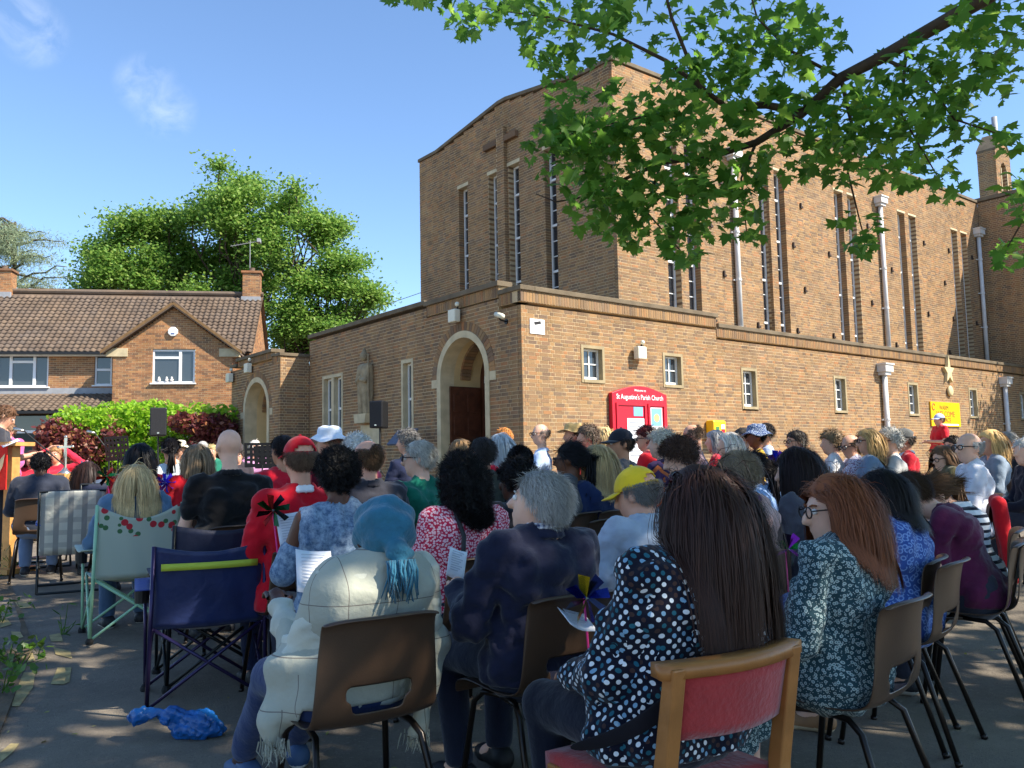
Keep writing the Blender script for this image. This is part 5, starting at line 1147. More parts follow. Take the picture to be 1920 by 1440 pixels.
P(368, 835, 7.4, 'person with dark blond hair in red t-shirt', top=(186, 20, 34), hair=('bob', (128, 106, 80)), sk=FAIR, sleeve='half', face=.1, chair='the person with dark blond hair in red')
P(320, 822, 8.8, 'person with long black ponytail in white top', top=(206, 214, 220), hair=('pony', BLACK_H), sk=TAN, face=.0, yaw=-.3, chair='the person with black ponytail')
P(262, 833, 7.5, 'person with straight black hair in dark red top', top=(164, 18, 40), hair=('bob', (14, 13, 15)), sk=TAN, face=.0, chair='the person with straight black hair')
DC = P(255, 873, 6.1, 'person with straight blond hair in faded denim jacket on a cherry print camp chair', top=(84, 112, 138), hair=('mid', (206, 178, 128)), sk=PALE, lean=-.02, loose=.012, bottom=(70, 92, 120))
r, J, W_ = P(166, 866, 9.0, 'little girl with long dark hair and pink bow', top=(76, 88, 108), hair=('long', (44, 30, 26)), sk=TAN, face=-.9, yaw=-.2, w=.8, hs=.92, chair='the little girl')
b_ = W_(-.03, -.03, .115); MB().add([b_+np.array(q) for q in ((0, 0, 0), (-.05, .0, .025), (-.05, 0, -.025), (.05, 0, .025), (.05, 0, -.025), (0, -.02, 0))], [(0, 1, 2), (0, 4, 3), (5, 2, 1), (5, 3, 4)]).build('hair_bow', mat('pink_bow', (236, 170, 186), .6, .05), r)
P(77, 850, 8.6, 'man with close black hair in slate jacket beside the lectern', top=(46, 50, 62), hair=('short', (20, 18, 18)), sk=DARK, w=1.08, pitch=.3, lean=.2, bottom=(110, 130, 160), chair='the man in the slate jacket')
# standing people and the group round the altar
P(10, 757, 9.2, 'man with brown hair in dark t-shirt standing and reading at the lectern', top=(50, 52, 60), hair=('short', (96, 68, 48)), sk=FAIR, stand=True, sleeve='short', zr=-1.15, pitch=.5, detail='face', bottom=(44, 46, 52), group='people at the altar')
P(1760, 775, 17., 'man in red t-shirt and pale cap standing by the yellow welcome sign', top=(202, 26, 40), hair=('fringe', (110, 90, 70)), sk=FAIR, stand=True, hat=.012, sleeve='short', zr=1.6, yaw=.1, pose='cross', group='people standing at the edge'); 
cap_hat(bpy.data.objects[[o.name for o in bpy.data.objects if o.name.startswith('person')][-1]], skeleton(at(1760, 775, 17.)[2]-gz(0, 17)-.012, stand=True, pose='cross', yaw=.1), (186, 194, 226))
for px_, ty_, d_, lb, tp_, hr, zz in ((14, 792, 11.5, 'person in pink top standing behind the reader', (206, 96, 150), ('short', (120, 90, 66)), 3.0), (106, 838, 12.5, 'person with arms raised to head in red top behind the cross', (206, 40, 66), ('short', (150, 110, 70)), 3.2), (62, 845, 12.0, 'person in red top seated beside the lectern banner', (200, 36, 60), ('mid', (80, 50, 40)), 3.1),
        (478, 826, 14.5, 'white haired musician in lilac top behind the music stand', (206, 150, 190), ('short', (214, 208, 196)), 3.4), (446, 842, 14.0, 'musician with dark hair bent over the music stand', (60, 54, 60), ('curly', (70, 62, 58)), 3.4), (338, 826, 15.0, 'person in cream sun hat by the hedge', (210, 200, 176), ('short', (150, 130, 110)), 3.2), (380, 828, 15.5, 'grey haired musician by the hedge', (90, 96, 110), ('short', (170, 166, 160)), 3.3), (398, 834, 15.0, 'fair haired musician in green by the hedge', (40, 120, 96), ('short', (200, 176, 120)), 3.3)):
    r, J, _ = P(px_, ty_, d_, lb, top=tp_, hair=hr, sk=FAIR, zr=zz, group='people at the altar', detail='face', pose='up' if 'arms' in lb else 'lap', hat=.03 if 'hat' in lb else 0, stand='standing' in lb, chair='' if 'standing' in lb else 'the '+' '.join(lb.split()[:9]))
    if 'hat' in lb: brim_hat(r, J, (226, 216, 190), BUCKET, 'sun_hat')
# ---------------------------------------------------------------- trees
BARK = mat('bark', (74, 60, 48), .95, .3, 12, .6, 30)
def limb(m, a, b, r0, r1, wob=.12, n=6, seed=0, sag=0.):
    rr = np.random.default_rng(abs(int(seed))); a, b = np.array(a, float), np.array(b, float); L = np.linalg.norm(b-a); P_ = []
    for i in range(n+1):
        t = i/n; P_.append(a+(b-a)*t+rr.normal(size=3)*wob*L*.12*math.sin(math.pi*t)+np.array([0, 0, sag*math.sin(math.pi*t)]))
    m.tube(P_, [r0+(r1-r0)*(i/n) for i in range(n+1)], 7); return P_
LEAF5 = np.array([(0, 0), (.22, -.08), (.46, -.12), (.36, .1), (.62, .2), (.4, .34), (.48, .62), (.26, .52), (.18, .74), (0, 1.02), (-.18, .74), (-.26, .52), (-.48, .62), (-.4, .34), (-.62, .2), (-.36, .1), (-.46, -.12), (-.22, -.08)])
LEAF1 = np.array([(0, 0), (.32, .3), (.22, .75), (0, 1.), (-.22, .75), (-.32, .3)])
def leaves_mesh(C, size, shape, rr, up=.6, droop=0.):
    n, k = len(C), len(shape); nz_ = rr.normal(size=(n, 3)); nz_[:, 2] = np.abs(nz_[:, 2])*.6+up; nz_ /= np.linalg.norm(nz_, axis=1, keepdims=True)
    t = rr.normal(size=(n, 3)); t[:, 2] -= droop; t -= nz_*(t*nz_).sum(1, keepdims=True); t /= np.linalg.norm(t, axis=1, keepdims=True); s_ = np.cross(nz_, t)
    sz = (size*rr.uniform(.5, 1.3, n))[:, None, None]; sx = shape[None, :, :1]; sy = shape[None, :, 1:]
    V = C[:, None]+(s_[:, None]*sx+t[:, None]*sy-nz_[:, None]*(.35*np.abs(sx)**1.5+.12*sy**2))*sz; return V.reshape(-1, 3), np.arange(n*k).reshape(n, k)
def crown_tree(label, base, H_, blobs, n, leaf, lm, seed, group='trees behind the house', trunk_r=.35, name='tree', stems=1):
    rr = np.random.default_rng(seed); t = thing(name, label, 'tree', base, 0, group); m = MB(); allc = []
    for s in range(stems): limb(m, (s*.5, 0, -.3), (s*1.5-.5, 0, H_*.75), trunk_r, trunk_r*.3, .3, 8, seed+s)
    for (x, y, z, rx, ry, rz) in blobs:
        limb(m, (x*.15, y*.15, z*.5), (x, y, z), trunk_r*.22, .03, .5, 6, seed+int(x*10)); k = max(4, int(n*rx*ry*rz/sum(b[3]*b[4]*b[5] for b in blobs)/110))
        cl = rr.normal(size=(k, 3)); cl /= np.linalg.norm(cl, axis=1, keepdims=True); cl *= rr.uniform(.5, 1., (k, 1))**.6; cl = cl*np.array([rx, ry, rz])+np.array([x, y, z])
        for c in cl[:2]:
            limb(m, (np.array([x, y, z])+c*1)/2, c, .05, .015, .4, 3, int(abs(c[0])*100))
        sp_ = rr.normal(size=(k, 110, 3))*np.array([.42, .42, .24])*(leaf/.15)**.5; allc.append((cl[:, None]+sp_).reshape(-1, 3)); u_ = rr.normal(size=(int(k*30), 3)); u_ *= (rr.uniform(0, .7, (len(u_), 1))**.5)/np.linalg.norm(u_, axis=1, keepdims=True); allc.append(u_*np.array([rx, ry, rz])+np.array([x, y, z]))
    m.build('trunk', BARK, t, smooth=True); V, F = leaves_mesh(np.concatenate(allc), leaf, LEAF1, rr, .9); tag(link('crown', mesh_np('crown', V, F, [lm]), t), kind='stuff'); return t
SYC = leaf_mat('sycamore_leaf', [(78, 114, 44), (102, 142, 56), (128, 162, 72), (84, 124, 48), (148, 172, 88)], .45)
D = 46.
def tb(px): q = at(px, 800, D); return (q[0], D, .8)
def bl(base, items):     # blobs given as photo pixels (x, y, rx, ry): size and place on the tree's own plane
    o = []
    for px, py, rx, ry in items:
        for k in range(4):
            w = k*1.57+random.uniform(0, 1.2); q = at(px+rx*.42*math.cos(w)+4, py+14+ry*.4*math.sin(w), D); sc = random.uniform(.4, .56); o.append((q[0]-base[0], random.uniform(-2.2, 2.2), q[2]-base[2], sc*rx*D/FPX, sc*rx*D/FPX, sc*ry*D/FPX))
    return o
b = tb(250); crown_tree('tall sycamore with rounded crown left of the others behind the house roof', b, 12, bl(b, [(210, 470, 55, 50), (260, 420, 60, 45), (190, 540, 45, 40), (270, 510, 70, 55), (310, 400, 45, 40), (330, 470, 60, 60), (320, 545, 60, 45)]), 33000, .19, SYC, 11)
b = tb(440); crown_tree('tallest sycamore in the middle behind the house roof', b, 15, bl(b, [(440, 360, 65, 45), (390, 390, 50, 45), (470, 430, 75, 60), (400, 480, 70, 60), (510, 380, 45, 45), (450, 540, 80, 50), (380, 560, 60, 40), (520, 480, 50, 60), (440, 325, 40, 20)]), 42000, .19, SYC, 12)
b = tb(548); crown_tree('open sycamore with visible pale trunk beside the church wing', b, 13, bl(b, [(560, 370, 32, 26), (590, 420, 45, 30), (620, 410, 22, 14), (640, 480, 50, 30), (665, 530, 42, 30), (600, 520, 48, 40), (570, 590, 55, 40), (650, 580, 50, 28), (540, 630, 50, 34), (620, 620, 48, 26), (690, 545, 20, 20)]), 33000, .19, SYC, 13, trunk_r=.38)
# cedar: flat tiers of blue grey sprays
CED = leaf_mat('cedar_needles', [(104, 122, 96), (130, 146, 114), (150, 160, 124), (116, 134, 108)], .25, .6)
b = at(15, 800, 50.); ct = thing('cedar_tree', 'blue green cedar with flat layered branches behind the house chimney', 'tree', (b[0], 50, .8)); m = MB(); limb(m, (0, 0, 0), (0, 0, 15.6), .45, .06, .1, 6, 1); rr = np.random.default_rng(5); C_ = []
for i in range(60):
    z = rr.uniform(8.6, 15.4); w = rr.uniform(0, 6.28); L = (16.4-z)*1.2*rr.uniform(.6, 1.)+.7; e = np.array([math.cos(w)*L, math.sin(w)*L, z+.35*L*rr.uniform(-.2, .5)]); limb(m, (0, 0, z), e, .09, .02, .25, 5, i, .2)
    tt = rr.uniform(.15, 1.08, 520)[:, None]; C_.append(np.array([0, 0, z])+(e-np.array([0, 0, z]))*tt+rr.normal(size=(520, 3))*np.array([.5, .5, .12])+np.array([0, 0, -.1])*tt)
m.build('trunk', BARK, ct, smooth=True); V, F = leaves_mesh(np.concatenate(C_), .26, np.array([(0, 0), (.07, .4), (0, 1), (-.07, .4)]), rr, .3, .2); tag(link('crown', mesh_np('crown', V, F, [CED]), ct), kind='stuff')
# overhanging maple
MAP = leaf_mat('maple_leaf', [(56, 98, 30), (72, 118, 36), (92, 138, 44), (60, 106, 32), (126, 164, 58)], .62, .45)
TR = np.array([7.6, 1.6, 0.]); mp_ = thing('maple_tree', 'maple with broad lobed leaves whose long branch hangs over the seats', 'tree', (TR[0], TR[1], gz(*TR[:2])))
m = MB(); limb(m, (0, 0, -.2), (-.1, .1, 3.6), .34, .26, .1, 6, 2); limb(m, (-.1, .1, 3.5), (.3, -.4, 9.5), .24, .06, .2, 8, 3)
w2 = lambda px, py, d: at(px, py, d)-TR
mainb = [np.array([-.1, .1, 3.4]), np.array([-2.2, 1.9, 4.5])]+[w2(*q) for q in ((1990, -90, 5.2), (1850, 2, 5.4), (1653, 114, 5.6), (1577, 152, 5.75), (1500, 222, 5.85), (1418, 273, 6.), (1335, 299, 6.1), (1240, 311, 6.2), (1094, 375, 6.4), (1043, 384, 6.4), (1005, 369, 6.4))]
m.tube(mainb, [.15, .11, .058, .05, .043, .038, .032, .026, .021, .016, .009, .006, .004], 8)
def twig(pts, r0=.02, r1=.004): m.tube([w2(*q) for q in pts], list(np.linspace(r0, r1, len(pts))), 6)
twig([(1500, 215, 5.85), (1437, 203, 5.8), (1361, 206, 5.8), (1310, 165, 5.7), (1259, 38, 5.6), (1240, -40, 5.5)], .03, .008); twig([(1361, 206, 5.8), (1250, 120, 5.9), (1150, 70, 6.), (1040, 40, 6.1), (900, 20, 6.2)], .018)
twig([(1335, 299, 6.1), (1230, 220, 6.2), (1130, 240, 6.3), (1060, 260, 6.3)], .014); twig([(1240, 311, 6.2), (1210, 400, 6.2), (1280, 480, 6.2)], .012); twig([(1418, 273, 6.), (1390, 340, 6.), (1400, 440, 6.)], .012); twig([(1577, 152, 5.75), (1600, 250, 5.7), (1590, 330, 5.7), (1620, 450, 5.7)], .016)
twig([(1653, 114, 5.6), (1730, 150, 5.5), (1790, 230, 5.5), (1880, 260, 5.4)], .014); twig([(1577, 152, 5.75), (1480, 100, 5.6), (1420, 40, 5.5), (1400, -30, 5.4)], .014); twig([(1700, 95, 5.6), (1690, 220, 5.6), (1760, 340, 5.5)], .012); twig([(1990, 420, 5.), (1930, 400, 5.), (1890, 470, 5.)], .012)
EL = [(745, 2, 20, 10, 7), (800, 4, 34, 14, 12), (890, 38, 45, 34, 46), (980, 20, 55, 28, 36), (1085, 60, 85, 65, 120), (1040, 135, 40, 30, 28), (1190, 40, 80, 60, 62), (1130, 230, 85, 60, 120), (1085, 290, 75, 60, 120), (1200, 290, 110, 70, 190), (1055, 250, 34, 34, 36), (1140, 400, 60, 36, 60), (1230, 390, 95, 52, 110), (1180, 450, 30, 22, 22), (1285, 450, 40, 34, 34), (1285, 485, 24, 18, 14), (1330, 200, 90, 70, 130), (1400, 130, 90, 60, 110), (1420, 50, 100, 50, 95), (1350, 330, 70, 36, 48), (1400, 370, 34, 42, 34), (1392, 430, 34, 30, 24),
      (1520, 90, 60, 50, 50), (1560, 230, 80, 55, 95), (1500, 300, 60, 36, 46), (1640, 220, 80, 55, 90), (1600, 310, 52, 44, 40), (1610, 440, 34, 34, 26), (1720, 170, 90, 60, 95), (1760, 260, 70, 48, 66), (1690, 320, 44, 36, 30), (1775, 350, 28, 34, 14), (1800, 100, 80, 55, 70), (1860, 50, 60, 55, 50), (1870, 150, 40, 40, 24), (1890, 270, 24, 24, 9), (1908, 370, 26, 40, 22), (1900, 480, 24, 34, 18)]
rr = np.random.default_rng(21); Cl = []
for cx, cy, rx, ry, n in EL:
    for _ in range(int(n*1.45)):
        w = rr.uniform(0, 6.28); q = math.sqrt(rr.uniform(0, 1)); Cl.append(w2(cx+rx*1.32*q*math.cos(w), cy+ry*1.25*q*math.sin(w), np.interp(cx, [750, 1900], [6.3, 5.3])+rr.normal()*.32))
Cl = np.array(Cl); order = np.argsort(Cl[:, 1]+TR[1]); V, F = leaves_mesh(Cl, .09, LEAF5, rr, .7, .5)
one = mesh_np('leaf', np.zeros((3, 3)), np.array([[0, 1, 2]])); bpy.data.meshes.remove(one)
big = order[:300]; Vr = V.reshape(len(Cl), -1, 3); protos = []
for j in range(12):
    pv = Vr[j]-Cl[j]; protos.append(mesh_np('leaf', pv, np.arange(len(pv))[None], [MAP]))
for q, i in enumerate(big): link('leaf', protos[q % 12], mp_, Cl[i], (0, 0, rr.uniform(0, 6.28)), rr.uniform(.85, 1.15))
rest = order[300:]; V2 = Vr[rest].reshape(-1, 3)
# the rest of the crown, above and to the right of the camera
pts = []
while len(pts) < 330:
    c = np.array([rr.normal()*3.6-.3, rr.normal()*3.0+.4, 7.2+rr.normal()*1.6]); 
    if c[2] < 4.6 or np.linalg.norm(c[:2]) > 7.5: continue
    if c[0] > 1.1 and rr.uniform() < .6: continue
    pts.append(c)
pts = np.array(pts); C2 = (pts[:, None]+rr.normal(size=(len(pts), 46, 3))*np.array([.36, .36, .18])).reshape(-1, 3)
wp = C2+TR-np.array([0, 0, HC]); dz = wp@_fw; ux = wp@_A/np.maximum(dz, .01)*FPX; uy = -(wp@_B)/np.maximum(dz, .01)*FPX
vis = (dz > 0) & (np.abs(ux) < 1000) & (np.abs(uy) < 760); C2 = C2[~vis]
for p_ in pts[::6]: limb(m, (rr.normal()*.1, rr.normal()*.1, rr.uniform(3.6, 7)), p_, .05, .012, .4, 4, int(abs(p_[0]*37)))
m.build('trunk', BARK, mp_, smooth=True)
V3, F3 = leaves_mesh(C2, .16, LEAF1*np.array([1.7, 1.]), rr, .9, .1)
k5 = len(LEAF5); F2 = np.arange(len(V2)).reshape(-1, k5); tag(link('crown', mesh_np('crown', np.concatenate([V2, V3]), [F2, F3+len(V2)], [MAP]), mp_), kind='stuff')
# tree beyond the right edge that shades the far end of the aisle wall
crown_tree('maple standing beyond the right end of the aisle wall', (23.6, 27.0, .7), 6, [(0, 0, 6.2, 3., 3., 2.2), (-1, 1, 4.6, 2., 2., 1.4), (1, -1, 8., 2., 2., 1.6)], 9000, .17, MAP, 31, 'trees by the church', .25)
# ---------------------------------------------------------------- hedges
HG_ = leaf_mat('hedge_green', [(118, 164, 30), (150, 192, 44), (96, 146, 28), (176, 204, 64)], .45); HP_ = leaf_mat('hedge_purple', [(96, 42, 46), (128, 66, 60), (76, 36, 40), (150, 100, 66)], .25)
def hedge(label, d, regions, lm, n, seed, size=.13):
    rr = np.random.default_rng(seed); c = at(np.mean([q[0] for q in regions]), 840, d); t = thing('hedge', label, 'hedge', (c[0], c[1], gz(0, c[1])), 0, 'hedges in front of the house'); C_ = []; m = MB(); area = sum(q[2]*q[3] for q in regions)
    for (px, py, rx, ry) in regions:
        q = at(px, py, d)-np.array([c[0], c[1], gz(0, c[1])]); R_ = np.array([rx*d/FPX, .8, ry*d/FPX]); k = int(n*rx*ry/area); u = rr.normal(size=(k, 3)); u /= np.linalg.norm(u, axis=1, keepdims=True); u *= rr.uniform(.65, 1.06, (k, 1)); C_.append(q+u*R_)
        for _ in range(5): limb(m, (q[0]+rr.uniform(-.5, .5)*R_[0], 0, -.1), q+np.array([rr.uniform(-.6, .6)*R_[0], rr.uniform(-.4, .4), 0]), .03, .01, .3, 4, seed)
    C_ = np.concatenate(C_); C_ = C_[C_[:, 2] > .02]; V, F = leaves_mesh(C_, size, LEAF1*np.array([1.3, 1]), rr, .45); m.build('stems', BARK, t); tag(link('foliage', mesh_np('foliage', V, F, [lm]), t), kind='stuff')
hedge('lime green hedge with uneven top in front of the house', 25.4, [(150, 800, 55, 40), (215, 800, 70, 46), (290, 805, 70, 50), (360, 800, 75, 44), (230, 850, 90, 40), (340, 860, 110, 40), (420, 790, 30, 32), (280, 770, 60, 20)], HG_, 10500, 41)
hedge('dark purple hedge in front of the left end of the lime hedge', 24.9, [(108, 812, 30, 28), (140, 830, 44, 34), (100, 850, 30, 36), (185, 842, 30, 26), (130, 872, 60, 26), (222, 812, 22, 14)], HP_, 5200, 42)
hedge('dark purple hedge beside the church side porch', 24.9, [(350, 792, 30, 18), (398, 800, 38, 26), (425, 830, 20, 46), (385, 832, 30, 14)], HP_, 4200, 43)
# weeds on the left verge
GR = leaf_mat('verge_weed', [(60, 96, 30), (86, 120, 40), (50, 84, 30)], .3); rr = np.random.default_rng(9)
vg = link('verge', None); tag(vg, 'strip of soil with weeds along the left edge of the tarmac', kind='structure')
pl = [gpt(*q) for q in ((-60, 1000), (8, 1000), (18, 1090), (40, 1150), (62, 1210), (40, 1270), (20, 1330), (-10, 1400), (-200, 1440), (-300, 1200))]
MB().add([(p_[0], p_[1], gz(p_[0], p_[1])+.006) for p_ in pl], [tuple(range(len(pl)))]).build('soil', mat('soil', (92, 78, 60), .95, .3, 8, .6, 40), vg)
for i, (px, py, n, hh) in enumerate(((4, 1165, 40, .18), (16, 1235, 50, .12), (2, 1300, 40, .16), (5, 1080, 40, .35), (2, 1020, 50, .3), (118, 1190, 14, .22), (40, 1250, 30, .12))):
    q = gpt(px, py); t = thing('weed', ('leafy weed', 'spreading broad leaved weed', 'dark leaved weed', 'tall grassy weed', 'short grassy weed', 'thin seeding weed', 'low weed')[i]+(' growing on the left verge' if i != 5 else ' growing from a crack in the tarmac'), 'plant', (q[0], q[1], gz(q[0], q[1])), 0, 'weeds at the tarmac edge')
    C_ = rr.normal(size=(n, 3))*np.array([.09, .09, 0])*(.35 if i == 5 else 1)+np.array([0, 0, 1.])*rr.uniform(.02, hh, (n, 1)); V, F = leaves_mesh(C_, .055 if i < 3 else .05, LEAF1*(np.array([1.1, 1]) if i < 3 else np.array([.3, 1.6])), rr, .4); tag(link('leaves', mesh_np('leaves', V, F, [GR]), t), kind='stuff')
    m = MB()
    for k in range(6): e = C_[rr.integers(n)]; m.tube([(e[0]*.2, e[1]*.2, 0), e], [.004, .002], 4)
    m.build('stem', GR, t)
# faded yellow markings
YEL = mat('faded_yellow_paint', (156, 140, 96), .9, .35, 14, .3, 60)
def mark(poly, lift=.005):
    v = [gpt(*q) for q in poly]; c = np.mean(v, 0); o = MB().add([(p_[0]-c[0], p_[1]-c[1], gz(0, p_[1])+lift) for p_ in v], [tuple(range(len(v)))]).build('road_marking', YEL, None, (c[0], c[1], 0)); tag(o, kind='structure')
mark([(95, 1284), (108, 1253), (134, 1253), (130, 1280), (118, 1285)]); mark([(30, 1290), (45, 1262), (66, 1262), (62, 1290), (36, 1326), (22, 1326)]); mark([(100, 1215), (104, 1228), (135, 1236), (132, 1222)]); mark([(92, 1192), (96, 1204), (118, 1204), (114, 1188)]); mark([(40, 1232), (48, 1245), (66, 1240), (60, 1224)])
mark([(0, 1160), (0, 1178), (22, 1172), (14, 1162)]); mark([(28, 1130), (36, 1142), (60, 1140), (48, 1128)]); mark([(20, 1185), (26, 1200), (44, 1196), (38, 1186)]); mark([(0, 1412), (0, 1432), (24, 1412), (36, 1396), (20, 1396)])

# twigs and fallen scraps on the tarmac
rr = np.random.default_rng(77); C_ = []
for _ in range(260):
    x, y = rr.uniform(-4.2, 4.5), rr.uniform(2.4, 8.); C_.append((x, y, gz(x, y)+.008))
V, F = leaves_mesh(np.array(C_), .03, LEAF1*np.array([.8, 1]), rr, 3.); tag(link('leaf_litter', mesh_np('leaf_litter', V, F, [leaf_mat('dry_leaf', [(150, 140, 80), (110, 120, 50), (190, 170, 120)], .1, .8)])), 'scattered small dry leaves and bud scales on the tarmac', 'leaf litter', kind='stuff')
# ---------------------------------------------------------------- fittings on the church
def on_aisle(u, z, out=0.): return cw(u, -out, z)
def on_front(v, z, out=0.): return cw(-out, v, z)
RF, RA = CH_ROT-math.pi/2, CH_ROT     # yaw that turns a -Y face outward from the front wall / the aisle wall
RED = mat('red_paint', (196, 26, 46), .4, .06, 4); YELL = mat('yellow_paint', (244, 188, 20), .4, .05, 4); PAPER = mat('paper', (236, 238, 244), .8, .03, 30); WTXT = mat('white_letter', (245, 245, 245), .6, 0); KTXT = mat('black_letter', (30, 26, 26), .6, 0); RTXT = mat('red_letter', (210, 60, 40), .6, 0); SKYB = mat('poster_blue', (120, 176, 226), .7, .1, 6); GTXT = mat('print_grey', (120, 124, 132), .7, 0); SKINP = mat('poster_peach', (226, 170, 120), .7, .1, 8)
t = thing('notice_board', 'red church notice board with arched top, white lettering and two glazed posters', 'notice board', on_aisle(2.28, 0, .0), RA)
poly = [(0, 1.0), (1.68, 1.0), (1.68, 2.72), (1.62, 2.74)]+[(1.62-1.56*k/8, 2.74+.15*math.sin(math.pi*k/8)) for k in range(1, 8)]+[(.06, 2.74), (0, 2.72)]
MB().prism(poly, -.11, -.004, lambda a, b, d: (a, d, b)).build('board', RED, t, bevel=.01)
for x0, x1 in ((.1, 1.0), (1.06, 1.6)): MB().box(x0, x0+.05, -.135, -.111, 1.1, 2.52).box(x1-.05, x1, -.135, -.111, 1.1, 2.52).box(x0+.05, x1-.05, -.135, -.111, 2.47, 2.52).box(x0+.05, x1-.05, -.135, -.111, 1.1, 1.15).build('door_frame', RED, t)
o = box('poster', .42, .93, -.118, -.112, 1.2, 2.2, PAPER, t); q = box('poster', 1.14, 1.5, -.118, -.112, 1.2, 2.44, PAPER, t); box('leaflet', .62, .9, -.118, -.112, 2.25, 2.44, SKYB, t); box('poster_picture', 1.16, 1.48, -.1205, -.1185, 2.05, 2.42, SKYB, q); MB().lathe([(.0, 0), (.09, .001), (.0, .002)], 14).build('poster_emblem', SKINP, q, (1.32, -.122, 2.22), (math.pi/2, 0, 0))
for x0, x1, zz, par in ((.47, .88, 2.1, o), (1.18, 1.46, 1.95, q)):
    for k in range(9): box('text_line', x0, x1-.06*(k % 3), -.121, -.1185, zz-k*.085, zz-k*.085+.02, GTXT, par)
link('lettering', text_mesh("St Augustine's Parish Church", .15, WTXT), t, (.84, -.113, 2.6), (math.pi/2, 0, 0)).scale = (.82, 1, 1)
link('lettering', text_mesh("Welcome to", .07, WTXT), t, (.84, -.113, 2.77), (math.pi/2, 0, 0))
t = thing('defibrillator_cabinet', 'yellow defibrillator cabinet on the aisle wall', 'cabinet', on_aisle(5.36, 0), RA)
box('cabinet', 0, .46, -.24, -.004, 1.68, 2.2, YELL, t, .04); box('window_panel', .08, .2, -.245, -.241, 1.85, 2.05, mat('green_panel', (60, 120, 70), .4, .05), t); box('label_plate', .27, .4, -.245, -.241, 2.0, 2.1, WTXT, t); box('label_plate', .28, .4, -.245, -.241, 1.92, 1.99, RED, t)
t = thing('welcome_sign', 'yellow warm welcome space sign with red and black lettering', 'sign', on_aisle(16.15, 0), RA)
box('panel', 0, 1.95, -.05, -.004, 2.2, 2.96, YELL, t, .006)
for tx, sz, mt, x, z in (('WARM', .2, KTXT, .85, 2.72), ('WELCOME', .26, RTXT, .95, 2.5), ('SPACE', .2, KTXT, 1.0, 2.33)): link('lettering', text_mesh(tx, sz, mt), t, (x, -.052, z), (math.pi/2, 0, 0))
MB().tube([(.16+.09*math.cos(w), -.053, 2.8+.1*math.sin(w)) for w in np.linspace(.4, 5.6, 12)], .016, 5).build('emblem', RTXT, t); box('footer_strip', .5, 1.8, -.053, -.051, 2.235, 2.28, WTXT, t)
GOLD = mat('gold_star', (204, 186, 142), .8, .15, 6)
t = thing('star_ornament', 'pale gold star with round drop hung below the parapet', 'ornament', on_aisle(17.45, 3.95, .0), RA)
star = []
for k in range(10):
    r_ = (.46 if k == 0 else .36) if k % 2 == 0 else .15; w = math.pi/2+k*math.pi/5; star.append((r_*math.cos(w)*.95, r_*math.sin(w)*1.15))
MB().prism(star, -.1, -.004, lambda a, b, d: (a, d, b)).build('star', GOLD, t); MB().lathe([(0, 0), (.16, .01), (.17, .05), (.12, .08), (0, .085)], 20).build('drop', GOLD, t, (.06, -.02, -.62), (math.pi/2, 0, 0), smooth=True)
t = thing('cctv_sign', 'small white CCTV warning sign at the church corner', 'sign', on_aisle(.21, 3.8), RA); box('plate', 0, .37, -.012, -.003, 0, .29, WTXT, t); MB().box(-.085, .085, -.0155, -.0125, -.03, .03).build('camera_symbol', KTXT, t, (.19, 0, .215), (0, -.18, 0)); link('lettering', text_mesh('CCTV', .1, GTXT), t, (.185, -.0135, .06), (math.pi/2, 0, 0)); box('text_line', .05, .32, -.0145, -.0125, .03, .042, GTXT, t)
CREAMP = mat('cream_plastic', (222, 218, 196), .45, .06, 5)
def flood(label, loc, rz):
    t = thing('floodlight', label, 'light', loc, rz, 'floodlights on the church'); box('lamp_body', -.13, .13, -.2, -.05, -.14, .13, CREAMP, t, .02); box('bracket', -.05, .05, -.06, -.002, -.05, .05, BLACK, t); MB().tube([(.06, -.08, .12), (.1, -.1, .2)], .02, 8).build('sensor_arm', BLACK, t); MB().lathe([(0, -.05), (.045, -.03), (.05, .01), (.03, .045), (0, .05)], 12, (.1, -.11, .23)).build('sensor', CREAMP, t, smooth=True)
flood('cream floodlight with sensor between the two small aisle windows', on_aisle(3.15, 3.6), RA); flood('cream floodlight with sensor above the main arched door', on_front(2.07, 4.42), RF); flood('cream floodlight with sensor above the side porch arch', cw(-.84, 11.3, 4.2), RF); flood('cream floodlight at the outer corner of the side porch', cw(-.84, 12.75, 4.05), RF)
t = thing('cctv_camera', 'white bullet security camera beside the porch corner', 'camera', on_front(.45, 4.17), RF); MB().tube([(-.02, -.24, .03), (.26, -.3, -.06)], .05, 10).build('camera_body', CREAMP, t, smooth=True); MB().tube([(0, -.002, -.1), (0, -.15, -.08), (.05, -.24, -.02)], .018, 6).build('bracket', BLACK, t); MB().tube([(-.0, -.002, -.1), (0, -.02, -.1)], .05, 10).build('base_plate', BLACK, t)
# carved figure and plaque on the front wall
f = Field((-.42, -.34, -.05), (.42, .06, 1.75), .016)
f.cap((-.12, -.06, .12), (-.1, -.09, 1.1), .14, .16, .05); f.cap((.12, -.06, .12), (.1, -.09, 1.1), .14, .16, .05); f.cap((-.17, -.1, 1.2), (.17, -.1, 1.2), .1, None, .06); f.ell((0, -.13, 1.47), (.09, .1, .12)); f.cap((0, -.12, 1.52), (0, -.12, 1.66), .08, .03, .03)
f.cap((-.2, -.14, 1.15), (-.18, -.22, .85), .06, .05, .03); f.cap((-.18, -.22, .85), (.02, -.25, .95), .05, .04, .03); f.cap((.2, -.14, 1.15), (.22, -.22, .86), .06, .05, .03); f.cap((.22, -.22, .86), (.06, -.26, .88), .05, .04, .03); f.cap((.28, -.16, .1), (.26, -.16, 1.5), .02, None, .01); f.cap((-.06, -.1, .1), (-.02, -.16, .85), .05, .07, .03)
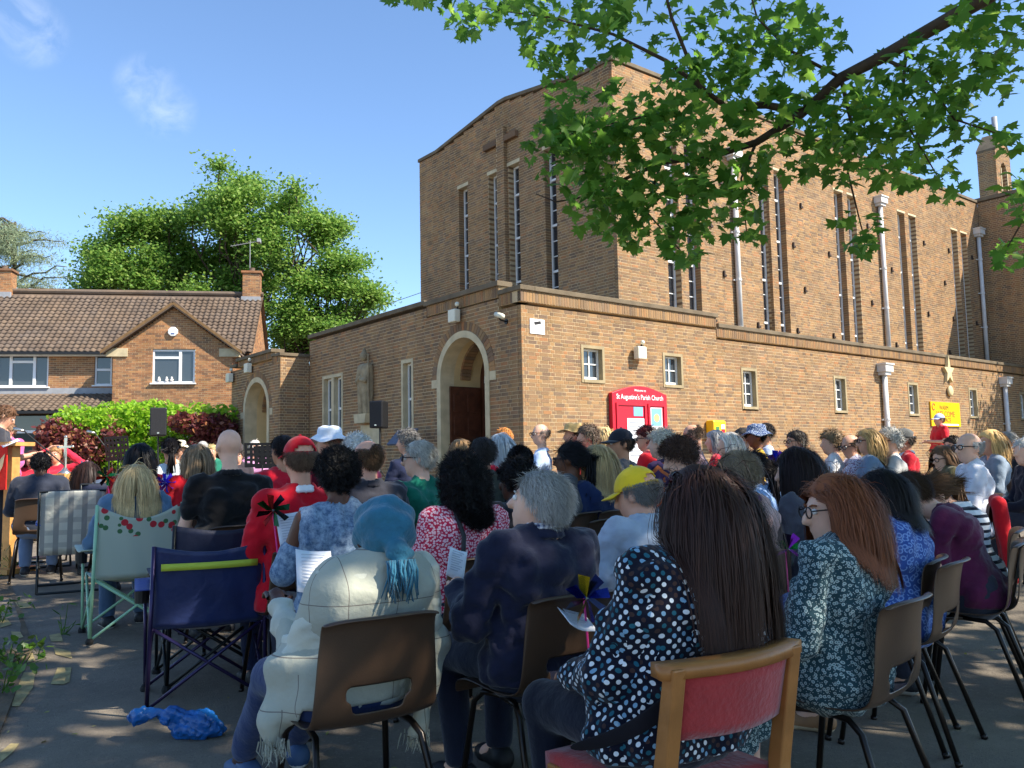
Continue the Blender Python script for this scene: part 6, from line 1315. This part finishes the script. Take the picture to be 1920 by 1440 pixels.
X, Y, Z = np.meshgrid(*f.ax, indexing='ij', sparse=True); f.v = f.v+(.012*np.sin(55*X+4*Z)*np.clip((1.0-Z)*2, 0, 1)).astype(np.float32); f.clip((0, 1, 0), -.002)
V, F = f.mesh(); t = thing('statue', 'weathered stone figure of a robed bishop on the porch wall', 'statue', on_front(5.95, 2.52), RF); link('figure', mesh_np('figure', V, F, [mat('weathered_stone', (150, 134, 106), .9, .3, 5, .5, 30)], True), t); MB().prism([(-.25, -.16), (.25, -.16), (.3, 0.06), (-.3, .06)], -.26, -.002, lambda a, b, d: (a, d, b)).build('corbel', STONE, t)
o = box('stone_plaque', -.48, .48, -.04, -.003, -.5, 0, STONE, None, .01, on_front(5.83, 2.31), (0, 0, RF)); tag(o, 'pale stone foundation plaque set below the carved figure', 'plaque')
t = thing('leaflet_stand', 'grey leaflet stand with sheets beside the porch door', 'stand', cw(-.55, 3.45, gz(0, 18)), RF); box('post', -.03, .03, -.03, .03, 0, 1.3, BLACK, t); MB().add([(-.4, -.18, 1.3), (.4, -.18, 1.3), (.4, .12, 1.62), (-.4, .12, 1.62), (-.4, -.15, 1.27), (.4, -.15, 1.27), (.4, .15, 1.59), (-.4, .15, 1.59)], [(0, 1, 2, 3), (7, 6, 5, 4), (0, 4, 5, 1), (2, 6, 7, 3), (1, 5, 6, 2), (0, 3, 7, 4)]).build('sloped_board', mat('slate_grey', (84, 92, 110), .5, .1), t); MB().add([(.1, -.14, 1.35), (.32, -.14, 1.35), (.32, .05, 1.56), (.1, .05, 1.56)], [(0, 1, 2, 3)]).build('sheet', PAPER, t)
t = thing('handrail', 'white handrail beside the porch steps', 'handrail', cw(-.3, 1.0, gz(0, 16))); MB().tube([(0, 0, 0), (0, 0, .95), (-.35, .5, 1.1), (-.35, .5, .1)], .022, 8).build('rail', WHITE, t, smooth=True)
a, b = at(640, 590, 48), at(800, 545, 30); MBw = MB().tube([a, (a+b)/2-np.array([0, 0, .15]), b], .012, 5).build('overhead_wire', BLACK, None); tag(MBw, 'thin black overhead wire running from the trees to the church', 'wire')

# ---------------------------------------------------------------- altar, lectern, sound equipment
def w0(px, py, d): q = at(px, py, d); return (q[0], q[1], gz(0, q[1]))
OAK = mat('oak', (196, 142, 78), .5, .2, 14, .1, 60); SILVER = mat('silver', (200, 196, 186), .25, .1, 20, metal=.9)
x, y, g = w0(122, 870, 12.2); t = thing('altar_table', 'light oak altar table under the silver cross', 'table', (x, y, g), -.45); box('top', -.4, .4, -.3, .3, .86, .92, OAK, t, .008); MB().box(-.36, .36, -.26, -.24, .7, .86).build('apron', OAK, t)
for sx in (-.35, .35):
    for sy in (-.22, .22): box('leg', sx-.045, sx+.045, sy-.045, sy+.045, 0, .86, OAK, t)
c = thing('altar_cross', 'silver cross with trefoil ends standing on the altar table', 'cross', (x, y, g+.92), -.45); MB().lathe([(.1, 0), (.1, .015), (.05, .05), (.025, .09)], 14).build('foot', SILVER, c, smooth=True); MB().box(-.016, .016, -.012, .012, .08, .52).build('upright', SILVER, c); MB().box(-.14, -.016, -.012, .012, .37, .4).box(.016, .14, -.012, .012, .37, .4).build('arms', SILVER, c)
for q in ((-.15, .385), (.15, .385), (0, .53)): MB().lathe([(0, -.025), (.022, -.01), (.025, 0), (.022, .01), (0, .025)], 10, (q[0], 0, q[1])).build('finial', SILVER, c, smooth=True)
x, y, g = w0(22, 900, 9.0); t = thing('lectern', 'wooden lectern hung with a red banner', 'lectern', (x, y, g), -.3); box('desk', -.17, .17, -.2, .12, 1.31, 1.35, OAK, t); box('post', -.05, .05, -.05, .05, .05, 1.31, OAK, t); box('base', -.2, .2, -.2, .2, 0, .05, OAK, t)
ban = box('banner', -.16, .16, -.215, -.205, .86, 1.31, mat('red_banner', (226, 40, 30), .8, .08, 6, .2, 20), t); GD = mat('gold_print', (242, 200, 150), .7, .1)
MB().lathe([(0, -.1), (.05, -.04), (.045, .06), (.02, .12), (0, .13)], 10, (0, -.222, 1.02), cap=False).add([(0, -.224, 1.10), (.05, -.224, 1.14), (.145, -.224, 1.23), (.12, -.224, 1.10), (.06, -.224, 1.00)], [(0, 1, 2, 3, 4)]).add([(0, -.224, 1.10), (-.05, -.224, 1.14), (-.145, -.224, 1.23), (-.12, -.224, 1.10), (-.06, -.224, 1.00)], [(4, 3, 2, 1, 0)]).build('dove_emblem', GD, ban)
def speaker(px, pyt, pyb, d, rz, lb):
    a, b = at(px, pyt, d), at(px, pyb, d); h_ = a[2]-b[2]; g = gz(0, d); s = thing('speaker_stand', 'black tripod stand carrying '+lb, 'stand', (a[0], a[1], g), rz, 'speaker stands')
    MB().tube([(0, 0, .35), (0, 0, b[2]-g+.02)], .018, 8).build('pole', BLACK, s); MB().tube([(0, 0, .9), (0, 0, 1.1)], .028, 8).build('collar', BLACK, s)
    for k in range(3): w = k*2.09+.4; MB().tube([(0, 0, .8), (.5*math.cos(w), .5*math.sin(w), .0)], .013, 6).build('leg', BLACK, s)
    t = thing('loudspeaker', lb, 'speaker', (a[0], a[1], b[2]), rz, 'loudspeakers'); w = h_*.56
    MB().prism([(-w/2, -.16), (w/2, -.16), (w*.36, .16), (-w*.36, .16)], 0, h_, lambda p, q, e: (p, q, e)).build('cabinet', BLACK, t, bevel=.025); MB().box(-w*.44, w*.44, -.172, -.161, h_*.04, h_*.96).build('grille', mat('speaker_grille', (30, 30, 34), .7, .1, 200, .4, 300), t, bevel=.01); box('badge', -.02, .02, -.176, -.172, h_*.08, h_*.13, SILVER, t)
speaker(298, 765, 818, 17.5, .35, 'black loudspeaker standing in front of the lime hedge'); speaker(712, 752, 803, 16.5, -.35, 'black loudspeaker standing in front of the porch wall')
def music_stand(px, py, d, rz, lb):
    x, y, g = w0(px, py, d); zt = at(px, py, d)[2]-g; t = thing('music_stand', lb, 'music stand', (x, y, g), rz, 'music stands'); MB().tube([(0, 0, .0), (0, 0, zt-.15)], .012, 6).build('pole', BLACK, t)
    for k in range(3): w = k*2.09; MB().tube([(0, 0, .25), (.28*math.cos(w), .28*math.sin(w), 0)], .01, 6).build('leg', BLACK, t)
    V = []; F = []; nx, nz = 13, 9
    for j in range(nz+1):
        for i in range(nx+1): V.append(((i/nx-.5)*.5, .05*(j/nz), zt-.17+.34*j/nz))
    for j in range(nz):
        for i in range(nx):
            if i % 2 == 1 and j % 2 == 1 and 0 < j < nz-1: continue
            F.append((j*(nx+1)+i, j*(nx+1)+i+1, (j+1)*(nx+1)+i+1, (j+1)*(nx+1)+i))
    o = link('perforated_desk', mesh_np('desk', np.array(V), np.array(F), [BLACK]), t); md = o.modifiers.new('s', 'SOLIDIFY'); md.thickness = .004
    box('lip', -.25, .25, -.05, .0, zt-.185, zt-.17, BLACK, t)
music_stand(222, 840, 12.5, 2.7, 'black perforated music stand in front of the lime hedge'); music_stand(492, 852, 12.5, 3.3, 'black perforated music stand in front of the side porch'); music_stand(505, 856, 13.5, 2.9, 'second black perforated music stand by the side porch')
def mic(p0, p1, p2, d, lb):
    a, b, c = at(*p0, d), at(*p1, d), at(*p2, d); g = gz(0, d); t = thing('microphone_stand', lb, 'microphone', (b[0], b[1], g), 0, 'microphone stands'); o_ = np.array([b[0], b[1], g]); MB().tube([(0, 0, 0), (0, 0, b[2]-g)], .012, 6).build('pole', BLACK, t); MB().lathe([(.14, 0), (.14, .02), (.02, .04)], 14).build('base', BLACK, t); MB().tube([a-o_, c-o_], .009, 6).build('boom', BLACK, t); MB().tube([c-o_, c-o_+np.array([-.12, 0, .03])], [.015, .022], 8).build('microphone', SILVER, t, smooth=True)
mic((120, 872), (88, 845), (45, 808), 10., 'black microphone boom stand beside the lectern'); mic((215, 860), (205, 835), (178, 812), 13., 'black microphone boom stand by the purple hedge')

# ---------------------------------------------------------------- camp chairs and other seats
def fabric(fn, nu, nv, m, name, parent, th=.006):
    V = [fn(i/nu, j/nv) for j in range(nv+1) for i in range(nu+1)]; F = [(j*(nu+1)+i, j*(nu+1)+i+1, (j+1)*(nu+1)+i+1, (j+1)*(nu+1)+i) for j in range(nv) for i in range(nu)]
    o = link(name, mesh_np(name, np.array(V), np.array(F), [m], True), parent); md = o.modifiers.new('s', 'SOLIDIFY'); md.thickness = th; return o
def camp_chair(px, py, rz, label, fab, frame, top=.9, stripe=None, arm=None, wd=.27, scoop=.04):
    q = gpt(px, py) if py else px; t = thing('camp_chair', label, 'chair', (q[0], q[1], gz(q[0], q[1])), rz, 'folding camp chairs'); ft = {}
    for sx in (-1, 1):
        for sy in (-1, 1):
            p_ = np.array([sx*(wd+.02), sy*.25, .0]); ft[sx, sy] = p_; MB().lathe([(.024, 0), (.026, .02), (.018, .04)], 8, tuple(p_)).build('foot', RUBBER, t)
    def tb_(a, b, nm='leg', r=.0095): MB().tube([a, b], r, 8).build(nm, frame, t, smooth=True)
    U = lambda p_: p_+np.array([0, 0, .025])
    for sx in (-1, 1):
        tb_(U(ft[sx, -1]), np.array([sx*wd, -.31, top]), 'back_post', .011); tb_(U(ft[sx, 1]), np.array([sx*(wd+.03), .2, .6]), 'front_post')
        tb_(U(ft[sx, -1]), np.array([sx*wd, .25, .42]), 'cross_tube'); tb_(U(ft[sx, 1]), np.array([sx*wd, -.26, .42]), 'cross_tube')
    for sy in (-1, 1): tb_(U(ft[-1, sy]), np.array([wd, sy*.25, .42]), 'cross_tube'); tb_(U(ft[1, sy]), np.array([-wd, sy*.25, .42]), 'cross_tube')
    fabric(lambda u, v: ((u-.5)*2*wd, -.25-.06*v-.035*math.sin(math.pi*u)*(1-.3*v)+.004*math.sin(23*u+5*v), .42+(top-.42)*v-scoop*math.sin(math.pi*u)*v**3), 14, 14, fab, 'back_panel', t)
    fabric(lambda u, v: ((u-.5)*2*wd, -.25+.5*v, .42-.05*math.sin(math.pi*u)*math.sin(math.pi*v)), 10, 10, fab, 'seat_panel', t)
    for sx in (-1, 1):
        fabric(lambda u, v: (sx*(wd+.0+.085*u), -.28+.52*v, .62-.025*math.sin(math.pi*v)-.0*u), 3, 8, arm or fab, 'armrest', t); MB().lathe([(.038, -.1), (.042, 0.0)], 12, (sx*(wd+.045), .16, .60), cap=False).build('cup_holder', BLACK, t)
    if stripe: fabric(lambda u, v: ((u-.5)*1.75*wd, -.319-.032*math.sin(math.pi*u)+.03*(1-v)*0, .715+.035*v+.0*u), 10, 1, stripe, 'reflective_stripe', t, .003)
    return t
NAVYF = mat('navy_nylon', (18, 34, 78), .5, .15, 9, .3, 14, spec=.4, sheen=.2); DNAVY = mat('dark_navy_nylon', (26, 32, 56), .6, .15, 9, .3, 14); PURP = mat('purple_tube', (50, 42, 78), .3, .05, 5, metal=.5); LIME = mat('lime_band', (176, 190, 60), .6, .05); MINTT = mat('mint_tube', (150, 196, 160), .35, .05, 5); BLK = mat('black_tube', (26, 30, 32), .35, .05, 5, metal=.3); TEALN = mat('blue_nylon', (42, 62, 128), .55, .12, 9, .3, 14)
camp_chair(382, 1305, .42, 'near navy blue camp chair with lime stripe and purple legs', NAVYF, PURP, .84, LIME, TEALN)
camp_chair(402, 1268, .5, 'dark navy camp chair with pale piping behind the near blue chair', DNAVY, BLK, .9, None, DNAVY)
m, n, l, b = newmat('cherry_print'); b.inputs['Roughness'].default_value = .85; tcn = n.new('ShaderNodeTexCoord')
def _v(sc, thr, off):
    mp = n.new('ShaderNodeMapping'); mp.inputs['Location'].default_value = (off, off*2, off); l.new(tcn.outputs['Object'], mp.inputs[0]); v = n.new('ShaderNodeTexVoronoi'); v.inputs['Scale'].default_value = sc; l.new(mp.outputs[0], v.inputs['Vector']); q = n.new('ShaderNodeMath'); q.operation = 'LESS_THAN'; q.inputs[1].default_value = thr; l.new(v.outputs['Distance'], q.inputs[0]); return q.outputs[0]
sx_ = n.new('ShaderNodeSeparateXYZ'); l.new(tcn.outputs['Object'], sx_.inputs[0]); hi_ = n.new('ShaderNodeMath'); hi_.operation = 'GREATER_THAN'; hi_.inputs[1].default_value = .70; l.new(sx_.outputs[2], hi_.inputs[0])
col = (*lin((168, 178, 164)), 1)
for sc, thr, off, cc in ((16, .28, 3.3, (60, 104, 66)), (13, .30, 0., (176, 36, 50))):
    mk = n.new('ShaderNodeMath'); mk.operation = 'MULTIPLY'; l.new(_v(sc, thr, off), mk.inputs[0]); l.new(hi_.outputs[0], mk.inputs[1]); mx = n.new('ShaderNodeMix'); mx.data_type = 'RGBA'; l.new(mk.outputs[0], mx.inputs['Factor'])
    if isinstance(col, tuple): mx.inputs['A'].default_value = col
    else: l.new(col, mx.inputs['A'])
    mx.inputs['B'].default_value = (*lin(cc), 1); col = mx.outputs['Result']
l.new(col, b.inputs['Base Color']); CHERRY = m
camp_chair(np.array(DC[0].location)+np.array([-math.sin(DC[0].rotation_euler[2])*.06, math.cos(DC[0].rotation_euler[2])*.06, 0]), None, DC[0].rotation_euler[2], 'mint green camp chair with cherry print back', CHERRY, MINTT, .92, None, CHERRY, .27, .1)
cols_scale = 9.; CHECK = pat('plaid', (176, 176, 168), (116, 120, 124))
def lawn_chair(px, py, rz, label, fab, seatm):
    q = gpt(px, py); t = thing('folding_chair', label, 'chair', (q[0], q[1], gz(q[0], q[1])), rz, 'folding lawn chairs'); 
    for sx in (-.27, .27):
        MB().tube([(sx, .3, .02), (sx, .1, .3), (sx, -.14, .36), (sx, -.34, .9)], .011, 8).build('back_post', BLK, t, smooth=True); MB().tube([(sx, -.34, .02), (sx, .0, .36), (sx, .24, .6)], .011, 8).build('cross_leg', BLK, t, smooth=True); box('armrest', sx-.025, sx+.025, -.24, .26, .6, .625, seatm, t, .008)
    MB().tube([(-.27, -.34, .9), (.27, -.34, .9)], .011, 8).build('top_bar', BLK, t); MB().tube([(-.27, .3, .02), (.27, .3, .02)], .011, 8).build('floor_bar', BLK, t); MB().tube([(-.27, -.34, .02), (.27, -.34, .02)], .011, 8).build('floor_bar', BLK, t)
    fabric(lambda u, v: ((u-.5)*.53, -.14-.2*v-.03*math.sin(math.pi*u), .33+.57*v), 8, 8, fab, 'back_panel', t); fabric(lambda u, v: ((u-.5)*.53, -.14+.42*v, .36-.03*math.sin(math.pi*u)), 8, 8, seatm, 'seat_panel', t)
lawn_chair(75, 1062, .55, 'folding lawn chair with grey checked back behind the man in slate jacket', CHECK, DNAVY); lawn_chair(132, 1105, .5, 'empty folding lawn chair with pale checked back and blue seat', pat('plaid', (206, 204, 190), (150, 150, 146)), TEALN); lawn_chair(200, 1070, .5, 'folding chair with plain dark blue back', DNAVY, DNAVY)
# red wooden chair under the polka dot blouse
WOOD = mat('beech', (158, 104, 54), .4, .2, 10, .08, 50); REDU = mat('red_upholstery', (160, 44, 44), .85, .1, 14, .3, 60, sheen=.3)
pr = POLKA; rz = pr.rotation_euler[2]+.02; c_, s_ = math.cos(rz), math.sin(rz); q = (pr.location[0]-s_*.02, pr.location[1]+c_*.02, pr.location[2])
t = thing('wooden_chair', 'beech wooden chair with red padded back and seat', 'chair', q, rz)
for sx in (-1, 1):
    MB().prism([(-.24, .0), (-.2, .0), (-.205, .45), (-.265, .76), (-.305, .76), (-.25, .44)], sx*.215-.022, sx*.215+.022, lambda a, b, d: (d, a, b)).build('rear_leg', WOOD, t, bevel=.005); box('front_leg', sx*.215-.02, sx*.215+.02, .2, .24, 0, .4, WOOD, t, .005); box('side_rail', sx*.215-.015, sx*.215+.015, -.21, .2, .34, .4, WOOD, t)
fabric(lambda u, v: ((u-.5)*.52, -.285-.05*math.sin(math.pi*u)*1.0-.035*v*0-.05*(v-.5)*0, .735+.0*u+.034*v), 12, 1, WOOD, 'top_rail', t, .06)
fabric(lambda u, v: ((u-.5)*.40, -.25-.045*math.sin(math.pi*u)-.035*v, .575+.155*v), 10, 6, REDU, 'back_pad', t, .035); fabric(lambda u, v: ((u-.5)*.45, -.2+.46*v, .425+.02*math.sin(math.pi*u)*math.sin(math.pi*v)), 10, 10, REDU, 'seat_pad', t, .05)
# empty / part hidden chairs on the right
for px_, py_, rz_, lb in ((1835, 1300, 1.1, 'empty brown stacking chair with a white paper on its seat'), (1660, 1375, 1.0, 'brown stacking chair tucked behind the red haired person'), (1800, 1150, 1.1, 'brown stacking chair under the red draped coat'), (1098, 1198, .75, 'empty brown stacking chair in front of the navy denim jacket')):
    q = gpt(px_, py_); stack_chair(q[0], q[1], rz_, lb)
    if 'paper' in lb: o = box('song_sheet', -.1, .1, -.07, .07, .442, .446, PAPER, None, 0, (q[0], q[1], gz(*q[:2])+.006), (0, 0, rz_+.5)); tag(o, 'folded white sheet lying on the empty brown chair', 'paper')
    if 'coat' in lb:
        f = Field((-.34, -.42, .2), (.34, .02, .92), .014); f.cap((-.19, -.28, .8), (.19, -.28, .8), .04, None, .03)
        for k in range(7): x = -.2+.066*k; f.cap((x, -.285, .78), (x*1.25, -.33, .30+.05*math.sin(k*2.1)), .035, .045, .02)
        f.folds(.008, 30, 3, (1, .4, .15)); V, F = f.mesh(); o = link('draped_coat', mesh_np('coat', V, F, [cloth((196, 22, 34))], True), None, (q[0], q[1], gz(*q[:2])), (0, 0, rz_)); tag(o, 'bright red coat draped over a chair back', 'coat')
# ---------------------------------------------------------------- sheets, pinwheels, bag
LTXT = mat('faint_print', (196, 200, 210), .8, 0)
def sheet(px, py, d, w_, h_, rot, lb):
    p_ = at(px, py, d); t = thing('song_sheet', lb, 'paper', tuple(p_), 0, 'song sheets'); t.rotation_euler = rot
    fabric(lambda u, v: ((u-.5)*w_, .012*math.sin(math.pi*u), (v-.5)*h_), 6, 4, PAPER, 'page', t, .002)
    for k in range(9): box('text_line', -.36*w_, (.3-.1*(k % 3))*w_, -.003, -.0022, h_*(.36-.08*k), h_*(.36-.08*k)+.004, LTXT, t)
sheet(590, 1070, 3.28, .14, .17, (-.5, .12, .55), 'white song sheet held by the person in the teal headwrap'); sheet(545, 992, 4.4, .13, .17, (-.3, -.1, .5), 'white song sheet held by the person in bleached denim'); sheet(857, 1056, 3.5, .08, .12, (-.35, .35, .5), 'folded white song sheet held by the man in the navy jacket'); sheet(1083, 1160, 2.95, .12, .1, (-1.1, .3, .6), 'white song sheet on the lap of the person in polka dots'); sheet(20, 830, 8.75, .2, .16, (-1.1, .1, -.9), 'white reading sheet held by the standing man'); sheet(318, 905, 7.4, .12, .16, (-.5, .1, .4), 'white song sheet held by the person with black ponytail')
def pinwheel(px, py, d, cols, lb, sc=1.):
    p_ = at(px, py, d); t = thing('pinwheel', lb, 'pinwheel', tuple(p_), .4, 'foil pinwheels'); t.scale = (sc,)*3
    MB().tube([(0, .02, 0), (.03, .05, -.22)], .004, 6).build('stick', mat('pink_stick', (236, 70, 150), .4, 0), t)
    for k in range(8):
        w = k*math.pi/4; a = np.array([math.cos(w), 0, math.sin(w)]); b = np.array([math.cos(w+.75), 0, math.sin(w+.75)]); MB().add([(0, 0, 0), a*.075+np.array([0, -.03, 0]), a*.05+b*.045, b*.03+np.array([0, .012, 0])], [(0, 1, 2), (0, 2, 3)]).build('vane', mat('foil%d_%d_%d' % cols[k % len(cols)], cols[k % len(cols)], .18, .1, 10, metal=.75), t)
    MB().lathe([(0, -.006), (.009, 0), (0, .006)], 8).build('hub', SILVER, t)
pinwheel(512, 957, 4.35, [(20, 70, 34), (30, 26, 30), (190, 40, 40)], 'dark green and red foil pinwheel beside the red jumper'); pinwheel(1100, 1122, 2.95, [(24, 40, 150), (20, 24, 60), (220, 190, 40)], 'blue and yellow foil pinwheel beside the polka dot blouse'); pinwheel(1478, 1030, 3.5, [(30, 130, 70), (150, 40, 150), (40, 30, 60)], 'green and purple foil pinwheel in front of the teal floral dress', .8); pinwheel(200, 893, 7.3, [(30, 140, 80), (200, 50, 40), (20, 30, 40)], 'red and green foil pinwheel held by the little girl'); pinwheel(311, 905, 7.2, [(50, 60, 220), (120, 60, 200)], 'violet blue foil pinwheel in front of the black ponytail'); pinwheel(1455, 865, 6.2, [(40, 50, 190), (120, 50, 150)], 'indigo foil pinwheel beside the light blue shirt')
q = gpt(325, 1385); t = thing('plastic_bag', 'knotted shiny blue plastic bag on the tarmac under the near camp chair', 'bag', (q[0], q[1], gz(*q[:2])), .2)
f = Field((-.28, -.15, -.01), (.28, .15, .24), .0065); f.ell((.1, 0, .06), (.1, .07, .065)); f.ell((.15, -.015, .035), (.075, .06, .04)); f.ell((-.01, 0, .1), (.05, .04, .04)); f.cap((-.03, 0, .12), (-.15, .01, .115), .014, .03, .02); f.cap((-.15, .01, .12), (-.19, .02, .10), .036, .016, .01); f.cap((-.15, .01, .12), (-.175, -.02, .07), .03, .008, .01); f.cap((0, 0, .1), (.03, 0, .02), .02, .025, .02); f.cap((.2, -.01, .05), (.235, .0, .03), .03, .008, .01)
f.folds(-.005, 90, 8, (.5, .8, 1.)); f.folds(-.003, 200, 5, (.6, 1, 1.)); f.clip((0, 0, -1), 0.); V, F = f.mesh(); link('bag_body', mesh_np('bag', V, F, [mat('blue_polythene', (20, 84, 150), .3, .25, 30, .3, 60, spec=.5)], True), t)
